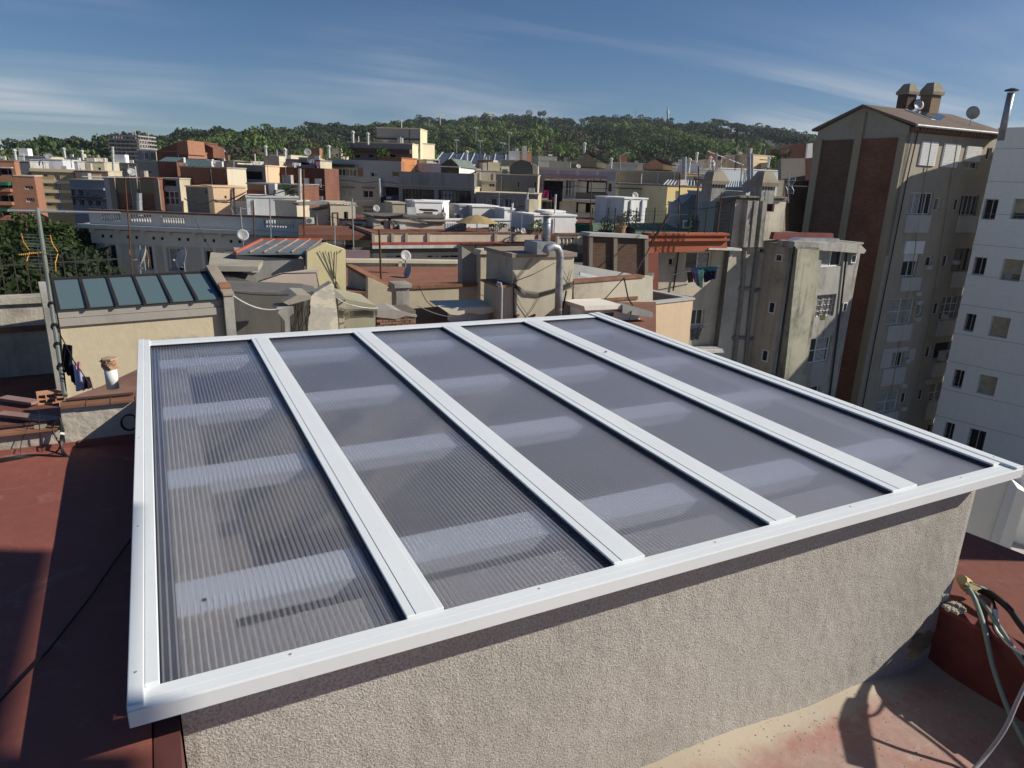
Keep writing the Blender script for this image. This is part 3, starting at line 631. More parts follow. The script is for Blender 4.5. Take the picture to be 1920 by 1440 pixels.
# lead and adaptor block hanging just outside the right picture edge (their shadows fall across the floor)
def offp(px, py, t=0.45): q = Pz(px, py, -1.862); return q+Vector((2.0, -1.0, 1.38))*t-CO
ctube('cable', [offp(1668, 1195, 0.30), offp(1640, 1250, 0.36), offp(1612, 1285), offp(1602, 1320), offp(1600, 1345)], 0.014, BLACKC)
ctube('cable', [offp(1635, 1262, 0.40), offp(1618, 1300), offp(1628, 1350), offp(1622, 1420), offp(1600, 1480)], 0.007, BLACKC)
ctube('cable', [offp(1622, 1345), offp(1650, 1335), offp(1662, 1315, 0.42), offp(1652, 1300, 0.40)], 0.006, BLACKC)
ctube('cable', [offp(1668, 1318, 0.36), offp(1740, 1370, 0.4), offp(1822, 1438, 0.4), offp(1900, 1500, 0.4)], 0.007, BLACKC)
mb = MB(); mb.tube([offp(1603, 1318), offp(1598, 1370), offp(1604, 1440)], [0.030, 0.036, 0.032], 8); mb.build('adaptor_block', BLACKC, cab)
# --- out of view: made-up canopy and block, added to throw shade on the roofs
can = thing('canopy', 'concrete canopy slab on steel posts over the roof door behind the photographer', 'canopy', (3.1, -1.4, -1.6))
mb = MB(); mb.hexa([(-1.2, -1.6, 3.45), (0.825, -1.6, 3.45), (0.825, 1.47, 3.45), (-1.2, 0.90, 3.45)], [(-1.2, -1.6, 3.6), (0.825, -1.6, 3.6), (0.825, 1.47, 3.6), (-1.2, 0.90, 3.6)]); mb.box(0.8255, 1.06, -1.6, 0.53, 3.45, 3.6); mb.build('slab', plaster((0.35, 0.34, 0.31)), can)
for x, y in ((-1.1, -1.5), (0.7, -1.5)):
    mb = MB(); mb.tube([(x, y, -0.2), (x, y, 3.45)], 0.05); mb.build('post', IRON, can)
sh = thing('deck_shade_block', 'added unseen rendered block that shades the red deck', 'stair head', (5.9, 1.3, -1.63))
mb = MB(); mb.box(-0.75, 0.7, -0.75, 0.9, -0.3, 1.85); mb.build('wall', plaster((0.40, 0.36, 0.3)), sh); mb = MB(); mb.box(-0.8, 0.75, -0.8, 0.95, 1.852, 1.95); mb.build('roof', COP, sh)
# ================================================================== SETTING: ground, near neighbours
mb = MB(); mb.add([(-3000, -3000, GROUND-0.3), (3000, -3000, GROUND-0.3), (3000, 3000, GROUND-0.3), (-3000, 3000, GROUND-0.3)], [(0, 1, 2, 3)])
o = mb.build('street_ground', flatm('pale_bounce_paving', (0.34, 0.30, 0.25), 0.9, scale=0.3)); o['kind'] = 'structure'  # ground made paler to bounce warm fill light onto shaded facades
CREAM = plaster((0.46, 0.41, 0.30), 0.55, (0.17, 0.15, 0.11)); CREAM2 = plaster((0.50, 0.45, 0.34), 0.4, (0.2, 0.17, 0.12)); BEIGE = plaster((0.42, 0.38, 0.30), 0.8, (0.13, 0.12, 0.10))
YEL = plaster((0.62, 0.55, 0.32), 0.3, (0.3, 0.27, 0.16), grain=0.7); GREYP = plaster((0.38, 0.375, 0.36), 0.4, (0.12, 0.12, 0.12)); GREYG = plaster((0.27, 0.27, 0.235), 0.35, (0.12, 0.12, 0.10))
BLUEG = plaster((0.24, 0.25, 0.28), 0.5, (0.1, 0.1, 0.12)); DARKP = plaster((0.13, 0.125, 0.115), 0.7, (0.05, 0.05, 0.045)); WHP = plaster((0.72, 0.72, 0.70), 0.3, (0.35, 0.34, 0.32), grain=0.3)
WHG = plaster((0.50, 0.51, 0.52), 0.45, (0.25, 0.25, 0.25)); PEACH = plaster((0.60, 0.43, 0.28), 0.35, (0.35, 0.2, 0.12)); OLIVE = plaster((0.30, 0.27, 0.21), 0.4, (0.13, 0.12, 0.09))
DIRTY = plaster((0.36, 0.34, 0.29), 1.25, (0.055, 0.052, 0.045), big=0.35); DIRTG = plaster((0.32, 0.31, 0.28), 1.2, (0.05, 0.05, 0.042), big=0.4)
SAND = plaster((0.52, 0.40, 0.27), 0.3, (0.33, 0.25, 0.17)); KHAKI = plaster((0.35, 0.31, 0.245), 0.35, (0.17, 0.145, 0.11)); PALE = plaster((0.60, 0.56, 0.50), 0.25, (0.36, 0.33, 0.29))
BRK = brickm((0.26, 0.10, 0.06), (0.20, 0.075, 0.05), (0.16, 0.13, 0.11)); BRKD = brickm((0.15, 0.085, 0.055), (0.11, 0.065, 0.045), (0.13, 0.11, 0.09)); BRKR = brickm((0.27, 0.12, 0.08), (0.21, 0.09, 0.06), (0.2, 0.14, 0.1), stain=0.6)
BRKO = brickm((0.36, 0.175, 0.11), (0.32, 0.15, 0.095), (0.35, 0.2, 0.13), stain=0.15); BRKY = brickm((0.50, 0.36, 0.18), (0.46, 0.33, 0.165), (0.5, 0.4, 0.26), stain=0.1); BRKB = brickm((0.14, 0.055, 0.04), (0.12, 0.05, 0.036), (0.12, 0.07, 0.055))
REDP = flatm('red_membrane', (0.30, 0.07, 0.05), 0.7, var=0.3); ORNG = plaster((0.33, 0.105, 0.055), 0.5, (0.15, 0.05, 0.03)); TILEC = flatm('clay_roof_tile', (0.22, 0.12, 0.085), 0.85, var=0.4)
GGL = glassm((0.10, 0.15, 0.16), 0.22, 'blue_green_wired_glass'); GREENM = flatm('green_grey_sheet_roof', (0.19, 0.24, 0.22), 0.6, 0.2); GREENC = flatm('green_awning_cloth', (0.01, 0.13, 0.07), 0.8)
# --------------------------------------------------- left tiled terrace, its parapet, and the fence
lt = []
TZL = -2.9
def struct_flat(name, pts, z, mat, th=0.25):
    o = slabz(name, pts, z, th, mat); o['kind'] = 'structure'; return o
mb = MB(); mb.box(-14, 1.0, 3.6, 11.6, TZL-0.3, TZL-0.022); floor = mb.build('tiled_terrace', flatm('terrace_mortar', (0.10, 0.075, 0.06), 0.9)); floor['kind'] = 'structure'
tileme = MB(); tileme.box(0, 0.27, 0, 0.133, 0, 0.02); TM = [tileme.mesh('terrace_tile', flatm('terrace_tile_clay%d' % i, c, 0.85, var=0.25, scale=2)) for i, c in enumerate(((0.24, 0.115, 0.075), (0.20, 0.10, 0.07), (0.27, 0.14, 0.095)))]
cnt = 0
for j in range(56):
    y = 11.4-j*0.142
    for i in range(16):
        x = -0.75-i*0.28-(0.14 if j % 2 else 0)
        p = camo.matrix_world.inverted() @ Vector((x, y, TZL)); px = CX+FPX*p.x/-p.z; py = CY-FPX*p.y/-p.z
        if -14 < px < 122 and 622 < py < 775 and cnt < 300 and y < 10.2:
            cnt += 1; inst('tile', TM[random.randrange(3)], floor, (x, y, TZL-0.0215+random.uniform(-0.002, 0.002)))
mb = MB(); mb.box(-14, 0.9, 10.2, 11.59, TZL-0.0215, TZL-0.004); mb.box(-14, -4.9, 3.6, 10.19, TZL-0.0215, TZL-0.004); mb.build('far_tiles', TERRA, floor)
b = Bld('terrace_parapet', 'low grey rendered parapet closing the tiled terrace under the iron fence', 'wall', -260, 583, 11.9, 2, base=TZL-0.1)
b.body(112, 0.22, GREYW, 580); b.bx('base_band', -260, 618, 112, 629, -0.04, -0.002, TILEC)
fe = thing('iron_fence', 'dark iron railing with spear tips standing before the trees', 'fence')
F0 = Pd(-60, 577, 12.05); F1 = Pd(250, 565, 12.6)
fe.location = F0; fd = (F1-F0); fd.z = 0; L = fd.length; fd.normalize(); fe.rotation_euler = (0, 0, math.atan2(fd.y, fd.x))
pm_ = MB(); pm_.box(-0.007, 0.007, -0.007, 0.007, 0, 0.62); pm_.lathe([(0.006, 0.62), (0.016, 0.64), (0.012, 0.67), (0.001, 0.70)], 6); PMESH = pm_.mesh('fence_bar', IRON)
n = int(L/0.155)
for i in range(n): inst('fence_bar', PMESH, fe, (i*0.155, 0, 0.01))
mb = MB(); mb.box(0, L, -0.008, 0.008, 0.54, 0.56); mb.box(0, L, -0.008, 0.008, 0.05, 0.07); mb.build('rail', IRON, fe)
b = Bld('low_wall', 'sunlit cream boundary wall behind the iron railing', 'wall', -30, 572, 16.0, -10, base=-8)
b.pr('wall', [(-30, 640), (-30, 574), (100, 556), (125, 553), (125, 640)], 0, 0.3, CREAM2)
# --------------------------------------------------- lit stair head with six glass panes
b = Bld('glazed_stair_head', 'sunlit ochre stair head with a lean-to roof of six blue-green glass panes', 'stair head', 103, 597, 9.9, 8, base=TZL-0.1)
OCH = patchy((0.52, 0.45, 0.32), (0.34, 0.32, 0.275), (0.44, 0.40, 0.31), 0.75, 0.53)
u1 = b.uv(417, 570)[0]; zt_ = b.H; zg = b.uv(110, 577)[1]
b.bxl('wall', 0, u1, 0, 1.3, 0, zt_, OCH); b.bxl('sill_band', -0.01, u1+0.01, -0.035, 0.0, zt_-0.10, zt_-0.005, plaster((0.30, 0.28, 0.25), 0.6))
zw_ = zt_; zt_ = zg-0.03; zback = b.uv(250, 521, 0.74)[1]; b.bxl('wall_head', 0, u1, -0.02, 1.3, zw_+0.001, zt_, plaster((0.30, 0.28, 0.25), 0.6)); us0 = 0.05; us1 = u1-0.02
npn = 6
gr = []
for i in range(npn):
    a = us0+(us1-us0)*i/npn; c = us0+(us1-us0)*(i+1)/npn
    mb = MB(); mb.hexa([(a+0.02, -0.06, zt_+0.015), (c-0.02, -0.06, zt_+0.015), (c-0.02, 0.74, zback), (a+0.02, 0.74, zback)], [(a+0.02, -0.06, zt_+0.03), (c-0.02, -0.06, zt_+0.03), (c-0.02, 0.74, zback+0.015), (a+0.02, 0.74, zback+0.015)]); mb.build('glass_pane', GGL, b.root)
for i in range(npn+1):
    a = us0+(us1-us0)*i/npn
    mb = MB(); mb.hexa([(a-0.018, -0.08, zt_+0.005), (a+0.018, -0.08, zt_+0.005), (a+0.018, 0.76, zback-0.01), (a-0.018, 0.76, zback-0.01)], [(a-0.018, -0.08, zt_+0.05), (a+0.018, -0.08, zt_+0.05), (a+0.018, 0.76, zback+0.035), (a-0.018, 0.76, zback+0.035)]); mb.build('glazing_bar', IRON, b.root)
b.bxl('ridge_bar', us0-0.05, us1+0.05, 0.77, 0.83, zt_, zback+0.04, IRON)
mb = MB(); mb.prismx([(-0.1, 0), (1.3, 0), (1.3, zback+0.0), (0.78, zback+0.09), (-0.1, zt_+0.06)], u1+0.001, u1+0.13); mb.build('side_gable', DIRTG, b.root)
mb = MB(); mb.hexa([(u1-0.005, -0.12, zt_+0.062), (u1+0.14, -0.12, zt_+0.062), (u1+0.14, 0.80, zback+0.095), (u1-0.005, 0.80, zback+0.095)], [(u1-0.005, -0.12, zt_+0.09), (u1+0.14, -0.12, zt_+0.09), (u1+0.14, 0.80, zback+0.125), (u1-0.005, 0.80, zback+0.125)]); mb.build('gable_coping', plaster((0.26, 0.22, 0.18), 0.8), b.root); mb = MB(); mb.hexa([(u1-0.006, 0.02, zt_+0.14), (u1+0.142, 0.02, zt_+0.14), (u1+0.142, 0.14, zt_+0.19), (u1-0.006, 0.14, zt_+0.19)], [(u1-0.006, 0.02, zt_+0.16), (u1+0.142, 0.02, zt_+0.16), (u1+0.142, 0.14, zt_+0.21), (u1-0.006, 0.14, zt_+0.21)]); mb.build('coping_tile', COP, b.root)
mb = MB(); mb.prismx([(-0.1, 0.0), (0.8, 0.0), (0.8, zback), (-0.1, zt_+0.05)], -0.10, -0.001); mb.build('side_gable', DIRTG, b.root)
mb = MB(); mb.tube([(1.72, -0.01, zt_-0.55), (1.72, -0.10, zt_-0.55), (1.76, -0.13, zt_-0.50)], 0.012, 6); mb.build('hook', IRON, b.root)
# lower tile strip in front of the stair head
st = struct_flat('red_tiled_ledge', [(112, 752), (262, 736), (262, 690), (190, 724)], -2.05, TILEC)
# --------------------------------------------------- things on the left
POT = thing('vent_pipe', 'white plastic vent pipe capped with stacked broken clay tiles', 'vent pipe', Py(212, 728, 3.6))
r = 0.027
mb = MB(); mb.lathe([(r, 0), (r, 0.098)], 16); mb.build('pipe', WHITE, POT, smooth=True)
for k in range(6):
    mb = MB(); a = random.random()*6; mb.prismz([(0.036*math.cos(a+i*1.05)*random.uniform(0.85, 1.1), 0.036*math.sin(a+i*1.05)*random.uniform(0.85, 1.1)) for i in range(6)], 0.099+k*0.0085, 0.1065+k*0.0085); mb.build('tile_shard', flatm('clay_shard%d' % (k % 2), ((0.5, 0.25, 0.13), (0.42, 0.3, 0.2))[k % 2], 0.85, var=0.3, scale=40), POT)
HB = thing('hollow_brick', 'hollow clay brick lying at the edge of the tiled roof', 'brick', Py(97, 757, 3.5), 0.15)
mb = MB()
W_, H_, D_ = 0.105, 0.05, 0.055
for (a, c, e, g) in ((0, W_, 0, 0.006), (0, W_, H_-0.006, H_), (0, 0.006, 0.0061, H_-0.0061), (W_-0.006, W_, 0.0061, H_-0.0061), (0.031, 0.036, 0.0061, H_-0.0061), (0.0655, 0.0705, 0.0061, H_-0.0061), (0.0062, 0.0308, 0.022, 0.027), (0.0362, 0.0653, 0.022, 0.027), (0.0707, 0.0988, 0.022, 0.027)): mb.box(a-0.05, c-0.05, 0, D_, e, g)
mb.build('clay_body', flatm('pale_clay', (0.50, 0.26, 0.15), 0.85), HB)
for k, (lab, x0, y0, x1, y1) in enumerate((('pinkish board lying flat on the left roof, the nearer of two', 0, 778, 110, 790), ('pinkish board lying slanted on the left roof, the farther of two', 5, 748, 68, 757))):
    o = thing('plank', lab, 'plank', (0, 0, 0)); z = -1.3; A = Pz(x0, y0, z); B_ = Pz(x1, y1, z); d = (B_-A); d.z = 0; o.location = A; o.rotation_euler = (0, 0, math.atan2(d.y, d.x))
    mb = MB(); mb.box(0, d.length, -0.03, 0.03, 0, 0.015); mb.build('board', flatm('pinkish_board', (0.30, 0.19, 0.16), 0.8), o)
struct_flat('lower_roof', [(-300, 850), (118, 786), (120, 764), (-20, 745), (-300, 760)], -1.32, REDC)
# antenna pole with orange aerials leaning by the stair head
def antenna_pole(name, label, base, top, r=0.016, mat=None, group=None):
    o = thing(name, label, 'antenna', base, 0, group); d = Vector(top)-Vector(base); mb = MB(); mb.tube([(0, 0, 0), tuple(d)], r, 8); mb.build('mast', mat or GALV, o); return o, d
YEA = flatm('orange_plastic', (0.62, 0.30, 0.03), 0.5, var=0.1)
def panel_aerial(o, c, w, h, dirv, orange=True, up=Vector((0, 0, 1))):
    """two grid reflectors + short boom around point c (local)"""
    dirv = Vector(dirv).normalized(); side = dirv.cross(up).normalized(); c = Vector(c)
    for sgn, tilt in ((1, 0.35), (-1, -0.35)):
        g = MB(); vdir = (up*sgn+dirv*0.35).normalized()
        for k in range(6):
            q = c+vdir*(0.06*w+k*h/10.0); g.tube([q-side*w/2, q+side*w/2], w*0.006, 5)
        o2 = g.build('reflector', ALU, o)
        for s_ in (-1, 1):
            e = MB()
            q0 = c+vdir*0.03*w+side*s_*w/2; q1 = c+vdir*(0.06*w+h*0.25)+side*s_*w/2+dirv*0.06*w; q2 = c+vdir*(0.06*w+h*0.52)+side*s_*w/2; e.tube([q0, q1, q2], w*0.015, 6)
            e.build('end_clip', YEA if orange else ALU, o2)
    b_ = MB(); b_.tube([c, c+dirv*w*0.9], w*0.012, 6); bo = b_.build('boom', ALU, o)
    e = MB()
    for k in range(12):
        q = c+dirv*w*(0.1+0.07*k); e.tube([q-side*w*0.06, q+side*w*0.06], w*0.016, 5)
    e.build('directors', YEA if orange else ALU, bo)
def yagi(o, c, L, w, dirv, n=10, mat=None):
    mat = mat or ALU; dirv = Vector(dirv).normalized(); side = dirv.cross(Vector((0, 0, 1))).normalized(); c = Vector(c); r = max(0.008, L*0.008)
    b_ = MB(); b_.tube([c-dirv*L*0.25, c+dirv*L*0.75], r, 6); bo = b_.build('boom', mat, o); e = MB()
    for k in range(n):
        q = c+dirv*L*(-0.25+k/(n-1)); ww = w*(1-0.5*k/(n-1)); e.tube([q-side*ww/2, q+side*ww/2], r*0.6, 5)
    e.build('elements', mat, bo)
base = Py(122, 742, 3.45); top = Pd(70, 392, 4.9)
o, d = antenna_pole('aerial_mast', 'leaning galvanised mast with orange tipped television aerial beside the ochre stair head', base, top, 0.0105, flatm('grey_green_steel', (0.22, 0.24, 0.20), 0.6, 0.3))
fp = lambda t: d*t
panel_aerial(o, fp(0.72), 0.175, 0.175, (-0.6, -0.8, 0.0))
for t in (0.12, 0.22, 0.31, 0.42):
    q = fp(t); mb = MB(); mb.tube([q-d.normalized()*0.008, q+d.normalized()*0.008], 0.018, 8); mb.build('clamp', BLACKC, o)
yagi(o, fp(0.985), 0.55, 0.07, (0.98, 0.1, -0.02), 3)
mb = MB(); mb.tube([fp(0.02)+Vector((0.006, -0.01, 0)), fp(0.3)+Vector((0.02, -0.02, 0)), fp(0.6)+Vector((0.016, -0.018, 0))], 0.004, 6); mb.build('coax_cable', BLACKC, o)
# clothes on a line from the mast
def cloth(name, label, cat, pts, mat, thick=0.004, wave=0.03, nx=14, nz=10, group=None, seed=0):
    """pts: four corners TL,TR,BR,BL in world"""
    P = [Vector(p) for p in pts]; c0 = P[0]; nrm = (P[1]-P[0]).cross(P[3]-P[0]); nrm.normalize(); w = (P[1]-P[0]).length; rs = random.Random(seed)
    ph = [rs.uniform(0, 6) for _ in range(4)]; v = []
    for side in (0, 1):
        for j in range(nz+1):
            for i in range(nx+1):
                a, b_ = i/nx, j/nz; q = P[0]*(1-a)*(1-b_)+P[1]*a*(1-b_)+P[2]*a*b_+P[3]*(1-a)*b_
                amp = wave*w*(0.3+b_); q = q+nrm*(amp*(math.sin(a*11+ph[0]+b_*2)+0.5*math.sin(a*23+ph[1])))+Vector((0, 0, 1))*amp*0.5*math.sin(a*9+ph[2])*b_
                v.append(tuple(q-c0+nrm*thick*side))
    n = nx+1; m = n*(nz+1); f = []
    for j in range(nz):
        for i in range(nx):
            k = j*n+i; f += [(k, k+1, k+n+1, k+n), (m+k, m+k+n, m+k+n+1, m+k+1)]
    bd = [i for i in range(nx+1)]+[j*n+nx for j in range(1, nz+1)]+[nz*n+i for i in range(nx-1, -1, -1)]+[j*n for j in range(nz-1, 0, -1)]
    for i in range(len(bd)):
        a, b_ = bd[i], bd[(i+1) % len(bd)]; f.append((a, m+a, m+b_, b_))
    mb = MB(); mb.add(v, f); o = mb.build(name, mat, None, smooth=True); o.location = c0; return tag(o, label, cat, group)
def clm(name, c, var=0.2): return flatm('cloth_'+name, c, 0.9, var=var, scale=8, spec=0.1)
def pc(px, py, y): return Py(px, py, y)
cloth('hanging_jacket', 'black jacket hanging on the line beside the ochre stair head', 'clothes', [pc(118, 645, 3.62), pc(135, 648, 3.6), pc(134, 705, 3.6), pc(113, 697, 3.62)], clm('black', (0.012, 0.012, 0.018)), wave=0.12, seed=1)
cloth('hanging_trousers', 'black trousers hanging between the jacket and the pale blue shirt', 'clothes', [pc(126, 690, 3.58), pc(138, 680, 3.56), pc(143, 724, 3.56), pc(133, 712, 3.58)], clm('black2', (0.015, 0.014, 0.022)), wave=0.1, seed=2)
cloth('hanging_shirt', 'pale blue shirt hanging on the line', 'clothes', [pc(136, 682, 3.54), pc(150, 690, 3.52), pc(157, 731, 3.52), pc(144, 733, 3.54)], clm('paleblue', (0.42, 0.45, 0.66)), wave=0.12, seed=3)
cloth('hanging_towel', 'small pink patterned cloth above the pale blue shirt', 'clothes', [pc(139, 679, 3.50), pc(150, 678, 3.50), pc(153, 695, 3.50), pc(141, 692, 3.50)], clm('pink', (0.62, 0.28, 0.36), 0.6), wave=0.14, seed=4)
cloth('hanging_cloth', 'black and pink cloth at the low end of the line', 'clothes', [pc(154, 706, 3.5), pc(168, 707, 3.5), pc(174, 726, 3.5), pc(156, 732, 3.5)], clm('blackpink', (0.03, 0.015, 0.03), 0.5), wave=0.14, seed=5)
def wire(label, pts, r=0.01, mat=None, sag=0.0, name='cable', group=None):
    P = [Vector(p) for p in pts]; out = []
    for i in range(len(P)-1):
        n = 8
        for k in range(n):
            t = k/n; q = P[i].lerp(P[i+1], t); q.z -= sag*4*t*(1-t); out.append(q-P[0])
    out.append(P[-1]-P[0]); mb = MB(); mb.tube(out, r, 5); o = mb.build(name, mat or BLACKC); o.location = P[0]; return tag(o, label, 'cable', group)
wire('clothes line running from the leaning mast down to the terracotta coping', [pc(104, 610, 3.7), pc(138, 676, 3.5), pc(175, 730, 3.45)], 0.0025, sag=0.0, name='clothes_line')
# black cable bundle on the party wall
cb_ = thing('wall_cables', 'thick bundle of black cables looping along the foot of the grey wall', 'cables', (-0.5, 3.0, -1.0))
CC = Vector((-0.5, 3.0, -1.0))
def sp(name, pts, r, root, mat=BLACKC):
    P = [Vector(p)-CC for p in pts]; out = []
    for i in range(len(P)-1):
        p0, p1, p2, p3 = P[max(i-1, 0)], P[i], P[i+1], P[min(i+2, len(P)-1)]
        for k in range(6):
            t = k/6; out.append(0.5*((2*p1)+(p2-p0)*t+(2*p0-5*p1+4*p2-p3)*t*t+(3*p1-p0-3*p2+p3)*t**3))
    out.append(P[-1]); mb = MB(); mb.tube(out, r, 6); return mb.build(name, mat, root)
for k in range(6):
    j = lambda s=2.5: random.uniform(-s, s)
    sp('cable', [pc(-40, 872+j(5), 3.02), pc(20, 862+j(4), 3.03), pc(60, 855+j(2), 3.04), pc(110, 857+j(3), 3.0), pc(150, 866+j(4), 2.97), pc(200, 868+j(6), 2.93), pc(262, 862+j(8), 2.9)], 0.0042, cb_)
for k in range(5):
    j = lambda s=2.5: random.uniform(-s, s)
    sp('cable', [pc(112, 783+j(1), 3.07), pc(117+j(), 810, 3.06), pc(114+j(1), 830, 3.05), pc(118+j(3), 848, 3.02), pc(135+j(), 862+j(), 2.98), pc(185, 870+j(3), 2.93), pc(262, 866+j(4), 2.9)], 0.0040, cb_)
for k in range(2):
    sp('cable', [pc(112, 783, 3.07), pc(98, 800+k*3, 3.07), pc(106, 822, 3.06), pc(113, 836, 3.05), pc(100, 850, 3.04), pc(60, 857, 3.03), pc(-30, 868+k*5, 3.0)], 0.0035, cb_)
sp('cable', [pc(-20, 896, 2.9), pc(50, 890, 2.9), pc(110, 872, 2.95), pc(150, 862, 2.99)], 0.0025, cb_)
sp('cable', [pc(-20, 885, 2.93), pc(40, 882, 2.93), pc(90, 866, 2.97)], 0.0018, cb_)
sp('cable', [pc(60, 785, 3.07), pc(40, 830, 3.07), pc(42, 860, 3.05), pc(70, 872, 3.0), pc(95, 862, 3.03)], 0.0015, cb_)
sp('cable', [pc(72, 766, 3.1), pc(74, 800, 3.07), pc(78, 840, 3.07), pc(86, 856, 3.06)], 0.0018, cb_)
sp('cable_tie', [pc(113, 813, 3.04), pc(121, 814, 3.04)], 0.006, cb_, WHITE)
wire('thin black cable lying curved across the shaded red roof', [Pz(246, 1010, REDZ+0.008), Pz(215, 1052, REDZ+0.008), Pz(170, 1118, REDZ+0.008), Pz(90, 1220, REDZ+0.008), Pz(-20, 1335, REDZ+0.008)], 0.0028)
co = thing('cable_coil', 'small coil of black cable on the wall beside the white frame', 'cable', Py(243, 790, 3.05))
mb = MB()
for k in range(3): mb.tube([(0.028*math.cos(a*0.5)*(1+0.06*k), -0.01-0.004*k, 0.028*math.sin(a*0.5)*1.2) for a in range(14)], 0.003, 6)
mb.build('loops', BLACKC, co)
# --------------------------------------------------- roofs between the skylight and the first parapets
struct_flat('red_roof_middle', [(560, 640), (1230, 640), (1230, 566), (930, 566), (780, 578), (560, 610)], -3.15, terram((0.25, 0.12, 0.08), 'faded_roof_tiles'))
struct_flat('red_tiled_terrace', [(640, 548), (1000, 548), (1000, 500), (640, 500)], -2.95, terram((0.29, 0.13, 0.085), 'terrace_tiles', 0.3))
struct_flat('roof_field', [(420, 620), (640, 620), (640, 470), (420, 470)], -4.2, DARKP)
# dark shed left of the leaning slab
b = Bld('dark_shed', 'black stained shed wall between the ochre stair head and the leaning plaster slab', 'shed', 418, 545, 12.2, -6, base=-6)
b.pr('wall', [(418, 660), (418, 545), (575, 551), (600, 556), (600, 660)], 0, 1.2, DARKP)
b = Bld('slab_roof_hut', 'low hut with a lichen grey slab roof and a pinkish lit wall behind', 'hut', 400, 508, 14.5, -6, base=-6)
b.pr('wall', [(404, 600), (404, 512), (482, 530), (482, 600)], 0.02, 2.0, DARKP)
mb = MB(); A = [b.uv(392, 504), b.uv(486, 530), b.uv(526, 522), b.uv(440, 500)]
u0, z0 = b.uv(392, 508); u1_, z1_ = b.uv(486, 532)
mb.hexa([(u0, -0.05, z0), (u1_, -0.05, z0-0.02), (u1_+0.2, 1.5, z0+0.0), (u0, 1.5, z0+0.1)], [(u0, -0.05, z0+0.1), (u1_, -0.05, z0+0.08), (u1_+0.2, 1.5, z0+0.1), (u0, 1.5, z0+0.2)]); mb.build('roof_slab', plaster((0.30, 0.28, 0.23), 0.9, (0.12, 0.115, 0.1)), b.root)
b.pr('side_wall', [(484, 545), (484, 531), (527, 516), (598, 506), (598, 545)], 0.1, 0.3, plaster((0.55, 0.46, 0.38), 0.3))
mb = MB(); c = [b.uv(484, 527, 0.0), b.uv(530, 512), b.uv(592, 511), b.uv(598, 540)]
mb.tube([(c[0][0], -0.06, c[0][1]), (c[1][0], -0.06, c[1][1]), (c[2][0], -0.06, c[2][1]), (c[3][0], -0.06, c[3][1])], 0.012, 6); mb.build('conduit', BLACKC, b.root)
b = Bld('leaning_slab', 'pale peeling slab of wall leaning beside the tangled cables', 'wall', 575, 560, 11.2, 0, base=-5)
b.pr('wall', [(573, 660), (583, 556), (590, 549), (622, 530), (626, 534), (634, 600), (636, 660)], 0, 0.22, patchy((0.64, 0.58, 0.46), (0.42, 0.40, 0.35), (0.54, 0.50, 0.42), 1.6, 0.50))
b.pr('wall_side', [(552, 660), (556, 575), (577, 568), (571, 660)], 0.3, 0.6, BEIGE)
b.pr('timber_eave', [(530, 566), (556, 552), (582, 553), (582, 560), (540, 571)], -0.05, 0.7, plaster((0.30, 0.28, 0.23), 0.8))
b.pr('chimney_stub', [(516, 580), (518, 575), (548, 573), (549, 585), (541, 592), (543, 650), (534, 650), (532, 600)], -0.1, 0.3, DIRTG)
for k in range(9):
    x = 548+k*3.1+random.uniform(-1, 1); mb = MB(); pts = []
    for q in range(6):
        u, z = b.uv(x+random.uniform(-4, 4)-q*1.5+k*0.6, 570+q*14+random.uniform(-2, 2)); pts.append((u, -0.06-0.01*k, z))
    mb.tube(pts, 0.006, 5); mb.build('loose_cable', BLACKC, b.root)
b = Bld('yellow_stair_head', 'pale yellow peaked wall with a red edged blue-grey sheet roof to its left', 'stair head', 576, 475, 15.2, -4, base=-6)
b.pr('wall', [(576, 640), (576, 472), (604, 458), (611, 456), (648, 468), (650, 640)], 0, 0.25, YEL)
b.pr('side_wall', [(444, 600), (444, 482), (574, 490), (574, 600)], 0.30, 2.0, plaster((0.27, 0.265, 0.25), 0.5))
# sheet roof sloping toward the camera: back edge high
u0, zf = b.uv(442, 477); u1_, zf1 = b.uv(575, 484); ub0, zb0 = b.uv(492, 450, 2.2); ub1, zb1 = b.uv(604, 455, 2.2)
for i in range(5):
    a0, a1 = i/5, (i+1)/5-0.004; L4 = lambda t, w: (u0+(u1_-u0)*t, 0.22, zf) if w == 0 else (ub0+(ub1-ub0)*t, 2.2, zb0)
    p = [L4(a0, 0), L4(a1, 0), L4(a1, 1), L4(a0, 1)]; mb = MB(); mb.hexa([(q[0], q[1], q[2]-0.04) for q in p], p); mb.build('roof_sheet', flatm('blue_grey_roof_sheet', (0.15, 0.185, 0.195), 0.45), b.root)
for i in range(6):
    a = i/5; p, q = L4(a, 0), L4(a, 1); mb = MB(); mb.tube([(p[0], p[1], p[2]+0.02), (q[0], q[1], q[2]+0.02)], 0.018, 5); mb.build('roof_seam', flatm('rusty_seam', (0.32, 0.2, 0.15), 0.8, var=0.4), b.root)
mb = MB(); mb.tube([L4(-0.01, 0), L4(-0.01, 1), L4(1, 1)], 0.045, 6); mb.build('red_edge', flatm('red_edging', (0.36, 0.09, 0.05), 0.8), b.root)
make_window(b.root, lambda u, y, z: (u, y+0.3, z), *b.rect(456, 492, 485, 514), -0.05, cols=1)
for k in range(4):
    mb = MB(); x = 622+k*2; p0 = b.uv(x-24+k*9, 470); p1 = b.uv(x+18-6*k, 545); mb.tube([(p0[0], -0.02, p0[1]), (p1[0], -0.02, p1[1])], 0.006, 5); mb.build('wall_wire', BLACKC, b.root)
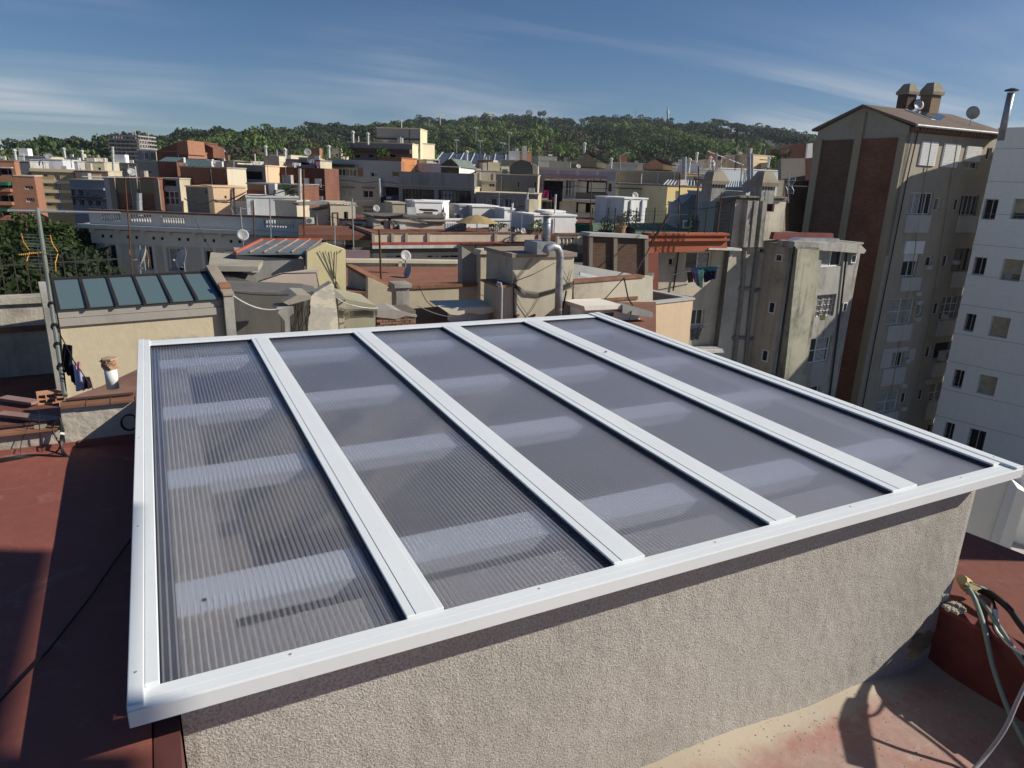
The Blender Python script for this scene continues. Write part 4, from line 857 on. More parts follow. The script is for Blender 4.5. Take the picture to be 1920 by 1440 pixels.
# olive box + brick stack
b = Bld('olive_hut', 'olive rendered hut with cables between the pale slab and the small brick stack', 'hut', 632, 565, 13.0, -3, base=-6)
b.pr('wall', [(632, 640), (634, 562), (648, 560), (704, 572), (704, 640)], 0, 1.3, plaster((0.33, 0.31, 0.22), 0.5))
b.pr('buttress', [(636, 640), (632, 572), (646, 562), (641, 640)], -0.12, -0.001, CREAM)
for k in range(6):
    mb = MB(); p = [b.uv(632+q*15, 574+k*2.2+q*1.6+3*math.sin(q)) for q in range(6)]; mb.tube([(a[0], -0.03-0.12*(a[0] < 0.15), a[1]) for a in p], 0.006, 5); mb.build('wall_wire', BLACKC, b.root)
b = Bld('brick_stack', 'small rough brick stack with crumbling grey cap just behind the skylight', 'chimney', 706, 584, 13.3, -2, base=-5)
ub = b.uv(781, 590)[0]; b.bxl('core', 0.01, ub-0.01, 0.02, 0.7, 0, b.H-0.02, flatm('mortar', (0.16, 0.13, 0.11), 0.9))
bm_ = [None]*3
for i, c in enumerate(((0.30, 0.15, 0.095), (0.22, 0.12, 0.085), (0.25, 0.16, 0.11))):
    t = MB(); t.box(0, 0.112, -0.0, 0.05, 0, 0.045); bm_[i] = t.mesh('brick', flatm('stack_brick%d' % i, c, 0.9, var=0.3, scale=14))
rows = 12
for j in range(rows):
    nb = int(ub/0.122)
    for i in range(nb):
        x = i*0.122+(0.06 if j % 2 else 0); 
        if x+0.112 > ub: continue
        inst('brick', bm_[random.randrange(3)], b.root, (x, -0.012+random.uniform(-0.012, 0.008), b.H-0.10-j*0.055), (0, 0, random.uniform(-0.02, 0.02)))
b.pr('mortar_cap', [(705, 594), (706, 583), (738, 580), (781, 590), (781, 594), (760, 592), (742, 598), (725, 596)], -0.03, 0.7, plaster((0.30, 0.28, 0.25), 0.7))
b = Bld('grey_post', 'stubby grey rendered chimney post on the cream wall', 'chimney', 743, 540, 15.5, -2, base=-5)
b.body(767, 0.4, DIRTG, 545)
# long cream wall behind skylight
b = Bld('terrace_wall', 'long cream stained wall behind the brick stack with a thin terracotta top', 'wall', 690, 528, 17.2, -2, base=-3.4)
b.pr('wall', [(690, 600), (690, 520), (735, 541), (930, 533), (930, 600)], 0, 0.22, CREAM)
b.pr('coping', [(732, 541), (733, 536), (918, 530), (925, 531), (925, 535), (740, 543)], -0.04, 0.28, COP)
b = Bld('terrace_side_wall', 'slanting cream wall with dark top running back from the olive hut', 'wall', 652, 500, 19.0, -58, base=-4.2)
b.pr('wall', [(652, 560), (652, 500), (700, 528), (735, 551), (735, 600)], 0, 0.2, plaster((0.36, 0.33, 0.27), 0.9)); 
b.pr('coping', [(651, 501), (651, 496), (700, 523), (736, 546), (736, 552)], -0.03, 0.23, COP)
# white canopies
b = Bld('white_gazebo', 'white scalloped awning frame just behind the skylight under the cream wall', 'awning', 826, 578, 15.0, -4, base=-4)
b.pr('canopy', [(828, 578), (930, 575), (930, 585), (900, 590), (880, 586), (860, 591), (845, 590)], 0, 1.0, plaster((0.55, 0.53, 0.43), 0.3)); b.pr('front_wall', [(852, 620), (852, 588), (930, 582), (930, 620)], 0.3, 0.5, WHP)
b = Bld('white_pergola', 'white corrugated awning with grey gutter beside the beige cube', 'awning', 1081, 572, 15.5, 2, base=-4)
b.pr('canopy', [(1081, 570), (1152, 567), (1152, 575), (1083, 578)], -0.3, 0.6, PALE); b.pr('wall', [(1083, 600), (1083, 578), (1200, 578), (1200, 600)], 0, 0.3, WHP)
b.pr('gutter', [(1150, 567), (1160, 567), (1206, 580), (1206, 590), (1160, 584), (1150, 582)], -0.35, -0.05, flatm('grey_gutter', (0.25, 0.26, 0.25), 0.6))
for k, (x0, x1) in enumerate(((1092, 1118), (1128, 1150))): make_window(b.root, lambda u, y, z: (u, y, z), *b.rect(x0, 584, x1, 594), -0.05, cols=1)
# --------------------------------------------------- central block with the steel duct
b = Bld('service_hut', 'tall cream hut wall draped with cables carrying the steel flue', 'hut', 962, 483, 15.3, -2, base=-6)
b.body(1076, 1.5, [plaster((0.47, 0.43, 0.33), 0.5, (0.22, 0.2, 0.16)), BEIGE], 490, coping=plaster((0.26, 0.21, 0.165), 0.5))
b.bx('lower_wing', 936, 537, 963, 620, -0.02, 0.9, CREAM); b.bx('lower_coping', 932, 534, 963, 538, -0.06, 0.95, COP)
def btube(b, name, pts, r, mat=BLACKC, n=6, parent=None, smooth=False):
    mb = MB(); mb.tube([(*(lambda q: (q[0], y, q[1]))(b.uv(px, py, y)),) for px, py, y in pts], r, n); return mb.build(name, mat, parent or b.root, smooth=smooth)
for k in range(7): btube(b, 'draped_cable', [(962, 531+k, -0.03), (985, 545+k*1.5, -0.03), (1010, 549+k*1.2, -0.03), (1035, 543+k, -0.03), (1075, 528+k*1.5, -0.03)], 0.006)
for k, (a, c) in enumerate((((996, 484), (962, 528)), ((1000, 484), (963, 532)), ((1042, 492), (963, 528)), ((1052, 500), (1078, 540)), ((964, 548), (992, 594)), ((1012, 556), (985, 596)), ((1073, 505), (1060, 545)))): btube(b, 'wall_wire', [(*a, -0.025), ((a[0]+c[0])/2, (a[1]+c[1])/2+3, -0.025), (*c, -0.025)], 0.005)
btube(b, 'downpipe', [(963, 534, -0.05), (964, 600, -0.05)], 0.014); btube(b, 'downpipe', [(1062, 545, -0.05), (1055, 580, -0.05), (1050, 600, -0.05)], 0.02)
for x in (966, 996): btube(b, 'pipe_stub', [(x, 594, -0.02), (x+6, 591, -0.25)], 0.035, TILEC, 8)
b2 = Bld('steel_flue', 'big galvanised steel flue with a box, an elbow and a ring cap', 'flue', 1012, 455, 15.2, -2, base=-6)
def ringtube(px, pts, r):
    mb = MB(); mb.tube(pts, r, 16); return mb
A = [b2.uv(1026, 405, 0.4), b2.uv(1024, 455, 0.4)]
mb = MB(); mb.tube([(A[0][0], 0.4, A[0][1]), (A[1][0], 0.4, A[1][1])], 0.09, 16); mb.build('vertical_duct', GALV, b2.root, smooth=True)
mb = MB(); mb.lathe([(0.16, 0.0), (0.16, 0.04), (0.05, 0.08)], 14, (A[0][0], 0.4, A[0][1]+0.02)); mb.build('rain_cap', plaster((0.4, 0.37, 0.32), 0.5), b2.root)
for t in (0.25, 0.5, 0.75, 0.97):
    q = (A[0][0]*(1-t)+A[1][0]*t, 0.4, A[0][1]*(1-t)+A[1][1]*t); mb = MB(); mb.lathe([(0.096, -0.01), (0.096, 0.01)], 16, q); mb.build('duct_seam', GALV, b2.root)
b2.bx('plenum_box', 1011, 455, 1046, 478, 0.1, 0.75, GALV)
pts = [(1022, 474), (1026, 466), (1036, 462), (1045, 465), (1049, 473), (1050, 490), (1048, 540), (1046, 600)]
mb = MB(); mb.tube([(*(lambda q: (q[0], -0.12, q[1]))(b2.uv(*p, -0.12)),) for p in pts], [0.086]*8, 14); mb.build('elbow_duct', GALV, b2.root, smooth=True)
for y in (482, 500, 520, 540, 560, 580):
    q = b2.uv(1050-(y-490)*0.035, y, -0.12); mb = MB(); mb.lathe([(0.092, -0.008), (0.092, 0.008)], 14, (q[0], -0.12, q[1])); mb.build('duct_seam', GALV, b2.root)
b = Bld('cream_terrace_block', 'cream block with chimney stub left of the cable draped hut', 'terrace block', 866, 462, 18.0, -2, base=-4)
b.pr('wall', [(866, 560), (866, 462), (895, 480), (898, 478), (925, 480), (925, 560)], 0, 0.3, plaster((0.30, 0.28, 0.25), 0.5))
b.pr('pillar', [(893, 560), (893, 472), (926, 472), (926, 560)], -0.3, -0.002, CREAM); b.pr('pillar_cap', [(890, 474), (893, 466), (922, 466), (929, 474)], -0.36, 0.1, CREAM2)
b.pr('back_wall', [(925, 560), (925, 490), (935, 480), (962, 482), (962, 560)], 0.2, 0.6, BEIGE); b.pr('coping', [(926, 480), (962, 476), (962, 480), (930, 484)], 0.1, 0.7, COP)
def acunit(name, label, b, x0, y0, x1, y1, y=-0.35, group=None, dark=False):
    r = b.rect(x0, y0, x1, y1); o = thing(name, label, 'air conditioner', (0, 0, 0), 0, group); o.matrix_world = b.root.matrix_world.copy() if False else Matrix.Translation((b.root.location)) @ Matrix.Rotation(b.a, 4, 'Z') @ Matrix.Translation((r[0], y, r[2]))
    w, h = r[1]-r[0], r[3]-r[2]; mb = MB(); mb.box(0, w, 0, w*0.35, 0, h); mb.build('casing', OFFW, o)
    mb = MB(); mb.lathe([(min(w, h)*0.38, 0), (min(w, h)*0.38, 0.012), (min(w, h)*0.05, 0.013)], 16); g = mb.build('fan_grille', flatm('dark_grille', (0.06, 0.065, 0.07), 0.6), o); g.location = (w*0.42, -0.001, h*0.5); g.rotation_euler = (R_(90), 0, 0)
    mb = MB()
    for k in range(5): mb.box(w*0.1, w*0.74, -0.022, -0.014, h*(0.18+0.16*k), h*(0.18+0.16*k)+h*0.02)
    mb.build('guard_bars', OFFW, o); return o
acunit('air_conditioner', 'white air conditioner on the shaded wall left of the cable draped hut', b, 928, 508, 947, 526, -0.25)
b3 = b
o = thing('pvc_pipe', 'grey curved pvc vent pipe standing by the cream wall', 'pipe', Pd(939, 600, 14.6))
p0 = Pd(939, 600, 14.6); mb = MB(); mb.tube([Vector((0, 0, 0)), Pd(940, 540, 14.6)-p0, Pd(938, 531, 14.6)-p0, Pd(934, 530, 14.6)-p0, Pd(932, 536, 14.6)-p0], 0.035, 10); mb.build('tube', flatm('grey_pvc', (0.33, 0.35, 0.38), 0.5), o)
b = Bld('right_cream_wall', 'cream terrace wall with dark top right of the steel flue', 'wall', 1076, 529, 18.0, 6, base=-4)
b.pr('wall', [(1076, 590), (1076, 530), (1206, 519), (1224, 518), (1224, 590)], 0, 0.25, plaster((0.45, 0.42, 0.34), 0.8, (0.16, 0.15, 0.12))); b.pr('coping', [(1075, 531), (1075, 527), (1207, 516), (1207, 520)], -0.04, 0.3, COP); b.pr('base_band', [(1076, 569), (1076, 563), (1195, 555), (1195, 561)], -0.03, -0.002, COP)
struct_flat('dark_gap_roof', [(1070, 530), (1220, 520), (1250, 480), (1070, 490)], -3.6, DARKP)
b = Bld('grey_low_wall', 'grey wall with bluish panel lying in the gap behind the cream wall', 'wall', 1076, 498, 23, 3, base=-5)
b.pr('wall', [(1070, 540), (1070, 494), (1185, 514), (1200, 530), (1200, 545)], 0, 0.2, GREYP); b.pr('panel', [(1078, 508), (1120, 518), (1118, 524), (1078, 514)], -0.3, -0.24, WHG)
# beige cube at the right end of the skylight
b = Bld('beige_cube', 'smooth beige rendered cube with open roof terrace behind the skylight frame', 'terrace block', 1209, 572, 20, 9, base=-9)
u1_ = b.uv(1300, 558)[0]
b.body(1300, 3.2, [SAND, plaster((0.34, 0.27, 0.19), 0.3)], 560, parapet=0.35, coping=plaster((0.36, 0.36, 0.34), 0.4), cw=0.16)
struct_flat('cream_roof', [(1080, 580), (1210, 585), (1300, 556), (1190, 540), (1080, 560)], -3.9, DARKP)
# ================================================================== RIGHT SIDE: tall blocks
b = Bld('tall_apartment_block', 'tallest block, gabled roof, bare brick side wall and khaki rear facade with rows of windows', 'apartment block', 1706, 237, 45.5, -1.0)
u1 = b.uv(1871, 247)[0]; H = b.H
def W2(x0, y0, x1, y1, **k): b.win(x0, y0, x1, y1, **k)
SHW = dict(fill='shutter', rec=0.02, frame=WHITE)
W2(1724, 265, 1755, 311, **SHW); W2(1766, 269, 1797, 314, **SHW); W2(1809, 274, 1838, 303, **SHW)
W2(1809, 303, 1834, 316, cols=2); W2(1849, 277, 1859, 300, cols=1)
W2(1704, 361, 1748, 402, cols=4); W2(1800, 366, 1833, 404, cols=4, rows=2, bars=5); W2(1753, 371, 1765, 395, cols=1); W2(1789, 372, 1799, 395, cols=1)
W2(1692, 477, 1720, 518, cols=2, shut=0.32, frame=WHITE); W2(1736, 481, 1748, 500, cols=1); W2(1767, 479, 1778, 501, cols=1); W2(1787, 466, 1824, 508, cols=2, frame=WOODB)
W2(1664, 560, 1712, 608, cols=2, rows=2, fill='curtain'); W2(1719, 571, 1730, 592, cols=1); W2(1750, 568, 1761, 590, cols=1); W2(1764, 555, 1805, 599, cols=4, rows=3)
W2(1671, 661, 1693, 688, cols=2); W2(1736, 650, 1746, 671, cols=1); W2(1752, 641, 1790, 672, fill='dark', cols=1)
W2(1643, 735, 1684, 772, cols=2, rows=2, fill='curtain'); W2(1690, 737, 1700, 757, cols=1); W2(1722, 731, 1732, 751, cols=1); W2(1743, 719, 1768, 752, cols=2, rows=2)
W2(1738, 795, 1764, 825, cols=2)
b.body(None, 1, KHAKI) if False else None
b.W = None
def tall_body():
    pass
b.body(1871, 6.1, [KHAKI, KHAKI], 247)
for o in list(b.root.children):
    if o.name.startswith('roof'): bpy.data.objects.remove(o)
# gable brick face on the left side
D = 6.1; zr = H+1.2
mb = MB(); mb.prismx([(0.0, H-7.0), (D, H-7.0), (D, H+0.02), (D*0.5, zr), (0.0, H+0.02)], -0.02, 0.25); mb.build('gable', plaster((0.27, 0.25, 0.20), 0.5), b.root)
for (y0, y1, mat) in ((0.45, D*0.5-0.25, brickm((0.25, 0.10, 0.06), (0.17, 0.068, 0.045), (0.15, 0.11, 0.085), stain=0.75)), (D*0.5+0.25, D-0.5, BRKD)):
    mb = MB(); mb.box(-0.05, -0.021, y0, y1, 0, H-0.55); mb.build('brick_infill', mat, b.root)
for y0, y1 in ((0.0, 0.44), (D*0.5-0.24, D*0.5+0.24), (D-0.49, D)):
    mb = MB(); mb.box(-0.14, -0.022, y0, y1, 0, H-0.5 if y0 != D*0.5-0.24 else zr-0.3); mb.build('pilaster', plaster((0.27, 0.235, 0.17), 0.4), b.root)
mb = MB(); mb.hexa([(-0.25, -0.5, H-0.02), (u1+0.1, -0.5, H-0.02), (u1+0.1, D*0.5, zr), (-0.25, D*0.5, zr)], [(-0.25, -0.5, H+0.12), (u1+0.1, -0.5, H+0.12), (u1+0.1, D*0.5, zr+0.14), (-0.25, D*0.5, zr+0.14)])
mb.hexa([(-0.25, D*0.5+0.002, zr), (u1+0.1, D*0.5+0.002, zr), (u1+0.1, D+0.3, H), (-0.25, D+0.3, H)], [(-0.25, D*0.5+0.002, zr+0.14), (u1+0.1, D*0.5+0.002, zr+0.14), (u1+0.1, D+0.3, H+0.14), (-0.25, D+0.3, H+0.14)]); mb.build('roof', plaster((0.14, 0.105, 0.085), 0.8), b.root)
em = MB(); em.hexa([(0, -0.42, -0.16), (0.15, -0.42, -0.16), (0.15, 0, -0.28), (0, 0, -0.28)], [(0, -0.42, 0), (0.15, -0.42, 0), (0.15, 0, 0), (0, 0, 0)]); EM = em.mesh('eave_tile', TILEC)
n = int(u1/0.3)
for i in range(n): inst('eave_tile', EM, b.root, (0.08+i*0.3, -0.003, H-0.025))
for x in (1740, 1789): btube(b, 'downpipe', [(x+7, 262, -0.08), (x-4, 330, -0.08), (x-38, 560, -0.08), (x-85, 830, -0.08)], 0.03, KHAKI)
btube(b, 'downpipe', [(1723, 240, -0.1), (1700, 340, -0.1), (1676, 460, -0.1), (1640, 640, -0.1), (1612, 790, -0.1)], 0.035)
mb = MB(); mb.tube([(-0.2, -0.55, H+0.02), (u1+0.1, -0.55, H+0.02)], 0.07, 6); mb.build('gutter', OFFW, b.root)
PNL = plaster((0.46, 0.45, 0.42), 0.25)
for q in ((1696, 403, 1741, 436), (1794, 405, 1829, 436), (1687, 520, 1724, 545), (1784, 510, 1817, 538), (1662, 609, 1706, 639), (1757, 600, 1798, 628), (1748, 680, 1782, 704), (1736, 753, 1763, 783), (1640, 774, 1680, 800)): b.bx('balcony_panel', *q, -0.10, -0.003, PNL)
b.bx('side_patch', 1704, 654, 1715, 676, -0.03, -0.003, PNL)
r = b.rect(1694, 454, 1729, 520); b.bx('white_surround', 1696, 452, 1731, 476, -0.06, -0.003, WHP)
r = b.rect(1653, 652, 1700, 722); b.bx('white_surround', 1655, 652, 1702, 660, -0.06, -0.003, PNL); b.bx('white_surround', 1653, 690, 1695, 721, -0.06, -0.003, PNL)
b.bx('white_surround', 1651, 661, 1670, 689, -0.06, -0.003, PNL)
acunit('air_conditioner', 'air conditioner in the dark balcony of the tallest block', b, 1756, 656, 1776, 672, -0.5)
for k, (x, y) in enumerate(((1738, 500), (1717, 549), (1719, 566), (1716, 597), (1789, 491), (1768, 592), (1697, 675), (1690, 764), (1737, 714), (1691, 721))): b.bx('wall_box', x-4, y-3, x+4, y+4, -0.25, -0.02, OFFW)
def chimney(name, label, cpx, cpy, D, w, h, hood, mat, group=None):
    c = Pd(cpx, cpy, D); o = thing(name, label, 'chimney', c, R_(-5), group)
    mb = MB(); mb.box(-w/2, w/2, -w/2, w/2, -0.6, h); mb.build('stack', mat, o)
    mb = MB(); e = w*0.62; q = w*0.30; mb.hexa([(-e, -e, h+0.002), (e, -e, h+0.002), (e, e, h+0.002), (-e, e, h+0.002)], [(-e*1.04, -e*1.04, h+hood*0.25), (e*1.04, -e*1.04, h+hood*0.25), (e*1.04, e*1.04, h+hood*0.25), (-e*1.04, e*1.04, h+hood*0.25)])
    mb.hexa([(-e*1.03, -e*1.03, h+hood*0.252), (e*1.03, -e*1.03, h+hood*0.252), (e*1.03, e*1.03, h+hood*0.252), (-e*1.03, e*1.03, h+hood*0.252)], [(-q, -q, h+hood), (q, -q, h+hood), (q, q, h+hood), (-q, q, h+hood)]); mb.build('hood', plaster((0.27, 0.235, 0.18), 0.9, (0.09, 0.08, 0.06)), o)
    sl_ = MB(); sl_.box(-w*0.01, w*0.1, -w*0.01, w*0.06, 0, w*0.25)
    for i in range(5):
        mb = MB(); x = -w*0.42+w*0.84*i/4; mb.box(x-w*0.03, x+w*0.03, -w*0.515, -w*0.501, h-w*0.22, h-0.002); mb.build('smoke_slot', DARKO, o)
    return o
chimney('hooded_chimney', 'left of the two hooded brick chimneys on the tallest roof', 1697, 203, 51, 0.72, 0.75, 0.62, BRKD)
chimney('hooded_chimney', 'right of the two hooded brick chimneys on the tallest roof', 1741, 204, 52, 0.8, 0.75, 0.72, brickm((0.34, 0.24, 0.15), (0.28, 0.2, 0.13), (0.2, 0.17, 0.13)))
o = thing('solar_collector', 'white edged solar collector lying on the tallest roof', 'solar panel', Pd(1722, 213, 49), R_(-3))
mb = MB(); mb.hexa([(0, -0.9, -0.5), (3.2, -0.9, -0.8), (3.2, 0.9, 0.1), (0, 0.9, 0.2)], [(0, -0.9, -0.35), (3.2, -0.9, -0.65), (3.2, 0.9, 0.22), (0, 0.9, 0.32)]); mb.build('frame', WHITE, o)
mb = MB(); mb.hexa([(0.1, -0.8, -0.3), (3.1, -0.8, -0.58), (3.1, 0.8, 0.2), (0.1, 0.8, 0.29)], [(0.1, -0.8, -0.28), (3.1, -0.8, -0.56), (3.1, 0.8, 0.22), (0.1, 0.8, 0.31)]); mb.build('glazing', glassm((0.03, 0.04, 0.06), 0.15, 'solar_glass'), o)
def dish(label, px, py, D, rpx, az, el=25, pole=1.0, group=None, name='satellite_dish'):
    c = Pd(px, py, D); r = rpx/FPX*D*1.05; o = thing(name, label, 'satellite dish', c-Vector((0, 0, pole)), 0, group)
    dv = Vector((math.sin(R_(az))*math.cos(R_(el)), math.cos(R_(az))*math.cos(R_(el)), math.sin(R_(el)))); q = dv.to_track_quat('Z', 'Y').to_euler()
    mb = MB(); N = 20; prof = [(0.001, 0.0), (r*0.35, r*0.03), (r*0.7, r*0.12), (r, r*0.25), (r*1.0, r*0.22), (r*0.7, r*0.09), (r*0.35, 0.0), (0.001, -r*0.03)]; mb.lathe(prof, N)
    a = mb.build('reflector', flatm('grey_dish_paint', (0.33, 0.335, 0.34), 0.5, var=0.12), o, smooth=True); a.location = (0, 0, pole); a.rotation_euler = q
    up = Vector((0, 0, 1)); f = c*0+Vector((0, 0, pole))+dv*r*1.05-up*r*0.45
    mb = MB(); mb.tube([Vector((0, 0, pole))-up*r*0.95+dv*r*0.15, f], r*0.035, 5); mb.build('arm', ALU, o)
    mb = MB(); mb.tube([f-dv*r*0.05, f-dv*r*0.25], r*0.08, 8); mb.build('receiver', OFFW, o)
    mb = MB(); mb.tube([(0, 0, 0), (0, 0, pole), tuple(Vector((0, 0, pole))-dv*0.01)], max(0.018, r*0.05), 6); mb.build('mast', GALV, o); return o
dish('small dish at the right end of the tallest roof', 1823, 212, 44, 9, 80, 20, 0.6)
dish('white dish between the two hooded chimneys on the tallest roof', 1721, 197, 51, 8, 200, 15, 0.7)
# grey dark block behind/left of it
b = Bld('dark_brick_block', 'dark windowless brick and render wall left of the tallest block', 'building', 1478, 339, 50, -8)
b.pr('wall', [(1478, 800), (1478, 339), (1596, 337), (1596, 800)], 0, 0.3, BRKD)
b.pr('render_pilaster', [(1536, 450), (1540, 339), (1547, 339), (1545, 450)], -0.1, -0.002, plaster((0.16, 0.15, 0.14), 0.5))
b.pr('upper_wall', [(1484, 338), (1484, 297), (1530, 296), (1530, 338)], 1.0, 1.3, plaster((0.19, 0.18, 0.165), 0.5))
b.pr('mesh_fence', [(1478, 440), (1478, 425), (1594, 384), (1594, 440)], -2.0, -1.98, flatm('black_netting', (0.02, 0.02, 0.022), 0.9))
b = Bld('far_red_block', 'dark red block with a white side panel beyond the dark brick wall', 'building', 1462, 278, 110, -20)
b.pr('wall', [(1452, 420), (1464, 279), (1490, 270), (1526, 269), (1526, 420)], 0, 3, plaster((0.10, 0.045, 0.04), 0.4)); b.pr('white_panel', [(1505, 297), (1508, 270), (1517, 269), (1516, 296)], -1, -0.6, WHP)
# white building at the right edge
b = Bld('white_block', 'pale panelled block with square windows along the right edge', 'apartment block', 1873, 243, 48.5, -78)
PALEB = plaster((0.80, 0.73, 0.68), 0.16, (0.6, 0.55, 0.51), grain=0.2)
print('white w', b.H, b.uv(1920, 236), b.uv(1985, 238))
for q in ((1897, 373, 1945, 412, 'b'), (1877, 486, 1916, 527, 's'), (1855, 594, 1892, 633, 's'), (1832, 704, 1868, 741, 's')): b.win(*q[:4], fill='glass', cols=1, frame=flatm('sandy_shutter', (0.42, 0.38, 0.27), 0.8), shut=0.98 if q[4] == 's' and q[1] != 486 else 0.7, rec=0.45)
for q in ((1843, 373, 1869, 412), (1824, 482, 1848, 516), (1808, 588, 1828, 622), (1786, 693, 1806, 728), (1769, 792, 1788, 826), (1813, 805, 1846, 847)): b.win(*q, fill='dark', cols=2, bars=5, rec=0.35)
b.winl(17, 18.5, b.H-6.2, b.H-4.6, fill='glass', cols=2)
b.body(None, 1, PALEB) if False else None
uR = 34.0
_uv = b.uv
class _:
    pass
def body_w(bb, u1, depth, mats):
    f = bb.uv; bb.uv = lambda *a: (u1, 0); bb.body(1920, depth, mats); bb.uv = f
body_w(b, uR, 12, [PALEB, PALEB])
for k in range(11):
    mb = MB(); z = b.H-1.0-k*1.75; mb.box(0, uR, -0.012, -0.001, z-0.018, z); mb.build('panel_joint', flatm('joint_line', (0.30, 0.28, 0.27), 0.9), b.root)
for (x0, y0, x1, y1) in ((1862, 1000, 1885, 1040),):
    pass
o = thing('steel_flue_pipe', 'tall thin steel flue pipe with a flat cap on the white block', 'flue', Pd(1881, 241, 46.5))
t = Pd(1890, 174, 46.5)-Pd(1881, 241, 46.5); mb = MB(); mb.tube([(0, 0, -0.6), (0, 0, t.z)], 0.17, 12); mb.build('pipe', GALV, o, smooth=True); mb = MB(); mb.lathe([(0.32, 0), (0.32, 0.06), (0.1, 0.14)], 12, (0, 0, t.z+0.08)); mb.build('cap', IRON, o)
# pilaster block at the foot of the white wall near the deck
o = thing('buttress', 'pale panelled buttress at the foot of the white wall beyond the red deck', 'buttress', Pd(1862, 1030, 8.0))
b = Bld('buttress_wall', 'pale base wall with sloping block seen past the corner of the stucco curb', 'wall', 1822, 930, 10.0, -50, base=-12)
bpy.data.objects.remove(o)
b.pr('wall', [(1740, 1120), (1740, 912), (1920, 890), (1990, 882), (1990, 1120)], 0, 0.3, PALEB); b.pr('block', [(1853, 1022), (1894, 895), (1912, 905), (1874, 1032)], -0.35, -0.01, PALEB); b.pr('kerb', [(1876, 1033), (1884, 1010), (1940, 1028), (1940, 1060)], -0.4, -0.01, plaster((0.33, 0.31, 0.3), 0.5))
# grey dirty building
b = Bld('stained_grey_block', 'narrow grey block with black water stains, one barred window and a mossy pilaster', 'apartment block', 1480, 462, 34, 4)
b.win(1541, 469, 1581, 500, cols=2, label='white window with dark panes at the top floor'); b.win(1518, 553, 1565, 594, cols=4, rows=4, fill='curtain', bars=8); b.win(1508, 634, 1556, 680, cols=2, rows=2); b.win(1497, 727, 1535, 760, cols=2)
b.win(1485, 469, 1492, 485, cols=1, hole=0); b.win(1594, 478, 1603, 493, cols=1, hole=0); b.win(1578, 567, 1586, 583, cols=1, hole=0)
b.body(1614, 5.0, [DIRTG, plaster((0.38, 0.345, 0.28), 1.1, (0.14, 0.125, 0.10), big=0.4)], 470, coping=DIRTG)
for (y0, y1) in ((567, 588), (655, 676), (478, 492)):
    make_window(b.root, lambda u, y, z: (y, u, z), 0.25, 0.62, b.uv(1482, y1)[1], b.uv(1482, y0)[1], -0.06, cols=1)
b.pr('mossy_pilaster', [(1450, 800), (1484, 460), (1524, 463), (1520, 560), (1485, 800)], -0.35, -0.003, plaster((0.33, 0.32, 0.25), 1.5, (0.06, 0.065, 0.045), big=0.5))
b.pr('bay', [(1533, 504), (1536, 463), (1590, 463), (1586, 504)], -0.0, 0.001, DIRTG) if False else None
b.pr('roof_lip', [(1476, 464), (1478, 452), (1600, 456), (1612, 468), (1608, 474)], -0.35, 0.6, DIRTG)
b.pr('red_upstand', [(1476, 452), (1480, 438), (1590, 440), (1592, 455)], 0.8, 1.0, plaster((0.14, 0.05, 0.045), 0.6)); b.pr('foil_roll', [(1482, 452), (1500, 446), (1570, 447), (1572, 452), (1500, 460), (1484, 459)], -0.1, 0.3, ALU)
btube(b, 'downpipe', [(1490, 462, -0.4), (1470, 600, -0.4), (1448, 760, -0.4), (1442, 800, -0.4)], 0.06); btube(b, 'downpipe', [(1588, 470, -0.08), (1576, 580, -0.08), (1556, 740, -0.08), (1550, 790, -0.08)], 0.05)
cloth('hanging_cloth', 'small lime green cloth under the barred window of the stained grey block', 'cloth', [Pd(1536, 591, 33.5), Pd(1548, 590, 33.5), Pd(1547, 600, 33.5), Pd(1537, 601, 33.5)], clm('lime', (0.45, 0.55, 0.2)), seed=9)
# pipes block & chimney shaft
b = Bld('piped_block', 'cream courtyard facade crossed by grey drain pipes between the lit block and the stained one', 'apartment block', 1376, 440, 33.6, 1)
for q in ((1424, 470, 1434, 503), (1402, 478, 1411, 500), (1412, 560, 1421, 590), (1388, 560, 1399, 592), (1399, 655, 1410, 680), (1376, 650, 1384, 680)): b.win(*q, cols=1)
b.win(1459, 567, 1471, 588, cols=1, hole=0); b.win(1448, 658, 1458, 672, cols=1, hole=0)
b.body(1492, 1.0, [plaster((0.44, 0.39, 0.29), 0.9, (0.18, 0.16, 0.13)), DARKP], 445)
for pts, r in (([(1397, 440), (1394, 520), (1383, 620), (1372, 720)], 0.10), ([(1425, 440), (1412, 530), (1403, 620), (1395, 720)], 0.10)): btube(b, 'drain_pipe', [(*p, -0.3) for p in pts], r, flatm('grey_drain', (0.20, 0.20, 0.195), 0.6), 8)
for pts in (([(1385, 541), (1405, 541), (1412, 547), (1455, 532)]), ([(1373, 633), (1396, 633), (1400, 638), (1446, 624)])): btube(b, 'branch_pipe', [(*p, -0.25) for p in pts], 0.09, flatm('grey_drain', (0.20, 0.20, 0.195), 0.6), 8)
for pts in (([(1421, 510), (1449, 510), (1442, 620), (1428, 690)]), ([(1448, 447), (1452, 500)]), ([(1430, 597), (1450, 590), (1452, 560)])): btube(b, 'thin_pipe', [(*p, -0.08) for p in pts], 0.025, IRON)
b = Bld('chimney_shaft_block', 'tall pale shaft wall with a broken dark hole and stained pilasters', 'shaft', 1380, 374, 33.2, 1)
SH = plaster((0.46, 0.42, 0.34), 0.9, (0.14, 0.13, 0.115), big=0.4)
b.win(1436, 381, 1452, 397, fill='dark', cols=1, frame=flatm('broken_brick', (0.10, 0.04, 0.03), 0.9)); b.win(1400, 380, 1411, 388, fill='dark', cols=1, frame=DARKP); b.win(1423, 466, 1436, 474, cols=1)
b.body(1474, 1.2, [SH, DARKP], 380)
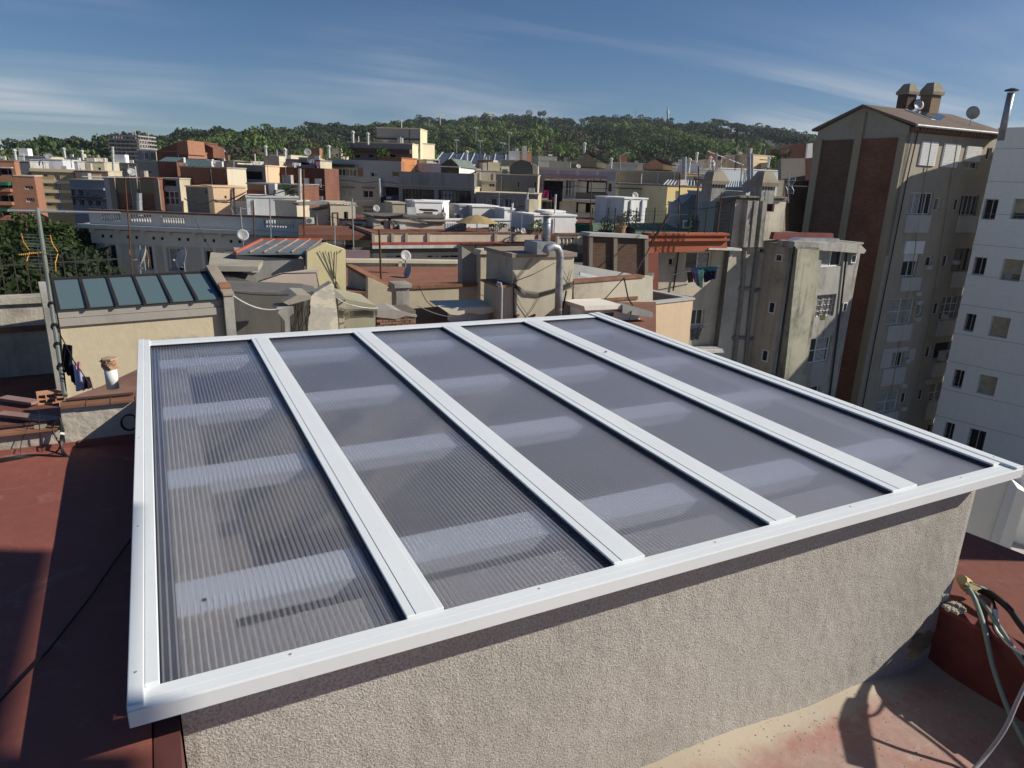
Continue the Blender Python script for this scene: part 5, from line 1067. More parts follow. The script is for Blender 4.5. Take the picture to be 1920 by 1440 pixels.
for x0, x1 in ((1392, 1400), (1404, 1412), (1420, 1428)):
    b.pr('pilaster', [(x0-9, 462), (x0, 376), (x1, 376), (x1-9, 462)], -0.35, -0.003, DIRTG)
tmb = MB(); tmb.box(0, 0.2, 0, 0.5, 0, 0.08); TMX = tmb.mesh('ridge_tile', flatm('mossy_tile', (0.20, 0.18, 0.12), 0.9, var=0.4))
w = b.W
for i in range(int(w/0.22)): inst('ridge_tile', TMX, b.root, (i*0.22, -0.2, b.H+0.095), (0, R_(random.uniform(-6, 6)), 0))
chimney('mossy_hooded_chimney', 'left of the two mossy hooded chimneys above the pale shaft', 1338, 352, 34, 0.75, 0.15, 0.62, DIRTG)
chimney('mossy_hooded_chimney', 'right of the two mossy hooded chimneys above the pale shaft', 1430, 356, 34.5, 0.75, 0.15, 0.66, DIRTG)
# sunlit block with laundry
b = Bld('sunlit_courtyard_block', 'sunlit cream block with laundry under its windows right of the beige cube', 'apartment block', 1233, 470, 31, -2)
b.win(1286, 472, 1334, 505, cols=2, frame=WHITE); b.win(1254, 484, 1265, 498, cols=1, fill='dark'); b.win(1296, 580, 1320, 610, cols=2, frame=WHITE)
b.body(1386, 4.0, [plaster((0.47, 0.42, 0.325), 0.9, (0.16, 0.14, 0.11), big=0.35), plaster((0.2, 0.07, 0.05), 0.4)], 467, coping=TILEC)
b.pr('canopy_sheet', [(1262, 466), (1265, 459), (1300, 458), (1302, 464)], -0.9, 0.2, PALE); b.pr('canopy_sheet', [(1300, 464), (1302, 461), (1362, 462), (1362, 466)], -1.0, 0.1, OFFW)
b.pr('lower_awning', [(1291, 654), (1293, 650), (1330, 646), (1334, 653)], -0.9, -0.1, OFFW); btube(b, 'downpipe', [(1273, 468, -0.08), (1266, 520, -0.08), (1262, 545, -0.08)], 0.035)
btube(b, 'clothes_rail', [(1258, 516, -0.6), (1352, 498, -0.6)], 0.02, IRON); btube(b, 'clothes_rail', [(1300, 612, -0.6), (1337, 607, -0.6)], 0.02, IRON)
cl_ = lambda x, y, D=30.2: Pd(x, y, D)
for nm, lab, q, c, sd in (('hanging_sheet', 'turquoise patterned sheet hung at the upper window of the sunlit block', ((1296, 502), (1348, 499), (1340, 514), (1312, 510)), (0.06, 0.22, 0.25), 1), ('hanging_sheet', 'purple and green cloth hanging lowest from the upper clothes rail', ((1294, 503), (1318, 505), (1314, 541), (1302, 530)), (0.22, 0.20, 0.34), 2), ('hanging_sheet', 'dark navy cloth on the upper clothes rail of the sunlit block', ((1318, 510), (1344, 507), (1342, 522), (1320, 530)), (0.015, 0.015, 0.04), 3), ('hanging_sheet', 'brown cloth at the left end of the upper clothes rail', ((1288, 510), (1299, 510), (1300, 529), (1290, 530)), (0.08, 0.05, 0.05), 4), ('hanging_sheet', 'pale green towel strip among the upper laundry', ((1308, 506), (1320, 508), (1317, 540), (1312, 538)), (0.25, 0.5, 0.36), 5), ('hanging_sheet', 'grey cloth drooping from the lower clothes rail of the sunlit block', ((1294, 612), (1318, 612), (1310, 636), (1294, 638)), (0.15, 0.15, 0.17), 6), ('hanging_sheet', 'rolled pale grey sheet over the lower clothes rail', ((1294, 610), (1322, 608), (1321, 614), (1295, 616)), (0.3, 0.3, 0.34), 7)):
    cloth(nm, lab, 'cloth', [cl_(*p, 30.0-0.05*sd) for p in q], clm('c%d' % sd, c, 0.6), wave=0.06, seed=sd)
# brown hollow + orange terrace edge with pots and fence
b = Bld('brown_brick_wall', 'dark brown brick wall with two pilasters below the potted plants', 'wall', 1102, 441, 27, -4, base=-8)
b.pr('wall', [(1102, 600), (1102, 440), (1212, 446), (1208, 600)], 0, 0.4, BRKD)
for x in (1102, 1148, 1206): b.pr('pilaster', [(x, 530), (x, 441), (x+7, 441), (x+6, 530)], -0.12, -0.002, plaster((0.2, 0.17, 0.13), 0.6))
b.pr('coping', [(1100, 442), (1103, 436), (1210, 441), (1212, 447)], -0.15, 0.6, GREYP)
b = Bld('orange_terrace_edge', 'orange-red painted double parapet of the fenced roof terrace', 'parapet', 1210, 443, 29.5, -3, base=-6)
b.pr('wall', [(1200, 478), (1211, 441), (1362, 441), (1364, 470), (1233, 474)], 0, 0.3, ORNG); b.pr('ledge', [(1212, 441), (1213, 437), (1364, 437), (1364, 441)], -0.15, 0.4, ORNG); b.pr('ledge', [(1204, 452), (1206, 447), (1364, 447), (1364, 451)], -0.15, -0.002, ORNG)
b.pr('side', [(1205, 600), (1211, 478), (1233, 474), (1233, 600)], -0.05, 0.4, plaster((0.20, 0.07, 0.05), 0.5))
struct_flat('fenced_terrace_floor', [(1095, 442), (1366, 440), (1362, 418), (1110, 418)], -2.35, plaster((0.12, 0.16, 0.10), 0.5))
fe = thing('wire_mesh_fence', 'green wire mesh fence with thin posts around the roof terrace', 'fence', Pd(1108, 440, 28.5)); A = Pd(1108, 440, 28.5); Bq = Pd(1366, 436, 31)
pmn = MB(); pmn.tube([(0, 0, 0), (0, 0, 1.05)], 0.022, 6); PM = pmn.mesh('fence_post', flatm('dark_green_paint', (0.02, 0.045, 0.035), 0.6)); dv = Bq-A
for i, t in enumerate((0.0, 0.11, 0.16, 0.31, 0.375, 0.44, 0.52, 0.70, 0.82, 0.91, 1.0)): inst('fence_post', PM, fe, dv*t)
mm = MB()
for k in range(6): mm.tube([(0, 0, 0.1+0.16*k), (dv.x, dv.y, dv.z+0.1+0.16*k)], 0.004, 4)
for k in range(46): t = k/45; q = dv*t; mm.tube([(q.x, q.y, q.z+0.05), (q.x, q.y, q.z+0.95)], 0.003, 4)
mm.build('wire_mesh', flatm('dark_green_paint', (0.02, 0.045, 0.035), 0.6), fe, kind='stuff')
def leafy(o, c, r, n, lf, mat, name='foliage', zs=1.0):
    v = []; f = []
    P = rng.normal(size=(n, 3)); P /= np.linalg.norm(P, axis=1)[:, None]; P *= (rng.uniform(0.25, 1, size=(n, 1))**0.5)*r; P[:, 2] *= zs
    A = rng.normal(size=(n, 3)); A /= np.linalg.norm(A, axis=1)[:, None]; Bv = np.cross(A, rng.normal(size=(n, 3))); Bv /= np.linalg.norm(Bv, axis=1)[:, None]
    s = lf*rng.uniform(0.6, 1.3, size=(n, 1)); P += np.array(c)
    V = np.stack([P-A*s, P-Bv*s*0.5, P+A*s, P+Bv*s*0.5], 1).reshape(-1, 3); me = bpy.data.meshes.new(name); me.from_pydata(V.tolist(), [], [tuple(range(4*i, 4*i+4)) for i in range(n)]); me.materials.append(mat); me.update()
    ob = bpy.data.objects.new(name, me); COL.objects.link(ob); ob.parent = o; return ob
def leafm(c, name='leaves', trans=0.25):
    k = ('leaf', c)
    if k in MC: return MC[k]
    m, nt, ns, ls, b_ = newmat(name); g = ns.new('ShaderNodeNewGeometry'); n = noise(ns, ls, g.outputs['Position'], 0.9, 4)
    cc = mixc(ns, ls, ramp(ns, ls, n, 0.3, 0.7), tuple(x*0.65 for x in c), tuple(x*1.35 for x in c)); ls.new(cc, b_.inputs['Base Color']); b_.inputs['Roughness'].default_value = 0.75; b_.inputs['Specular IOR Level'].default_value = 0.2
    tl = ns.new('ShaderNodeBsdfTranslucent'); ls.new(cc, tl.inputs[0]); mx = ns.new('ShaderNodeMixShader'); mx.inputs[0].default_value = trans; out = [q for q in ns if q.type == 'OUTPUT_MATERIAL'][0]
    ls.new(b_.outputs[0], mx.inputs[1]); ls.new(tl.outputs[0], mx.inputs[2]); ls.new(mx.outputs[0], out.inputs[0]); MC[k] = m; return m
L1 = leafm((0.07, 0.12, 0.03)); L2 = leafm((0.035, 0.06, 0.025)); L3 = leafm((0.12, 0.17, 0.045)); L4m = leafm((0.10, 0.095, 0.045)); L5 = leafm((0.09, 0.10, 0.07))
def pot(label, px, py, D, r, h, col, lr, lc, n=260):
    c = Pd(px, py, D); o = thing('potted_plant', label, 'potted plant', c); mb = MB(); mb.lathe([(r*0.72, 0), (r, h*0.85), (r*1.12, h*0.86), (r*1.12, h), (r*0.9, h)], 14); mb.build('pot', flatm('pot_%.2f' % col[0], col, 0.8), o, smooth=False)
    mb = MB()
    for k in range(4): a = k*1.6; mb.tube([(0, 0, h), (lr*0.5*math.cos(a), lr*0.5*math.sin(a), h+lr*0.8)], 0.012, 5)
    mb.build('stems', WOODB, o); leafy(o, (0, 0, h+lr*0.7), lr, n, lr*0.14, lc); return o
pot('big terracotta pot with a dry low plant behind the wire fence', 1162, 440, 28.9, 0.24, 0.36, (0.40, 0.20, 0.12), 0.28, L4m)
pot('dark pot with a taller grey-green shrub right of the terracotta one', 1181, 439, 29.3, 0.22, 0.30, (0.03, 0.035, 0.035), 0.42, L5)
pot('low dark bush in a trough at the left end of the wire fence', 1135, 439, 29.0, 0.3, 0.16, (0.05, 0.05, 0.04), 0.33, L2)
pot('small sparse shrub beside the air conditioner on the fenced terrace', 1298, 436, 33.0, 0.12, 0.2, (0.06, 0.05, 0.04), 0.3, L2)
# ================================================================== THE CITY BEHIND
# --- grey classical building with balustrades
b = Bld('balustrade_building', 'grey classical building with a balustraded parapet, cornice and tall white framed windows', 'building', 176, 430, 46, -32)
for q, c in (((205, 460, 221, 500), 1), ((262, 462, 289, 506), 2), ((314, 466, 344, 509), 2), ((385, 471, 402, 505), 1)): b.win(*q, cols=c, rows=1, fill='glass', frame=DARKO if c == 1 else WHITE, rec=0.3)
b.body(690, 11, [plaster((0.52, 0.475, 0.385), 0.3, (0.26, 0.24, 0.2)), plaster((0.50, 0.47, 0.38), 0.5)], 447)
w = b.W; H = b.H
LG = plaster((0.64, 0.60, 0.53), 0.3, (0.2, 0.2, 0.2)); LGW = plaster((0.62, 0.57, 0.49), 0.35)
b.bxl('cornice', -0.55, w+0.3, -0.55, 11.2, H+0.095, H+0.32, LGW); b.bxl('frieze', -0.15, w+0.1, -0.12, -0.003, H-0.75, H+0.0, LGW)
mb = MB(); mb.box(0, 0.16, 0, 0.3, 0, 0.22); BM = mb.mesh('cornice_bracket', LGW); mb = MB(); mb.box(0, 0.14, 0, 0.02, 0, 0.16); VM = mb.mesh('frieze_vent', DARKO)
for i in range(int(w/0.5)):
    if i % 3 == 0: inst('cornice_bracket', BM, b.root, (i*0.5, -0.42, H-0.13))
    else: inst('frieze_vent', VM, b.root, (i*0.5, -0.128, H-0.42))
hp = b.uv(178, 400, -0.3)[1]-H
prof = [(0.055, 0), (0.07, 0.06), (0.04, 0.14), (0.085, 0.30), (0.05, 0.48), (0.035, 0.56), (0.07, 0.62)]
def balustrade(b, u0, u1, z, h, openings, y, mat, t=0.22, nb=10):
    """solid parapet with balustered openings [(ua,ub)]"""
    zb, zt = z+h*0.28, z+h*0.86; last = u0; mb = MB()
    for ua, ub in openings+[(u1, u1)]:
        if ua > last: mb.box(last, ua, y, y+t, z, z+h)
        if ub > ua: mb.box(ua+0.001, ub-0.001, y+0.02, y+t-0.02, z, zb); mb.box(ua+0.001, ub-0.001, y+0.02, y+t-0.02, zt, z+h)
        last = ub
    mb.build('parapet', mat, b.root); s = (zt-zb)/0.62; m = MB(); m.lathe([(r_*s, q*s) for r_, q in prof], 7); me = m.mesh('baluster', mat)
    for ua, ub in openings:
        n = max(3, int((ub-ua)/(0.21*s)))
        for i in range(n): inst('baluster', me, b.root, (ua+(ub-ua)*(i+0.5)/n, y+t/2, zb+0.001))
uu = lambda x, y=415: b.uv(x, y, -0.25)[0]
ops = [(uu(187), uu(227)), (uu(241), uu(285)), (uu(301), uu(347)), (uu(495, 430), uu(555, 435))]
balustrade(b, 0.0, w, H+0.325, hp-0.2, ops, -0.25, LG)
b.bxl('parapet_cap', -0.05, w+0.05, -0.32, 0.05, H+0.327+hp-0.2, H+0.327+hp-0.1, TILEC)
for i, (x0, x1) in enumerate(((201, 226), (257, 293), (309, 349), (380, 407))): 
    r = b.rect(x0, 452+4*i, x1, 512-i); z1 = max(q[3] for q in b.wins[:4]); 
    for (a, c, d, e) in ((r[0]-0.02, r[0]+0.16, r[2], r[3]), (r[1]-0.16, r[1]+0.02, r[2], r[3]), (r[0]-0.05, r[1]+0.05, r[3]+0.001, r[3]+0.22)): b.bxl('window_surround', a, c, -0.07, -0.002, d, e, LG)
mb = MB(); 
# --- brick & plaster right return with lit balustrade
b = Bld('cream_balustrade_terrace', 'sunlit cream terrace parapet with stone balusters right of the grey building', 'terrace parapet', 570, 428, 37, -3)
balustrade(b, 0, b.uv(697, 430)[0], b.H-b.uv(570, 455)[1]*0-1.0, 1.0, [(b.uv(584, 440)[0], b.uv(622, 440)[0]), (b.uv(641, 440)[0], b.uv(683, 440)[0])], 0, CREAM2)
b.bxl('cap', -0.05, b.uv(699, 430)[0], -0.06, 0.28, b.H+0.002, b.H+0.08, COP)
b.pr('wall', [(570, 600), (570, 459), (697, 461), (697, 600)], 0.02, 3.0, plaster((0.20, 0.19, 0.18), 0.6))
b.pr('ledge', [(568, 463), (568, 459), (700, 460), (700, 464)], -0.25, 0.1, IRON)
# --- long middle parapets
b = Bld('panelled_parapet_block', 'long low cream block with panelled parapet, red gutter band and a row of small windows', 'building', 698, 438, 33, -3)
b.body(1013, 6.0, [CREAM2, CREAM], 438, parapet=0.8, coping=COP)
w = b.W; H = b.H
for x in (697, 733, 759, 800, 926, 962, 1008):
    b.bx('parapet_pilaster', x, 438, x+5, 455, -0.08, -0.003, plaster((0.33, 0.30, 0.24), 0.5))
zb = b.uv(780, 456)[1]; b.bxl('red_band', -0.1, w, -0.35, -0.002, zb-0.10, zb+0.06, REDP); b.bxl('white_gutter', -0.1, b.uv(863, 462)[0], -0.42, -0.352, zb-0.2, zb-0.06, OFFW)
b.bxl('dark_awning_bar', b.uv(856, 455)[0], b.uv(1012, 455)[0], -0.9, -0.40, zb-0.02, zb+0.02, IRON)
for x in (880, 900, 934, 968, 1000): b.bx('awning_strut', x, 457, x+2, 472, -0.8, -0.75, IRON)
b.bx('painted_shadow_strip', 660, 463, 863, 474, -0.005, -0.002, plaster((0.12, 0.11, 0.10), 0.3)); b.bx('white_back_wall', 905, 462, 1012, 478, -0.03, -0.002, WHP)  # dark strip under the gutter is shade put into colour
for x0, x1 in ((724, 758), (800, 823), (825, 860)): make_window(b.root, lambda u, y, z: (u, y, z), *b.rect(x0, 478, x1, 483), -0.05, cols=2)
b2 = Bld('lower_cream_wall', 'mossy streaked cream terrace wall at the back of the red tiled terrace', 'wall', 650, 484, 25, -3, base=-5)
b2.pr('wall', [(650, 560), (650, 487), (864, 490), (864, 560)], 0, 0.25, plaster((0.47, 0.42, 0.32), 1.1, (0.12, 0.12, 0.06), big=0.8)); b2.pr('ledge', [(648, 492), (648, 486), (864, 489), (864, 494)], -0.1, 0.4, CREAM2)
b2.pr('lilac_door', [(648, 487), (648, 471), (697, 472), (697, 487)], 0.3, 0.5, plaster((0.17, 0.125, 0.14), 0.4)); 
for x in (746,): b2.pr('pillar', [(x, 520), (x, 490), (x+6, 490), (x+6, 520)], -0.1, -0.002, CREAM)
b = Bld('right_balustrade', 'short white balustrade just right of the big steel flue', 'balustrade', 1046, 440, 32, -3, base=-8)
w = b.uv(1102, 440)[0]; balustrade(b, 0, w, b.H-0.85, 0.85, [(b.uv(1046, 445)[0]+0.05, b.uv(1083, 445)[0]), (b.uv(1095, 445)[0], w-0.03)], 0, plaster((0.6, 0.56, 0.46), 0.3)); b.bxl('cap', -0.04, w+0.04, -0.05, 0.27, b.H+0.002, b.H+0.06, COP); b.pr('wall', [(1046, 560), (1046, 458), (1102, 459), (1102, 560)], 0.0, 0.4, DARKP)
struct_flat('terraces_mid', [(560, 440), (1110, 440), (1120, 408), (560, 400)], -2.7, TERRA)
# --- generic helper: simple block with windows from pixel boxes
def blk(name, label, px, py, D, a, pxr, depth, mats, wins=(), pyr=None, parapet=0.0, coping=None, cat='building', group=None, base=GROUND):
    b = Bld(name, label, cat, px, py, D, a, base, group)
    for q in wins: b.win(*q[:4], **(q[4] if len(q) > 4 else {}))
    b.body(pxr, depth, mats, pyr if pyr is not None else py+1, parapet=parapet, coping=coping)
    w, H = b.W, b.H; rr = random.Random(int(px*7+py)); ztop = H+(0.09 if parapet == 0 else -parapet)
    if w > 2.2 and depth >= 3:
        for i in range(rr.randint(1, 3)):
            x = rr.uniform(0.3, w-0.6); y = rr.uniform(0.5, min(depth-0.6, 2.5)); k = rr.random()
            if k < 0.35: mb = MB(); mb.tube([(x, y, ztop), (x, y, ztop+rr.uniform(0.5, 1.1))], 0.05, 6); mb.build('vent', OFFW, b.root)
            elif k < 0.6: mb = MB(); hh = rr.uniform(0.4, 0.8); mb.box(x, x+rr.uniform(0.3, 0.8), y, y+0.5, ztop+0.002, ztop+hh); mb.build('chimney_stub', rr.choice([BRK, DIRTG, CREAM]), b.root)
            elif k < 0.8: mb = MB(); mb.tube([(x, y, ztop), (x, y, ztop+1.6)], 0.02, 5); mb.tube([(x-0.4, y, ztop+1.5), (x+0.4, y, ztop+1.5)], 0.012, 5); mb.tube([(x-0.3, y, ztop+1.3), (x+0.3, y, ztop+1.3)], 0.012, 5); mb.build('aerial', GALV, b.root)
            else: mb = MB(); mb.box(x, x+0.5, y, y+0.25, ztop+0.02, ztop+0.4); mb.build('air_conditioner', OFFW, b.root)
        for i in range(rr.randint(1, 2)):
            x = rr.uniform(0.15, w-0.15)
            if any(q[0]-0.1 < x < q[1]+0.1 for q in b.wins): continue
            mb = MB(); mb.tube([(x, -0.06, H-0.1), (x+0.02, -0.06, H*0.6)], 0.035, 5); mb.build('downpipe', rr.choice([IRON, OFFW, GREYP]), b.root)
        mb = MB(); z = H-rr.uniform(0.8, 2.0); pts = [(w*q/6, -0.04, z-0.12*math.sin(q*2.1+px)) for q in range(7)]; mb.tube(pts, 0.018, 4); mb.build('wall_cable', BLACKC, b.root)
    return b
dk = dict(fill='dark', cols=1, rec=0.3); sh_ = dict(fill='shutter', rec=0.03); gl2 = dict(cols=2)
# stair heads and huts on the middle terraces
b = blk('door_hut', 'small cream stair head with a brown wooden door on the balustraded terrace', 619, 383, 39, -2, 666, 3, [CREAM2, BEIGE], [(645, 397, 653, 412, dk)], coping=CREAM); make_window(b.root, lambda u, y, z: (u, y, z), *b.rect(624, 398, 635, 425), -0.03, cols=1, fill=WOODB, frame=WOODB, name='door')
b.pr('lean_to', [(596, 440), (596, 400), (594, 396), (619, 391), (619, 440)], 0.3, 2.6, CREAM); b.pr('flat_canopy', [(560, 386), (560, 382), (619, 379), (619, 383)], 0.0, 2.0, DIRTG)
acunit('air_conditioner', 'white air conditioner between the conduit and the wooden door hut', b, 571, 407, 587, 419, -0.4)
b = blk('cable_hut', 'low cream hut smothered in black cables left of the yellow parasol', 700, 408, 37, -4, 833, 3, [plaster((0.44, 0.39, 0.32), 0.5), BEIGE], [(714, 416, 721, 422, dk)], coping=DARKP)
for k in range(10):
    btube(b, 'loose_cable', [(700, 406+random.uniform(-2, 2), -0.1), (722, 408+random.uniform(-2, 2), -0.15), (755, 405+random.uniform(-3, 3), -0.2), (778, 412+random.uniform(-3, 3), -0.15), (800, 418+random.uniform(-3, 3), -0.1), (833, 417+random.uniform(-2, 2), -0.05)], 0.028)
for k in range(5): btube(b, 'loose_cable', [(730+random.uniform(-3, 3), 408, -0.1), (736+random.uniform(-6, 6), 420, -0.1), (742+random.uniform(-6, 6), 430, -0.1)], 0.03)
b.bx('meter_box', 747, 421, 758, 433, -0.3, -0.01, OFFW)
b = blk('white_shed', 'white shed with a chimney hook and two air conditioners before the glazed workshop', 777, 379, 44, -30, 829, 3, [plaster((0.3, 0.3, 0.3), 0.3), WHP], coping=WHP)
b = blk('white_wash_house', 'bright white shed wall with air conditioners in front of it', 778, 379, 43, -3, 828, 2, [WHP, WHG], coping=WHP)
acunit('air_conditioner', 'air conditioner in the dark hood against the white shed', b, 786, 396, 802, 405, -1.0); acunit('air_conditioner', 'dark grey air conditioner right of the hooded one', b, 814, 397, 826, 405, -1.0); acunit('air_conditioner', 'large white tilted unit at the right end of the white shed', b, 836, 398, 852, 407, -1.6)
b.bx('unit_hood', 783, 391, 807, 394, -1.5, -0.3, IRON); b.bx('red_ledge', 781, 407, 833, 413, -2.4, -2.0, flatm('maroon', (0.15, 0.04, 0.04), 0.7))
b = blk('khaki_box', 'pale khaki vent box left of the white shed', 736, 382, 42, -4, 759, 2, [plaster((0.4, 0.36, 0.27), 0.3), BEIGE])
b = blk('wide_white_box', 'wide white water tank house behind the yellow parasol', 886, 388, 42, -3, 934, 2.5, [plaster((0.62, 0.6, 0.56), 0.25), WHG], coping=WHP); b = blk('grey_box', 'grey box adjoining the wide white tank house', 862, 387, 42.5, -4, 885, 2, [plaster((0.42, 0.41, 0.40), 0.3), GREYP])
b = blk('small_white_box', 'small narrow white box with a white pipe right of the wide tank house', 946, 393, 41, -3, 964, 1.5, [WHP, WHG], coping=WHP); btube(b, 'pipe', [(960, 394, -0.05), (961, 381, -0.05)], 0.06, WHITE)
b = blk('white_wall_block', 'stepped white terrace wall left of the steel flue', 1002, 405, 37, -3, 1080, 3, [WHP, WHG], coping=WHP)
b = blk('white_step', 'small white step block on the stepped terrace wall', 1023, 398, 38.5, -3, 1059, 1.5, [WHP, WHG], coping=WHP)
b = blk('white_low_wall', 'long low white wall behind the parasol and louvred screens', 836, 413, 39, -3, 1080, 0.3, [WHP, WHG], coping=WHP)
for nm, x0, x1, lab in (('louvre_screen', 835, 875, 'grey-white louvred screen left of the parasol pole'), ('louvre_screen', 917, 957, 'grey-white louvred screen with climbing plants right of the parasol')):
    bb = Bld(nm, lab, 'screen', x0, 418, 36.5, -3, base=-4); w = bb.uv(x1, 420)[0]; bb.bxl('frame', 0, w, 0.02, 0.05, 0.3, bb.H, WHG)
    n = int(w/0.12)
    for i in range(n): bb.bxl('slat', i*w/n+0.01, (i+1)*w/n-0.02, -0.02, 0.019, 0.3, bb.H-0.03, OFFW)
    if x0 > 900: leafy(bb.root, (w*0.4, -0.1, bb.H-0.1), 0.5, 160, 0.07, L2, zs=0.3)
# parasol
P0 = Pd(894, 438, 36); o = thing('parasol', 'yellow ochre garden parasol open on the white walled terrace', 'parasol', P0)
h = Pd(886, 402, 36).z-P0.z; mb = MB(); mb.tube([(0, 0, 0), (0, 0, h)], 0.03, 8); mb.build('pole', ALU, o); r = 1.13
for k in range(8):
    a0, a1 = k*math.pi/4, (k+1)*math.pi/4; mb = MB(); p = [(r*math.cos(a0), r*math.sin(a0), h-0.42), (r*math.cos((a0+a1)/2)*0.95, r*math.sin((a0+a1)/2)*0.95, h-0.39), (r*math.cos(a1), r*math.sin(a1), h-0.42), (0, 0, h), (r*0.5*math.cos(a0), r*0.5*math.sin(a0), h-0.14), (r*0.5*math.cos(a1), r*0.5*math.sin(a1), h-0.14)]
    mb.add(p, [(0, 1, 4), (1, 5, 4), (1, 2, 5), (4, 5, 3)]); mb.build('canopy_panel', clm('ochre', (0.36, 0.27, 0.13), 0.1), o)
o = thing('green_netting', 'dark green shade netting sagging on the white terrace wall', 'netting', Pd(1078, 438, 34)); c0 = Pd(1078, 438, 34)
cloth('shade_net', 'green net sheet hanging at the right end of the white terrace wall', 'netting', [Pd(1078, 419, 34), Pd(1112, 421, 34), Pd(1112, 438, 34), Pd(1080, 440, 34)], clm('net', (0.03, 0.10, 0.07)), wave=0.03, seed=8); bpy.data.objects.remove(o)
o = thing('flower_trough', 'low trough of flowering plants on the white terrace', 'planter', Pd(1007, 436, 35)); mb = MB(); mb.box(-0.5, 0.5, -0.15, 0.15, -0.1, 0.15); mb.build('trough', TILEC, o); leafy(o, (0, 0, 0.35), 0.5, 260, 0.06, L3, zs=0.55)
# ---- second row
b = blk('white_balcony_building', 'grey-white building with scalloped balconies, laundry and glazed balcony doors', 1010, 315, 68, -32, 1158, 9, [plaster((0.46, 0.45, 0.44), 0.45, (0.25, 0.24, 0.24)), CREAM], [(1060, 337, 1078, 372, dict(cols=3, rows=2)), (1018, 338, 1056, 372, dict(fill='dark', cols=1, rec=0.9)), (1082, 338, 1138, 368, dict(fill='dark', cols=1, rec=0.9)), (1140, 343, 1148, 360, dict(fill=WOODB, cols=1)), (1016, 378, 1050, 396, dict(fill='glass', cols=2, rec=0.6)), (1080, 380, 1136, 400, dict(fill='dark', cols=1, rec=0.8))], 317)
H = b.H; w = b.W
b.bx('awning', 1022, 330, 1138, 334, -1.0, -0.01, plaster((0.36, 0.2, 0.19), 0.3)); b.bx('balcony_slab', 1016, 373, 1140, 377, -1.1, -0.01, WHG); b.bx('balcony_wall', 1079, 361, 1138, 373, -1.05, -1.0, DARKP); b.bx('white_infill', 1082, 340, 1100, 361, 0.3, 0.5, PALE); b.bx('white_infill', 1104, 342, 1136, 360, 0.3, 0.5, PALE); b.bx('white_infill', 1084, 382, 1098, 400, 0.2, 0.4, PALE); b.bx('white_infill', 1108, 384, 1134, 400, 0.2, 0.4, PALE)
for i in range(9): b.bxl('scallop', b.uv(1022+i*13, 337)[0]+0.05, b.uv(1033+i*13, 337)[0], -1.0, -0.95, b.uv(1028+13*i, 338)[1], b.uv(1028+13*i, 335)[1], WHG)
for i in range(4): b.bxl('parapet_panel', w*(0.02+i*0.25), w*(0.23+i*0.25), -0.04, -0.003, H-0.95, H-0.15, plaster((0.30, 0.305, 0.32), 0.4))
for lab, q, c, sd in (('magenta cloth hanging on the upper balcony of the grey-white building', ((1017, 357), (1031, 357), (1029, 370), (1018, 368)), (0.35, 0.02, 0.14), 1), ('black garments hanging mid balcony of the grey-white building', ((1040, 361), (1055, 357), (1054, 378), (1042, 380)), (0.02, 0.02, 0.03), 2), ('pink cloth hanging lowest on the grey-white building', ((1034, 371), (1041, 371), (1040, 379), (1035, 379)), (0.32, 0.05, 0.16), 3), ('black trousers hanging beside the magenta cloth', ((1029, 357), (1034, 357), (1035, 375), (1028, 375)), (0.015, 0.015, 0.02), 4)):
    cloth('hanging_cloth', lab, 'cloth', [Pd(*p, 65.5-0.1*sd) for p in q], clm('l%d' % sd, c), wave=0.08, seed=sd)
b = blk('olive_parapet_building', 'long olive grey building with panelled parapet behind the yellow house', 1158, 320, 70, -32, 1276, 8, [OLIVE, CREAM], [(1159, 346, 1170, 352, dk), (1202, 345, 1220, 352, dict(cols=2))], 322)
for i in range(3): b.bxl('parapet_panel', b.W*(0.03+i*0.33), b.W*(0.3+i*0.33), -0.04, -0.003, b.H-1.1, b.H-0.3, plaster((0.26, 0.24, 0.19), 0.3))
b.bx('white_strip', 1158, 343, 1240, 345, -0.3, -0.01, OFFW)
b = blk('yellow_house', 'pale yellow house with olive shaded side and a red tiled parapet', 1252, 349, 52, 2, 1325, 6, [plaster((0.66, 0.53, 0.25), 0.15), YEL], [(1266, 358, 1274, 374, dict(fill=WHITE, cols=1))], 351, coping=TILEC)
b = blk('shaded_yellow_face', 'shaded face of the yellow house, shade painted in as olive-yellow', 1160, 354, 54, -32, 1252, 3, [plaster((0.42, 0.41, 0.26), 0.15), YEL], (), 352, coping=TILEC)  # olive tone is the yellow house's shade put into the colour
b = blk('blue_grey_shed', 'blue-grey rendered shed with sloped sheet roof behind the wire fence', 1276, 385, 40, -32, 1318, 5, [plaster((0.24, 0.25, 0.275), 0.3), BLUEG], (), 386); b.pr('sheet_roof', [(1276, 386), (1296, 368), (1320, 362), (1320, 386)], 0.0, 4.0, flatm('grey_sheet', (0.22, 0.235, 0.24), 0.6)); 
b = blk('blue_grey_wall_house', 'taller blue-grey rendered wall left of the pale chimney shaft', 1319, 362, 38, -32, 1368, 5, [plaster((0.26, 0.27, 0.295), 0.35), BLUEG], (), 360)
acunit('air_conditioner', 'air conditioner on the blue-grey shed behind the wire fence', b, 1278, 413, 1295, 427, -0.5)
b = blk('white_cube', 'bright white cubic house with two pilasters behind the potted plants', 1171, 373, 45, 3, 1214, 3, [WHP, WHG], (), 374, coping=WHP); b.bx('pilaster', 1180, 375, 1183, 412, -0.1, -0.003, WHP); b.bx('pilaster', 1202, 375, 1205, 412, -0.1, -0.003, WHP)
b = blk('shaded_white_face', 'shaded face of the white cubic house, shade painted in as grey', 1137, 373, 46, -32, 1170, 2.5, [WHG, WHP], [(1139, 388, 1150, 408, dict(fill=WHG, cols=1))], 373)  # greyer white than the cube, standing for its shaded face
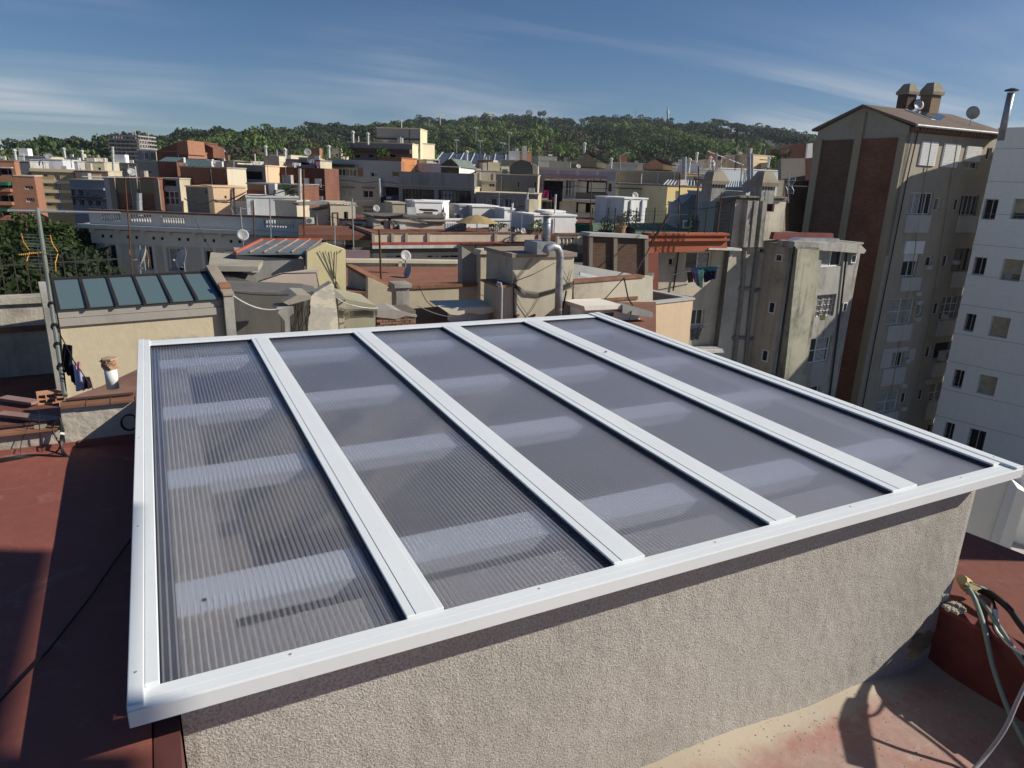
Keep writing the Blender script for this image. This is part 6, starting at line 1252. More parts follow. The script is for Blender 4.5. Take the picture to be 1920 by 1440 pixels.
for (nm, lab, x0, y0, x1, y1, D) in (('ribbed_metal_roof', 'blue-grey ribbed metal roof behind the yellow house', 1240, 352, 1322, 338, 58), ('ribbed_metal_roof', 'blue-grey ribbed metal roof right of the left hooded chimney', 1346, 352, 1402, 340, 50)):
    A = Pd(x0, y0, D); Bv_ = Pd(x1, y0, D); o = thing(nm, lab, 'roof', A); d1 = Bv_-A; d1.z = 0; up_ = Pd((x0+x1)/2, y1, D+7)-Pd((x0+x1)/2, y0, D); q = [Vector((0, 0, 0)), d1, d1+up_, up_+d1*0.12]
    mb = MB(); mb.hexa([v-Vector((0, 0, 0.15)) for v in q], q); mb.build('roof_sheet', flatm('blue_metal', (0.20, 0.235, 0.25), 0.5), o); n = 12
    for i in range(n+1): mb = MB(); a = q[0].lerp(q[1], i/n); c = q[3].lerp(q[2], i/n); mb.tube([a+Vector((0, 0, 0.05)), c+Vector((0, 0, 0.05))], 0.06, 4); mb.build('roof_rib', flatm('pale_rib', (0.38, 0.41, 0.42), 0.5), o)
    mb = MB(); mb.box(0, d1.length*0.97, 0.3, 5, -3.5, -0.2); w_ = mb.build('wall', BEIGE, o); w_.rotation_euler = (0, 0, math.atan2(d1.y, d1.x))
b = blk('glazed_workshop', 'grey workshop with two large dark gridded windows across its top floor', 749, 348, 58, -32, 890, 6, [plaster((0.30, 0.285, 0.25), 0.6), CREAM], [(755, 355, 814, 378, dict(cols=9, rows=2, frame=IRON)), (822, 357, 883, 388, dict(cols=9, rows=3, frame=IRON))], 347)
b.bxl('parapet', 0, b.W, -0.1, 0.25, b.H+0.092, b.H+1.1, plaster((0.30, 0.29, 0.26), 0.9, (0.1, 0.1, 0.09)))
b = blk('shaded_corner_house', 'grey corner house with white framed doors under a curved lintel', 893, 362, 56, -32, 1009, 6, [plaster((0.31, 0.275, 0.24), 0.5), CREAM], [(906, 371, 918, 386, dict(cols=1)), (920, 372, 944, 394, dict(cols=2)), (946, 372, 970, 392, dict(cols=3)), (983, 375, 994, 398, dict(cols=1)), (994, 372, 1002, 392, dict(fill='dark', cols=1))], 364)
b = blk('dark_gable_block', 'dark rendered block with sloping stair roof above the corner house', 930, 327, 64, -32, 1009, 6, [plaster((0.155, 0.155, 0.15), 0.5), CREAM], [(970, 340, 975, 352, dict(fill=WOODB, cols=1)), (1001, 340, 1006, 352, dict(fill=WOODB, cols=1))], 326)
b.pr('arched_gable', [(955, 326), (955, 312), (963, 304), (976, 299), (995, 304), (997, 326)], 0.5, 2.0, plaster((0.10, 0.10, 0.095), 0.5)); b.pr('painted_lit_side', [(998, 326), (998, 306), (1008, 312), (1008, 326)], 0.6, 2.0, CREAM2)  # cream panel stands for sunlight on the side of the gable
b = blk('round_bay_house', 'small cream bay house with turned window between dark walls', 903, 340, 60, -20, 930, 4, [plaster((0.45, 0.38, 0.28), 0.5), CREAM], [(917, 339+5, 928, 350, dict(cols=2))], 338)
b = blk('dark_gable_house', 'dark brick gabled house joined to a white green-roofed one', 827, 313, 66, -32, 861, 4, [BRKD, WHP], [(848, 326, 855, 331, dict(fill=WHG, cols=1))], 313)
b.pr('gable', [(826, 314), (826, 308), (844, 297), (861, 312), (861, 314)], 0, 4, BRKD); 
b = blk('white_green_roof_house', 'bright white house with a sloping grey-green roof', 861, 309, 66, 20, 890, 6, [WHP, WHG], [(863, 325, 868, 331, dict(cols=1)), (873, 330, 878, 336, dict(cols=1))], 315)
b.pr('green_roof', [(845, 297), (880, 302), (893, 317), (861, 313)], -0.1, 0.15, GREENM)
b = blk('cream_stack_cluster', 'cluster of cream chimneys and little walls beyond the green roof', 892, 320, 70, -10, 958, 5, [plaster((0.42, 0.37, 0.28), 0.6), BEIGE], (), 319)
for x0, x1, y0 in ((894, 903, 316), (906, 914, 305), (916, 938, 304), (941, 956, 312)): b.bx('wall_stub', x0, y0, x1, 322, 0.2, 1.5, random.choice([CREAM, BEIGE, CREAM2]))
b = blk('grey_terraced_block', 'wide grey block with blue glazed gallery and two rows of windows', 611, 298, 70, -32, 752, 7, [plaster((0.38, 0.37, 0.35), 0.35, (0.2, 0.2, 0.2)), BRKO], [(614, 316, 668, 330, dict(cols=8, rows=1)), (695, 323, 708, 332, gl2), (735, 321, 750, 332, dict(fill=flatm('ochre_blind', (0.28, 0.2, 0.05), 0.8), cols=1)), (643, 356, 660, 368, dict(cols=4, rows=3)), (681, 357, 700, 371, gl2), (683, 393, 700, 402, dict(cols=4, rows=2)), (613, 347, 630, 378, dict(fill='dark', cols=1, rec=0.6)), (718, 350, 748, 378, dict(fill='dark', cols=1, rec=0.8))], 299, parapet=0.5)
b.bx('upper_white_band', 680, 316, 751, 332, -0.03, -0.003, plaster((0.36, 0.37, 0.40), 0.4)) if False else None
b.bx('gallery_roof', 611, 308, 669, 313, -0.6, -0.01, IRON); b.bx('brick_pier', 671, 315, 680, 331, -0.05, -0.003, BRKO); btube(b, 'white_downpipe', [(712, 334, -0.1), (714, 370, -0.1)], 0.12, WHITE)
for x0, x1, y in ((640, 664, 350), (678, 702, 351), (680, 702, 387)): b.bx('window_hood', x0, y, x1, y+2, -0.2, -0.003, plaster((0.18, 0.15, 0.11), 0.3))
for lab, q, c, sd in (('dark trousers row on the drying line of the wide grey block', ((714, 368), (724, 367), (724, 381), (714, 380)), (0.02, 0.03, 0.05), 1), ('white shirts on the drying line of the wide grey block', ((724, 368), (734, 368), (734, 374), (724, 374)), (0.6, 0.6, 0.65), 2), ('blue jeans on the drying line of the wide grey block', ((735, 366), (747, 366), (747, 380), (735, 380)), (0.09, 0.12, 0.2), 3)): cloth('hanging_clothes', lab, 'clothes', [Pd(*p, 60-0.1*sd) for p in q], clm('m%d' % sd, c, 0.5), wave=0.1, seed=sd)
b = blk('penthouse_tower', 'stepped concrete penthouse tower with a tall sunlit side fin', 706, 240, 78, -32, 788, 3.5, [plaster((0.25, 0.245, 0.25), 0.15), plaster((0.60, 0.53, 0.36), 0.2)], [(715, 262, 728, 268, dict(fill=WHG, cols=1))], 241, base=-5)  # shade and sun put into the colours: grey front, cream side
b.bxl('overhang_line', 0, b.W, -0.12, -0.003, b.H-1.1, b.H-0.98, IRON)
b = blk('penthouse_storey', 'wide concrete terrace storey under the penthouse tower with planters', 653, 267, 76, -32, 773, 4, [plaster((0.22, 0.215, 0.21), 0.2), plaster((0.60, 0.53, 0.36), 0.2)], [(663, 289, 675, 296, dk), (690, 289, 700, 296, dk), (712, 288, 724, 296, dk), (728, 288, 741, 296, dk)], 268, base=-5)  # front greyed for shade, sunlit side painted cream
b.bx('painted_soffit_shade', 655, 279, 772, 287, -0.9, -0.01, plaster((0.10, 0.06, 0.05), 0.3))  # dark box stands for the shade under the terrace edge
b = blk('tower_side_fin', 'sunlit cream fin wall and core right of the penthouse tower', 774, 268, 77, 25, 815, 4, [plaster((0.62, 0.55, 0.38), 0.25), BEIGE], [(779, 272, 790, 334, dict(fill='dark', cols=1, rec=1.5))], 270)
b = blk('cream_bay_annex', 'small cream annex with a white bay window right of the penthouse core', 800, 300, 74, 0, 824, 3, [plaster((0.55, 0.50, 0.40), 0.3), BEIGE], [(812, 296+2, 823, 306, dict(cols=2))], 300)
b = blk('orange_gable_wall', 'small orange brick sunlit wall stub beside the wide grey block', 753, 297, 69, 25, 782, 3, [plaster((0.50, 0.22, 0.09), 0.5, (0.3, 0.1, 0.04)), BRKO], (), 300)
b = blk('red_brick_white_shutters', 'dark red-brown brick building with white shuttered windows', 497, 312, 62, -32, 608, 3.5, [BRKB, BRK], [(515, 332, 526, 340, sh_), (537, 334, 548, 340, sh_), (568, 334, 580, 348, sh_), (591, 335, 603, 351, sh_), (570, 367, 583, 377, gl2), (594, 368, 606, 380, sh_)], 311, parapet=0.4)
b.bx('painted_lit_corner', 490, 312, 507, 338, 0.3, 0.6, plaster((0.45, 0.2, 0.1), 0.4))  # paler orange stands for sun on the brick corner
b = blk('hut_row_olive_roof', 'low hut with an olive sheet roof and a pink parapet behind the red-brown building', 495, 298, 70, -32, 545, 5, [plaster((0.30, 0.2, 0.2), 0.4), CREAM], (), 300, coping=plaster((0.22, 0.21, 0.13), 0.4))
b = blk('hut_row_lilac', 'lilac grey roof hut with laundry beside the grey terraced block', 545, 300, 66, -32, 600, 3, [plaster((0.22, 0.21, 0.24), 0.4), CREAM], [(560, 303, 580, 310, dk)], 300, coping=plaster((0.2, 0.19, 0.2), 0.4))
cloth('hanging_sheet', 'white sheet drying on the roof of the red-brown brick building', 'cloth', [Pd(548, 305, 61), Pd(564, 306, 61), Pd(564, 311, 61), Pd(548, 311, 61)], clm('w1', (0.7, 0.7, 0.72)), seed=1)
cloth('hanging_sheet', 'black and white cloth drying at the right end of the red-brown roof', 'cloth', [Pd(575, 300, 61), Pd(589, 298, 61), Pd(589, 307, 61), Pd(576, 305, 61)], clm('w2', (0.3, 0.3, 0.33), 0.9), seed=2)
cloth('hanging_sheet', 'rose cloth drying at the corner of the red-brown roof', 'cloth', [Pd(591, 303, 61), Pd(600, 304, 61), Pd(600, 311, 61), Pd(592, 310, 61)], clm('w3', (0.4, 0.15, 0.22), 0.6), seed=3)
cloth('hanging_clothes', 'row of white shirts above the red-brown brick building', 'clothes', [Pd(472, 302, 63), Pd(494, 303, 63), Pd(494, 308, 63), Pd(472, 307, 63)], clm('w4', (0.68, 0.68, 0.72)), seed=4)
cloth('hanging_clothes', 'row of white and turquoise clothes by the glass skylights', 'clothes', [Pd(388, 299, 60), Pd(413, 302, 60), Pd(412, 307, 60), Pd(389, 306, 60)], clm('w5', (0.6, 0.66, 0.7), 0.4), seed=5)
# ---- left cluster
b = blk('brick_gable_building', 'low brick building with two buttresses and a stone band on top', 207, 333, 57, -32, 294, 4, [BRK, BRK], (), 335)
b.bxl('stone_band', 0, b.W, -0.06, -0.003, b.H-1.0, b.H, plaster((0.17, 0.14, 0.09), 0.5))
for x in (0.0, 0.48, 0.94): b.bxl('buttress', b.W*x, b.W*x+0.4, -0.2, -0.07, 3, b.H, plaster((0.2, 0.17, 0.13), 0.5))
b = blk('narrow_grey_wall', 'narrow dull grey end wall left of the low brick building', 194, 334, 58, -32, 206, 2, [GREYP, BEIGE], (), 334)
b = blk('white_gallery_house', 'grey-white house with a wide white framed gallery window between brick walls', 296, 335, 56, -32, 336, 3, [plaster((0.27, 0.285, 0.31), 0.4), CREAM], [(299, 358, 335, 384, dict(cols=4, rows=2)), (300, 320+16, 330, 350, dk)], 336)
b = blk('concrete_stack_house', 'plain grey concrete box above the white gallery house', 257, 303, 66, -32, 296, 5, [plaster((0.29, 0.275, 0.245), 0.25), CREAM], [(273, 320, 283, 325, dict(fill=BRKD, cols=1))], 304)
b = blk('dark_glass_hut', 'dark glass hut with a white framed door at the foot of the hill', 258, 282, 70, -32, 292, 4, [BLUEG, CREAM], [(262, 284, 277, 300, dict(cols=2)), (280, 284, 291, 301, dict(cols=1))], 283, coping=WHP)
b = blk('brick_pediment_house', 'brick house with lopsided pediment and a strip of skylight glass', 293, 284, 64, -32, 352, 3, [BRK, BRKO], (), 286)
b.pr('pediment', [(293, 282), (332, 267), (333, 284), (293, 285)], 0, 3, BRKR); b.pr('brick_tower', [(333, 290), (333, 266), (352, 263), (355, 290)], -0.1, 2.5, BRKO)
b = blk('concrete_pier_house', 'grey concrete pier block flanked by brick beside the skylight strips', 356, 268, 66, -32, 384, 2, [plaster((0.30, 0.30, 0.27), 0.3), BRK], (), 269); b.pr('brick_return', [(384, 296), (384, 270), (399, 277), (400, 296)], 0, 2, BRK)
for lab, x0, y0, x1, y1 in (('left strip of five blue-green roof light panes', 297, 303, 331, 293), ('right strip of six blue-green roof light panes', 337, 312, 386, 296)):
    b = Bld('roof_light_strip', lab, 'roof light', x0, y0, 60, -32, base=-10); w = b.uv(x1, y0+2)[0]; n = 5 if x0 < 300 else 6; h = b.uv(x0, y1)[1]-b.H
    b.bxl('base', 0, w, 0, 2.5, 0, b.H, BRK)
    for i in range(n):
        a, c = w*i/n+0.04, w*(i+1)/n-0.04; mb = MB(); mb.hexa([(a, -0.05, b.H+0.01), (c, -0.05, b.H+0.01), (c, 1.0, b.H+h*0.85), (a, 1.0, b.H+h*0.85)], [(a, -0.05, b.H+0.05), (c, -0.05, b.H+0.05), (c, 1.0, b.H+h*0.85+0.04), (a, 1.0, b.H+h*0.85+0.04)]); mb.build('glass_pane', GGL, b.root)
    b.bxl('ridge', 0, w, 1.02, 1.3, b.H, b.H+h, OFFW)
b = blk('wide_brick_wall_house', 'wide weathered brick wall house below the six pane roof light', 337, 313, 57, -32, 425, 3, [BRK, CREAM2], (), 316, coping=DIRTG)
b = blk('shaded_cube_stair_head', 'shaded front of the peach stair head, shade painted dark, with a tiny window', 348, 350, 52, -32, 398, 3.0, [plaster((0.13, 0.125, 0.115), 0.5), PEACH], [(385, 356, 389, 363, dk)], 351)  # dark front colour holds the shade; the sunlit side stays peach
b = blk('peach_stair_head', 'sunlit peach rendered stair head with cracked plaster and dangling cables', 399, 351, 50, 10, 461, 3.0, [PEACH, PEACH], [(421, 367, 425, 372, dk)], 353)
btube(b, 'dangling_cable', [(438, 352, -0.1), (439, 375, -0.12), (440, 395, -0.1), (444, 408, -0.1)], 0.06); btube(b, 'dangling_cable', [(399, 374, -0.1), (410, 376, -0.1), (430, 375, -0.1), (461, 360, -0.1)], 0.03)
b = blk('low_white_walls', 'low white and grey parapet walls right of the peach stair head', 462, 370, 48, -5, 562, 4, [plaster((0.48, 0.50, 0.50), 0.3), WHG], (), 372)
b = blk('arched_parapet', 'cream wall with curved end and dark edging on the white parapets', 515, 377, 45, -40, 556, 1.5, [plaster((0.40, 0.38, 0.34), 0.5), CREAM], (), 382)
b = blk('brick_band_wall', 'long brown brick band wall with a white chimney flue in its middle', 463, 345, 54, -32, 559, 4, [plaster((0.2, 0.155, 0.095), 0.5), BRK], (), 341, coping=DIRTG)
b.bx('white_flue', 510, 344, 522, 386, -0.5, -0.01, WHG); b.bx('brick_part', 463, 358, 559, 372, -0.03, -0.003, BRKR)
b = blk('corrugated_shed', 'grey corrugated shed with awning and red-black bags', 443, 310, 60, -32, 497, 4, [plaster((0.20, 0.21, 0.22), 0.3), PEACH], [(455, 320, 492, 338, dict(fill='dark', cols=1, rec=0.6))], 309)
b = blk('yellow_wall_house', 'bright cream wall patch beside the weathered brick wall', 424, 307, 61, -32, 445, 3, [plaster((0.6, 0.5, 0.33), 0.2), CREAM2], (), 309)
b = blk('blue_grey_apartments', 'blue-grey shaded apartment house with balcony line and dark windows', 130, 337, 84, -32, 195, 8, [plaster((0.17, 0.19, 0.235), 0.3, (0.08, 0.09, 0.11)), CREAM], [(134, 354, 140, 367, dk), (148, 355, 155, 368, dk), (163, 361, 167, 366, dict(cols=1)), (178, 365, 184, 368, dict(cols=1)), (136, 372, 142, 384, dk), (150, 374, 158, 386, dk), (166, 375, 173, 386, dk), (180, 376, 188, 386, dk), (167, 390, 176, 394, dk), (184, 390, 196, 395, dk)], 336)
b.bxl('balcony', 0.2, b.W, -0.5, -0.01, b.uv(150, 371)[1], b.uv(150, 369)[1], IRON); b.bxl('cornice', -0.1, b.W, -0.3, -0.01, b.H-0.9, b.H-0.7, BLUEG)
b = blk('yellow_brick_apartments', 'sunlit yellow brick apartment block with cream floor bands', 58, 318, 92, -14, 139, 10, [BRKY, plaster((0.12, 0.1, 0.08), 0.3)], [(*q, dict(fill='glass', cols=c)) for q, c in (((81, 326, 89, 331), 2), ((84, 345, 91, 349), 2), ((86, 363, 94, 367), 2), ((89, 381, 97, 386), 2), ((102, 326, 112, 340), 3), ((104, 344, 115, 357), 3), ((106, 361, 117, 376), 3), ((109, 380, 119, 392), 3))], 320)
for y in (319, 340.5, 358.5, 376.5, 395): r = b.uv(90, y); b.bxl('floor_band', -0.1, b.W+0.05, -0.12, -0.003, r[1]-0.16, r[1]+0.16, plaster((0.62, 0.52, 0.34), 0.1))
b = blk('white_roof_house', 'white roof house with small dark door above the yellow brick block', 57, 300, 100, -14, 78, 5, [WHG, WHP], [(66, 309, 70, 315, dk)], 301); b = blk('bright_white_roof_house', 'bright white rooftop house left of the satellite dish', 78, 299, 99, -14, 117, 5, [WHP, WHG], [(87, 308, 90, 313, dk)], 301)
b = blk('cream_roof_house', 'cream rooftop house with four little chimneys', 146, 303, 104, -14, 195, 6, [plaster((0.6, 0.53, 0.36), 0.15), CREAM], [(184, 314, 189, 320, dk)], 305)
for x in (144, 169, 173, 192): b.bx('chimney_stub', x, 296, x+3.5, 304, 0.2, 0.8, OFFW)
b = blk('lilac_roof_strip', 'lilac grey strip wall between the white and cream rooftop houses', 117, 303, 102, -14, 145, 4, [plaster((0.3, 0.3, 0.33), 0.2), GREYP], (), 304)
b = blk('orange_brick_apartments', 'orange brick apartment block with green awnings over its balconies', -60, 300, 76, -10, 26, 1.2, [BRKO, BRKO], [(-6, 316, 22, 328, dict(fill='dark', cols=2, rec=0.9)), (-6, 341, 23, 353, dict(fill='dark', cols=2, rec=0.9)), (-6, 366, 26, 383, dict(fill='dark', cols=2, rec=0.9)), (3, 392, 30, 405, dict(fill='dark', cols=2, rec=0.9))], 303)
for q in ((-6, 341, 22, 347), (3, 391, 28, 395)): b.bx('green_awning', *q, -0.9, -0.1, GREENC)
b.bx('balcony_front', -8, 354, 24, 359, -0.6, -0.02, BRKO); b.bx('balcony_front', -6, 378, 27, 384, -0.6, -0.02, BRKO); b.bx('balcony_front', -2, 404, 31, 412, -0.6, -0.02, BRKO); b.bx('white_line', -8, 313, 25, 315, -0.5, -0.02, OFFW)
b = blk('orange_brick_wing', 'plain lower wing of the orange brick block with three white windows', 26, 330, 75, -10, 64, 2.0, [BRKO, BRKO], [(46, 348, 62, 355, dict(cols=3)), (49, 371, 65, 379, dict(cols=4)), (52, 396, 70, 403, dict(cols=2, fill=OFFW))], 331, coping=CREAM2)
for x0, x1, lab in ((0, 26, 'dark roof strip'), ): pass
b = blk('slate_roof_strip', 'slate grey roof strip above the orange brick block', -40, 300, 95, -14, 55, 5, [plaster((0.14, 0.14, 0.16), 0.2), GREYP], (), 301)
b = blk('shaded_balcony_strip', 'shaded top storey with broken round plaster patch left of the brick building', 140, 320, 90, -14, 202, 5, [plaster((0.16, 0.12, 0.10), 0.3), CREAM], [(155, 326, 168, 333, dk)], 321); b.bx('pale_patch', 169, 327, 190, 339, -0.1, -0.003, PEACH)
# scaffold tower
o = thing('scaffolded_tower', 'stone tower wrapped in grey scaffolding at the foot of the hill', 'tower', Pd(216, 320, 130), R_(-30)); w = 42/FPX*130/math.cos(R_(10))*1.0; h = Pd(216, 259, 130).z-Pd(216, 325, 130).z
mb = MB(); mb.box(w*0.12, w*0.88, w*0.12, w*0.88, -6, h*0.92); mb.build('shaft', plaster((0.34, 0.29, 0.24), 0.5), o); mb = MB(); nl = 9
for i in range(7):
    for y in (0, w):
        mb.tube([(w*i/6, y, -5), (w*i/6, y, h+(i % 3)*0.5)], 0.09, 4)
        mb.tube([(0 if y == 0 else w, w*i/6, -5), (0 if y == 0 else w, w*i/6, h)], 0.09, 4)
for j in range(nl+1):
    z = h*j/nl; mb.box(-0.3, w+0.3, -0.35, -0.2, z-0.1, z+0.1); mb.box(w+0.2, w+0.35, -0.2, w+0.3, z-0.1, z+0.1); mb.box(-0.3, w+0.3, -0.3, 0.5, z-0.14, z-0.11)
mb.build('scaffold', flatm('scaffold_steel', (0.33, 0.31, 0.31), 0.7), o, kind='stuff')
# small rooftop huts in front of the hill
for lab, x0, x1, yb_, yt, yr, D, m1, m2 in (('brown gabled rooftop hut with a side painted sunlit on the grey-white building', 1082, 1118, 314, 304, 287, 72, plaster((0.2, 0.16, 0.12), 0.3), CREAM2), ('orange-brown gabled rooftop hut on the olive building', 1209, 1243, 318, 308, 298, 74, plaster((0.35, 0.2, 0.14), 0.3), PEACH)):
    b = Bld('rooftop_hut', lab, 'hut', x0, yt, D, -32, base=-1); b.pr('front', [(x0, yb_), (x0, yt), (x0+20, yr), (x1, yt), (x1, yb_)], 0, 3, m1); b.pr('painted_lit_side', [(x1, yb_), (x1, yt), (x1+18, yt+3), (x1+18, yb_)], 0.1, 2, m2)  # lighter side colour stands for sunlight on the hut
    u0, z0 = b.uv(x0+20, yr-1); u1_, z1_ = b.uv(x1+24, yt); mb = MB(); mb.hexa([(u0, -0.3, z0), (u1_, -0.3, z1_-0.2), (u1_, 3.2, z1_-0.2), (u0, 3.2, z0)], [(u0, -0.3, z0+0.2), (u1_, -0.3, z1_), (u1_, 3.2, z1_), (u0, 3.2, z0+0.2)]); mb.build('roof', flatm('dark_slate', (0.07, 0.07, 0.075), 0.6), b.root)
b = blk('peach_rooftop_house', 'plain peach rooftop house with terrace railing near the dark brick wall', 1380, 291, 95, -20, 1413, 4, [plaster((0.33, 0.27, 0.2), 0.2), SAND], (), 292); b = blk('lit_rooftop_face', 'sunlit face of the peach rooftop house, painted lighter, with a long slot', 1413, 291, 94, 10, 1452, 4, [SAND, SAND], [(1424, 299, 1442, 300.5, dk)], 293)  # darker front, lighter second face: shade and sun put into the colours
b = blk('white_roof_row', 'long row of low white rooftop walls beside the steel flues', 1352, 316, 80, -8, 1462, 4, [plaster((0.48, 0.52, 0.56), 0.25), WHP], [(1420, 323, 1430, 330, dict(cols=2))], 318)
b = blk('ochre_low_house', 'ochre low house with round tank between the thin flue and the aerials', 1284, 325, 72, -10, 1320, 3, [plaster((0.38, 0.27, 0.16), 0.3), SAND], (), 325)
b = blk('stadium_wall', 'long low wall under the far dark blue roof', 815, 309, 150, -4, 965, 3, [GREYP, GREYP], (), 308)
A = Pd(815, 306, 148); o = thing('ribbed_blue_roof', 'long dark blue sloping roof with pale ribs at the foot of the hill', 'roof', A); d1 = Pd(968, 311, 150)-A; up_ = Pd(830, 287, 165)-A
mb = MB(); q = [Vector((0, 0, 0)), d1, d1+up_*1.02, up_]; mb.hexa([v-Vector((0, 0, 0.4)) for v in q], q); mb.build('roof_sheet', flatm('dark_blue_sheet', (0.055, 0.07, 0.10), 0.45), o)
for i in range(8): t = i/7; mb = MB(); mb.tube([d1*t+Vector((0, 0, 0.15)), up_+d1*t*1.0+Vector((0, 0, 0.15))], 0.16, 4); mb.build('roof_rib', flatm('pale_rib', (0.38, 0.41, 0.42), 0.5), o)
b = blk('orange_stack_house', 'small orange house with a white flue stack before the hill', 963, 284, 110, -20, 997, 4, [plaster((0.5, 0.24, 0.12), 0.3), PEACH], (), 285); b.bx('white_stack', 978, 274, 986, 300, -1.0, -0.2, OFFW)
b = blk('pavilion', 'distant low pavilion with a terracotta hipped roof among the trees', 1008, 292, 170, -10, 1045, 6, [plaster((0.25, 0.24, 0.22), 0.2), CREAM], (), 292, coping=TILEC)
# infill of plainer far roofs so that no gap shows between the named ones
FILL = [(('cream', CREAM2), ('grey', GREYP), ('white', WHP), ('ochre', SAND), ('brick', BRKO), ('brown', OLIVE))]
desc = ['low cream roof house', 'low grey roof house', 'low white roof house', 'low ochre roof house', 'low brick roof house', 'low brown roof house']
spots = [(430, 303, 75, 40), (560, 296, 90, 36), (505, 290, 120, 40), (610, 292, 120, 30), (895, 300, 100, 30), (940, 300, 95, 26), (1030, 303, 110, 40), (1150, 305, 120, 60), (1270, 305, 105, 44), (1320, 300, 120, 50), (380, 300, 110, 60), (200, 305, 120, 60), (120, 295, 130, 60), (20, 292, 140, 70), (1360, 303, 130, 60), (835, 320, 80, 30), (1300, 332, 66, 40), (470, 318, 66, 40), (1458, 305, 90, 40), (640, 300, 110, 30)]
FLAB = ['cream flat house under the hill beside the cream wall patch', 'grey flat house between the red-brown roof and the hill', 'white flat house before the green slope left of centre', 'ochre flat house far behind the grey terraced block', 'brick flat house far behind the cream chimney cluster', 'brown flat house behind the dark arched gable', 'cream flat house behind the orange house with white stack', 'grey flat house between the two gabled rooftop huts', 'white flat house behind the orange-brown gabled hut', 'ochre flat house behind the thin galvanised flue', 'brick flat house right of the concrete pier house', 'brown flat house behind the scaffolded tower foot', 'cream flat house behind the cream rooftop house', 'grey flat house at the far left behind the slate strip', 'white flat house behind the aerial cluster', 'ochre flat house behind the dark gabled house', 'brick flat house behind the yellow house', 'brown flat house behind the corrugated shed', 'cream flat house left of the far dark red block', 'grey flat house behind the penthouse planters']
for k, (x, y, D, wpx) in enumerate(spots):
    c = k % 6; side = 'left' if x < 500 else ('middle' if x < 1100 else 'right')
    bb = blk('far_roof_house', FLAB[k], x, y, D, -20-(k*7 % 15), x+wpx, 5+k % 4, [FILL[0][c][1], CREAM2 if c != 0 else BEIGE], (), y+1, cat='house', group='small houses in the distance')
    pass
    if k % 2: bb.bxl('roof_stub', 1.0, 2.4, 0.5, 1.8, bb.H+0.1, bb.H+1.2, random.choice([WHP, BRKO, CREAM2]))
# ================================================================== THE WOODED HILL
def dirpx(px, py): d = ray(px, py); return math.atan2(d.x, d.y), d.z/math.hypot(d.x, d.y)
SKYL = [(-200, 285), (0, 277), (30, 272), (60, 269), (150, 272), (175, 276), (200, 264), (250, 255), (300, 247), (360, 247), (420, 243), (500, 245), (520, 241), (560, 243), (600, 234), (680, 239), (730, 234), (790, 222), (850, 224), (900, 219), (1000, 220), (1100, 222), (1200, 223), (1260, 228), (1340, 226), (1400, 236), (1450, 243), (1520, 250), (1640, 262), (1800, 275), (2100, 300)]
AZ = [dirpx(x, y)[0] for x, y in SKYL]; EL = [dirpx(x, y)[1] for x, y in SKYL]
RD = [330 if x < 260 else (420 if x < 520 else (560 if x < 760 else 720)) for x, y in SKYL]
D0 = 185.0
def hill(az, t):
    """t 0..1 from the foot to the ridge; returns horizontal distance, height"""
    el = np.interp(az, AZ, EL); rd = np.interp(az, AZ, RD); D = D0+(rd-D0)*t; top = el*rd-7.5
    z = -14+(top+14)*(t**0.82) + 3.0*np.sin(az*37+t*5)*t*(1-t)*2 + 2.2*np.sin(az*81+t*17)*t*(1-t)*2
    return D, z
def hill_at(az, D):
    rd = float(np.interp(az, AZ, RD)); t = (D-D0)/(rd-D0); return float(hill(az, min(1, max(0, t)))[1])
NA, NT = 180, 30; mb = MB(); azs = np.linspace(-0.75, 1.75, NA)
for j in range(NT+6):
    t = j/(NT-1) if j < NT else 1+0.09*(j-NT+1)
    for a in azs:
        D, z = hill(a, min(t, 1.0))
        if t > 1: D = D+(t-1)*500; z = z-(t-1)**1.5*60
        mb.v.append((D*math.sin(a), D*math.cos(a), z))
mb.f = [(j*NA+i, j*NA+i+1, (j+1)*NA+i+1, (j+1)*NA+i) for j in range(NT+5) for i in range(NA-1)]; mb.m = [0]*len(mb.f)
o = mb.build('hillside', flatm('hill_undergrowth', (0.035, 0.045, 0.02), 0.95, var=0.4, scale=0.05)); o['kind'] = 'structure'
def crown_tpl(n, lobes, flat=0.75, leaf=0.11, seed=0):
    g = np.random.default_rng(seed); V = []; per = n//lobes
    for l in range(lobes):
        c = g.normal(size=3)*np.array([0.42, 0.42, 0.2]); r = g.uniform(0.38, 0.62)
        P = g.normal(size=(per, 3)); P /= np.linalg.norm(P, axis=1)[:, None]; P[:, 2] = np.abs(P[:, 2])*1.0-0.25*(g.random(per) < 0.5)
        P = P*r*g.uniform(0.82, 1.08, size=(per, 1))*np.array([1, 1, flat])+c
        N = P-c+g.normal(size=(per, 3))*0.25; N /= np.linalg.norm(N, axis=1)[:, None]+1e-6
        A = np.cross(N, g.normal(size=(per, 3))); A /= np.linalg.norm(A, axis=1)[:, None]+1e-6; Bv = np.cross(N, A); s = leaf*g.uniform(0.6, 1.4, size=(per, 1))
        V.append(np.stack([P-A*s, P-Bv*s*0.8, P+A*s*0.9, P+Bv*s*0.9], 1))
    return np.concatenate(V).reshape(-1, 3)
TPL = [crown_tpl(270, 5 if k < 4 else 7, 0.8 if k < 4 else 0.55, 0.095, k) for k in range(8)]
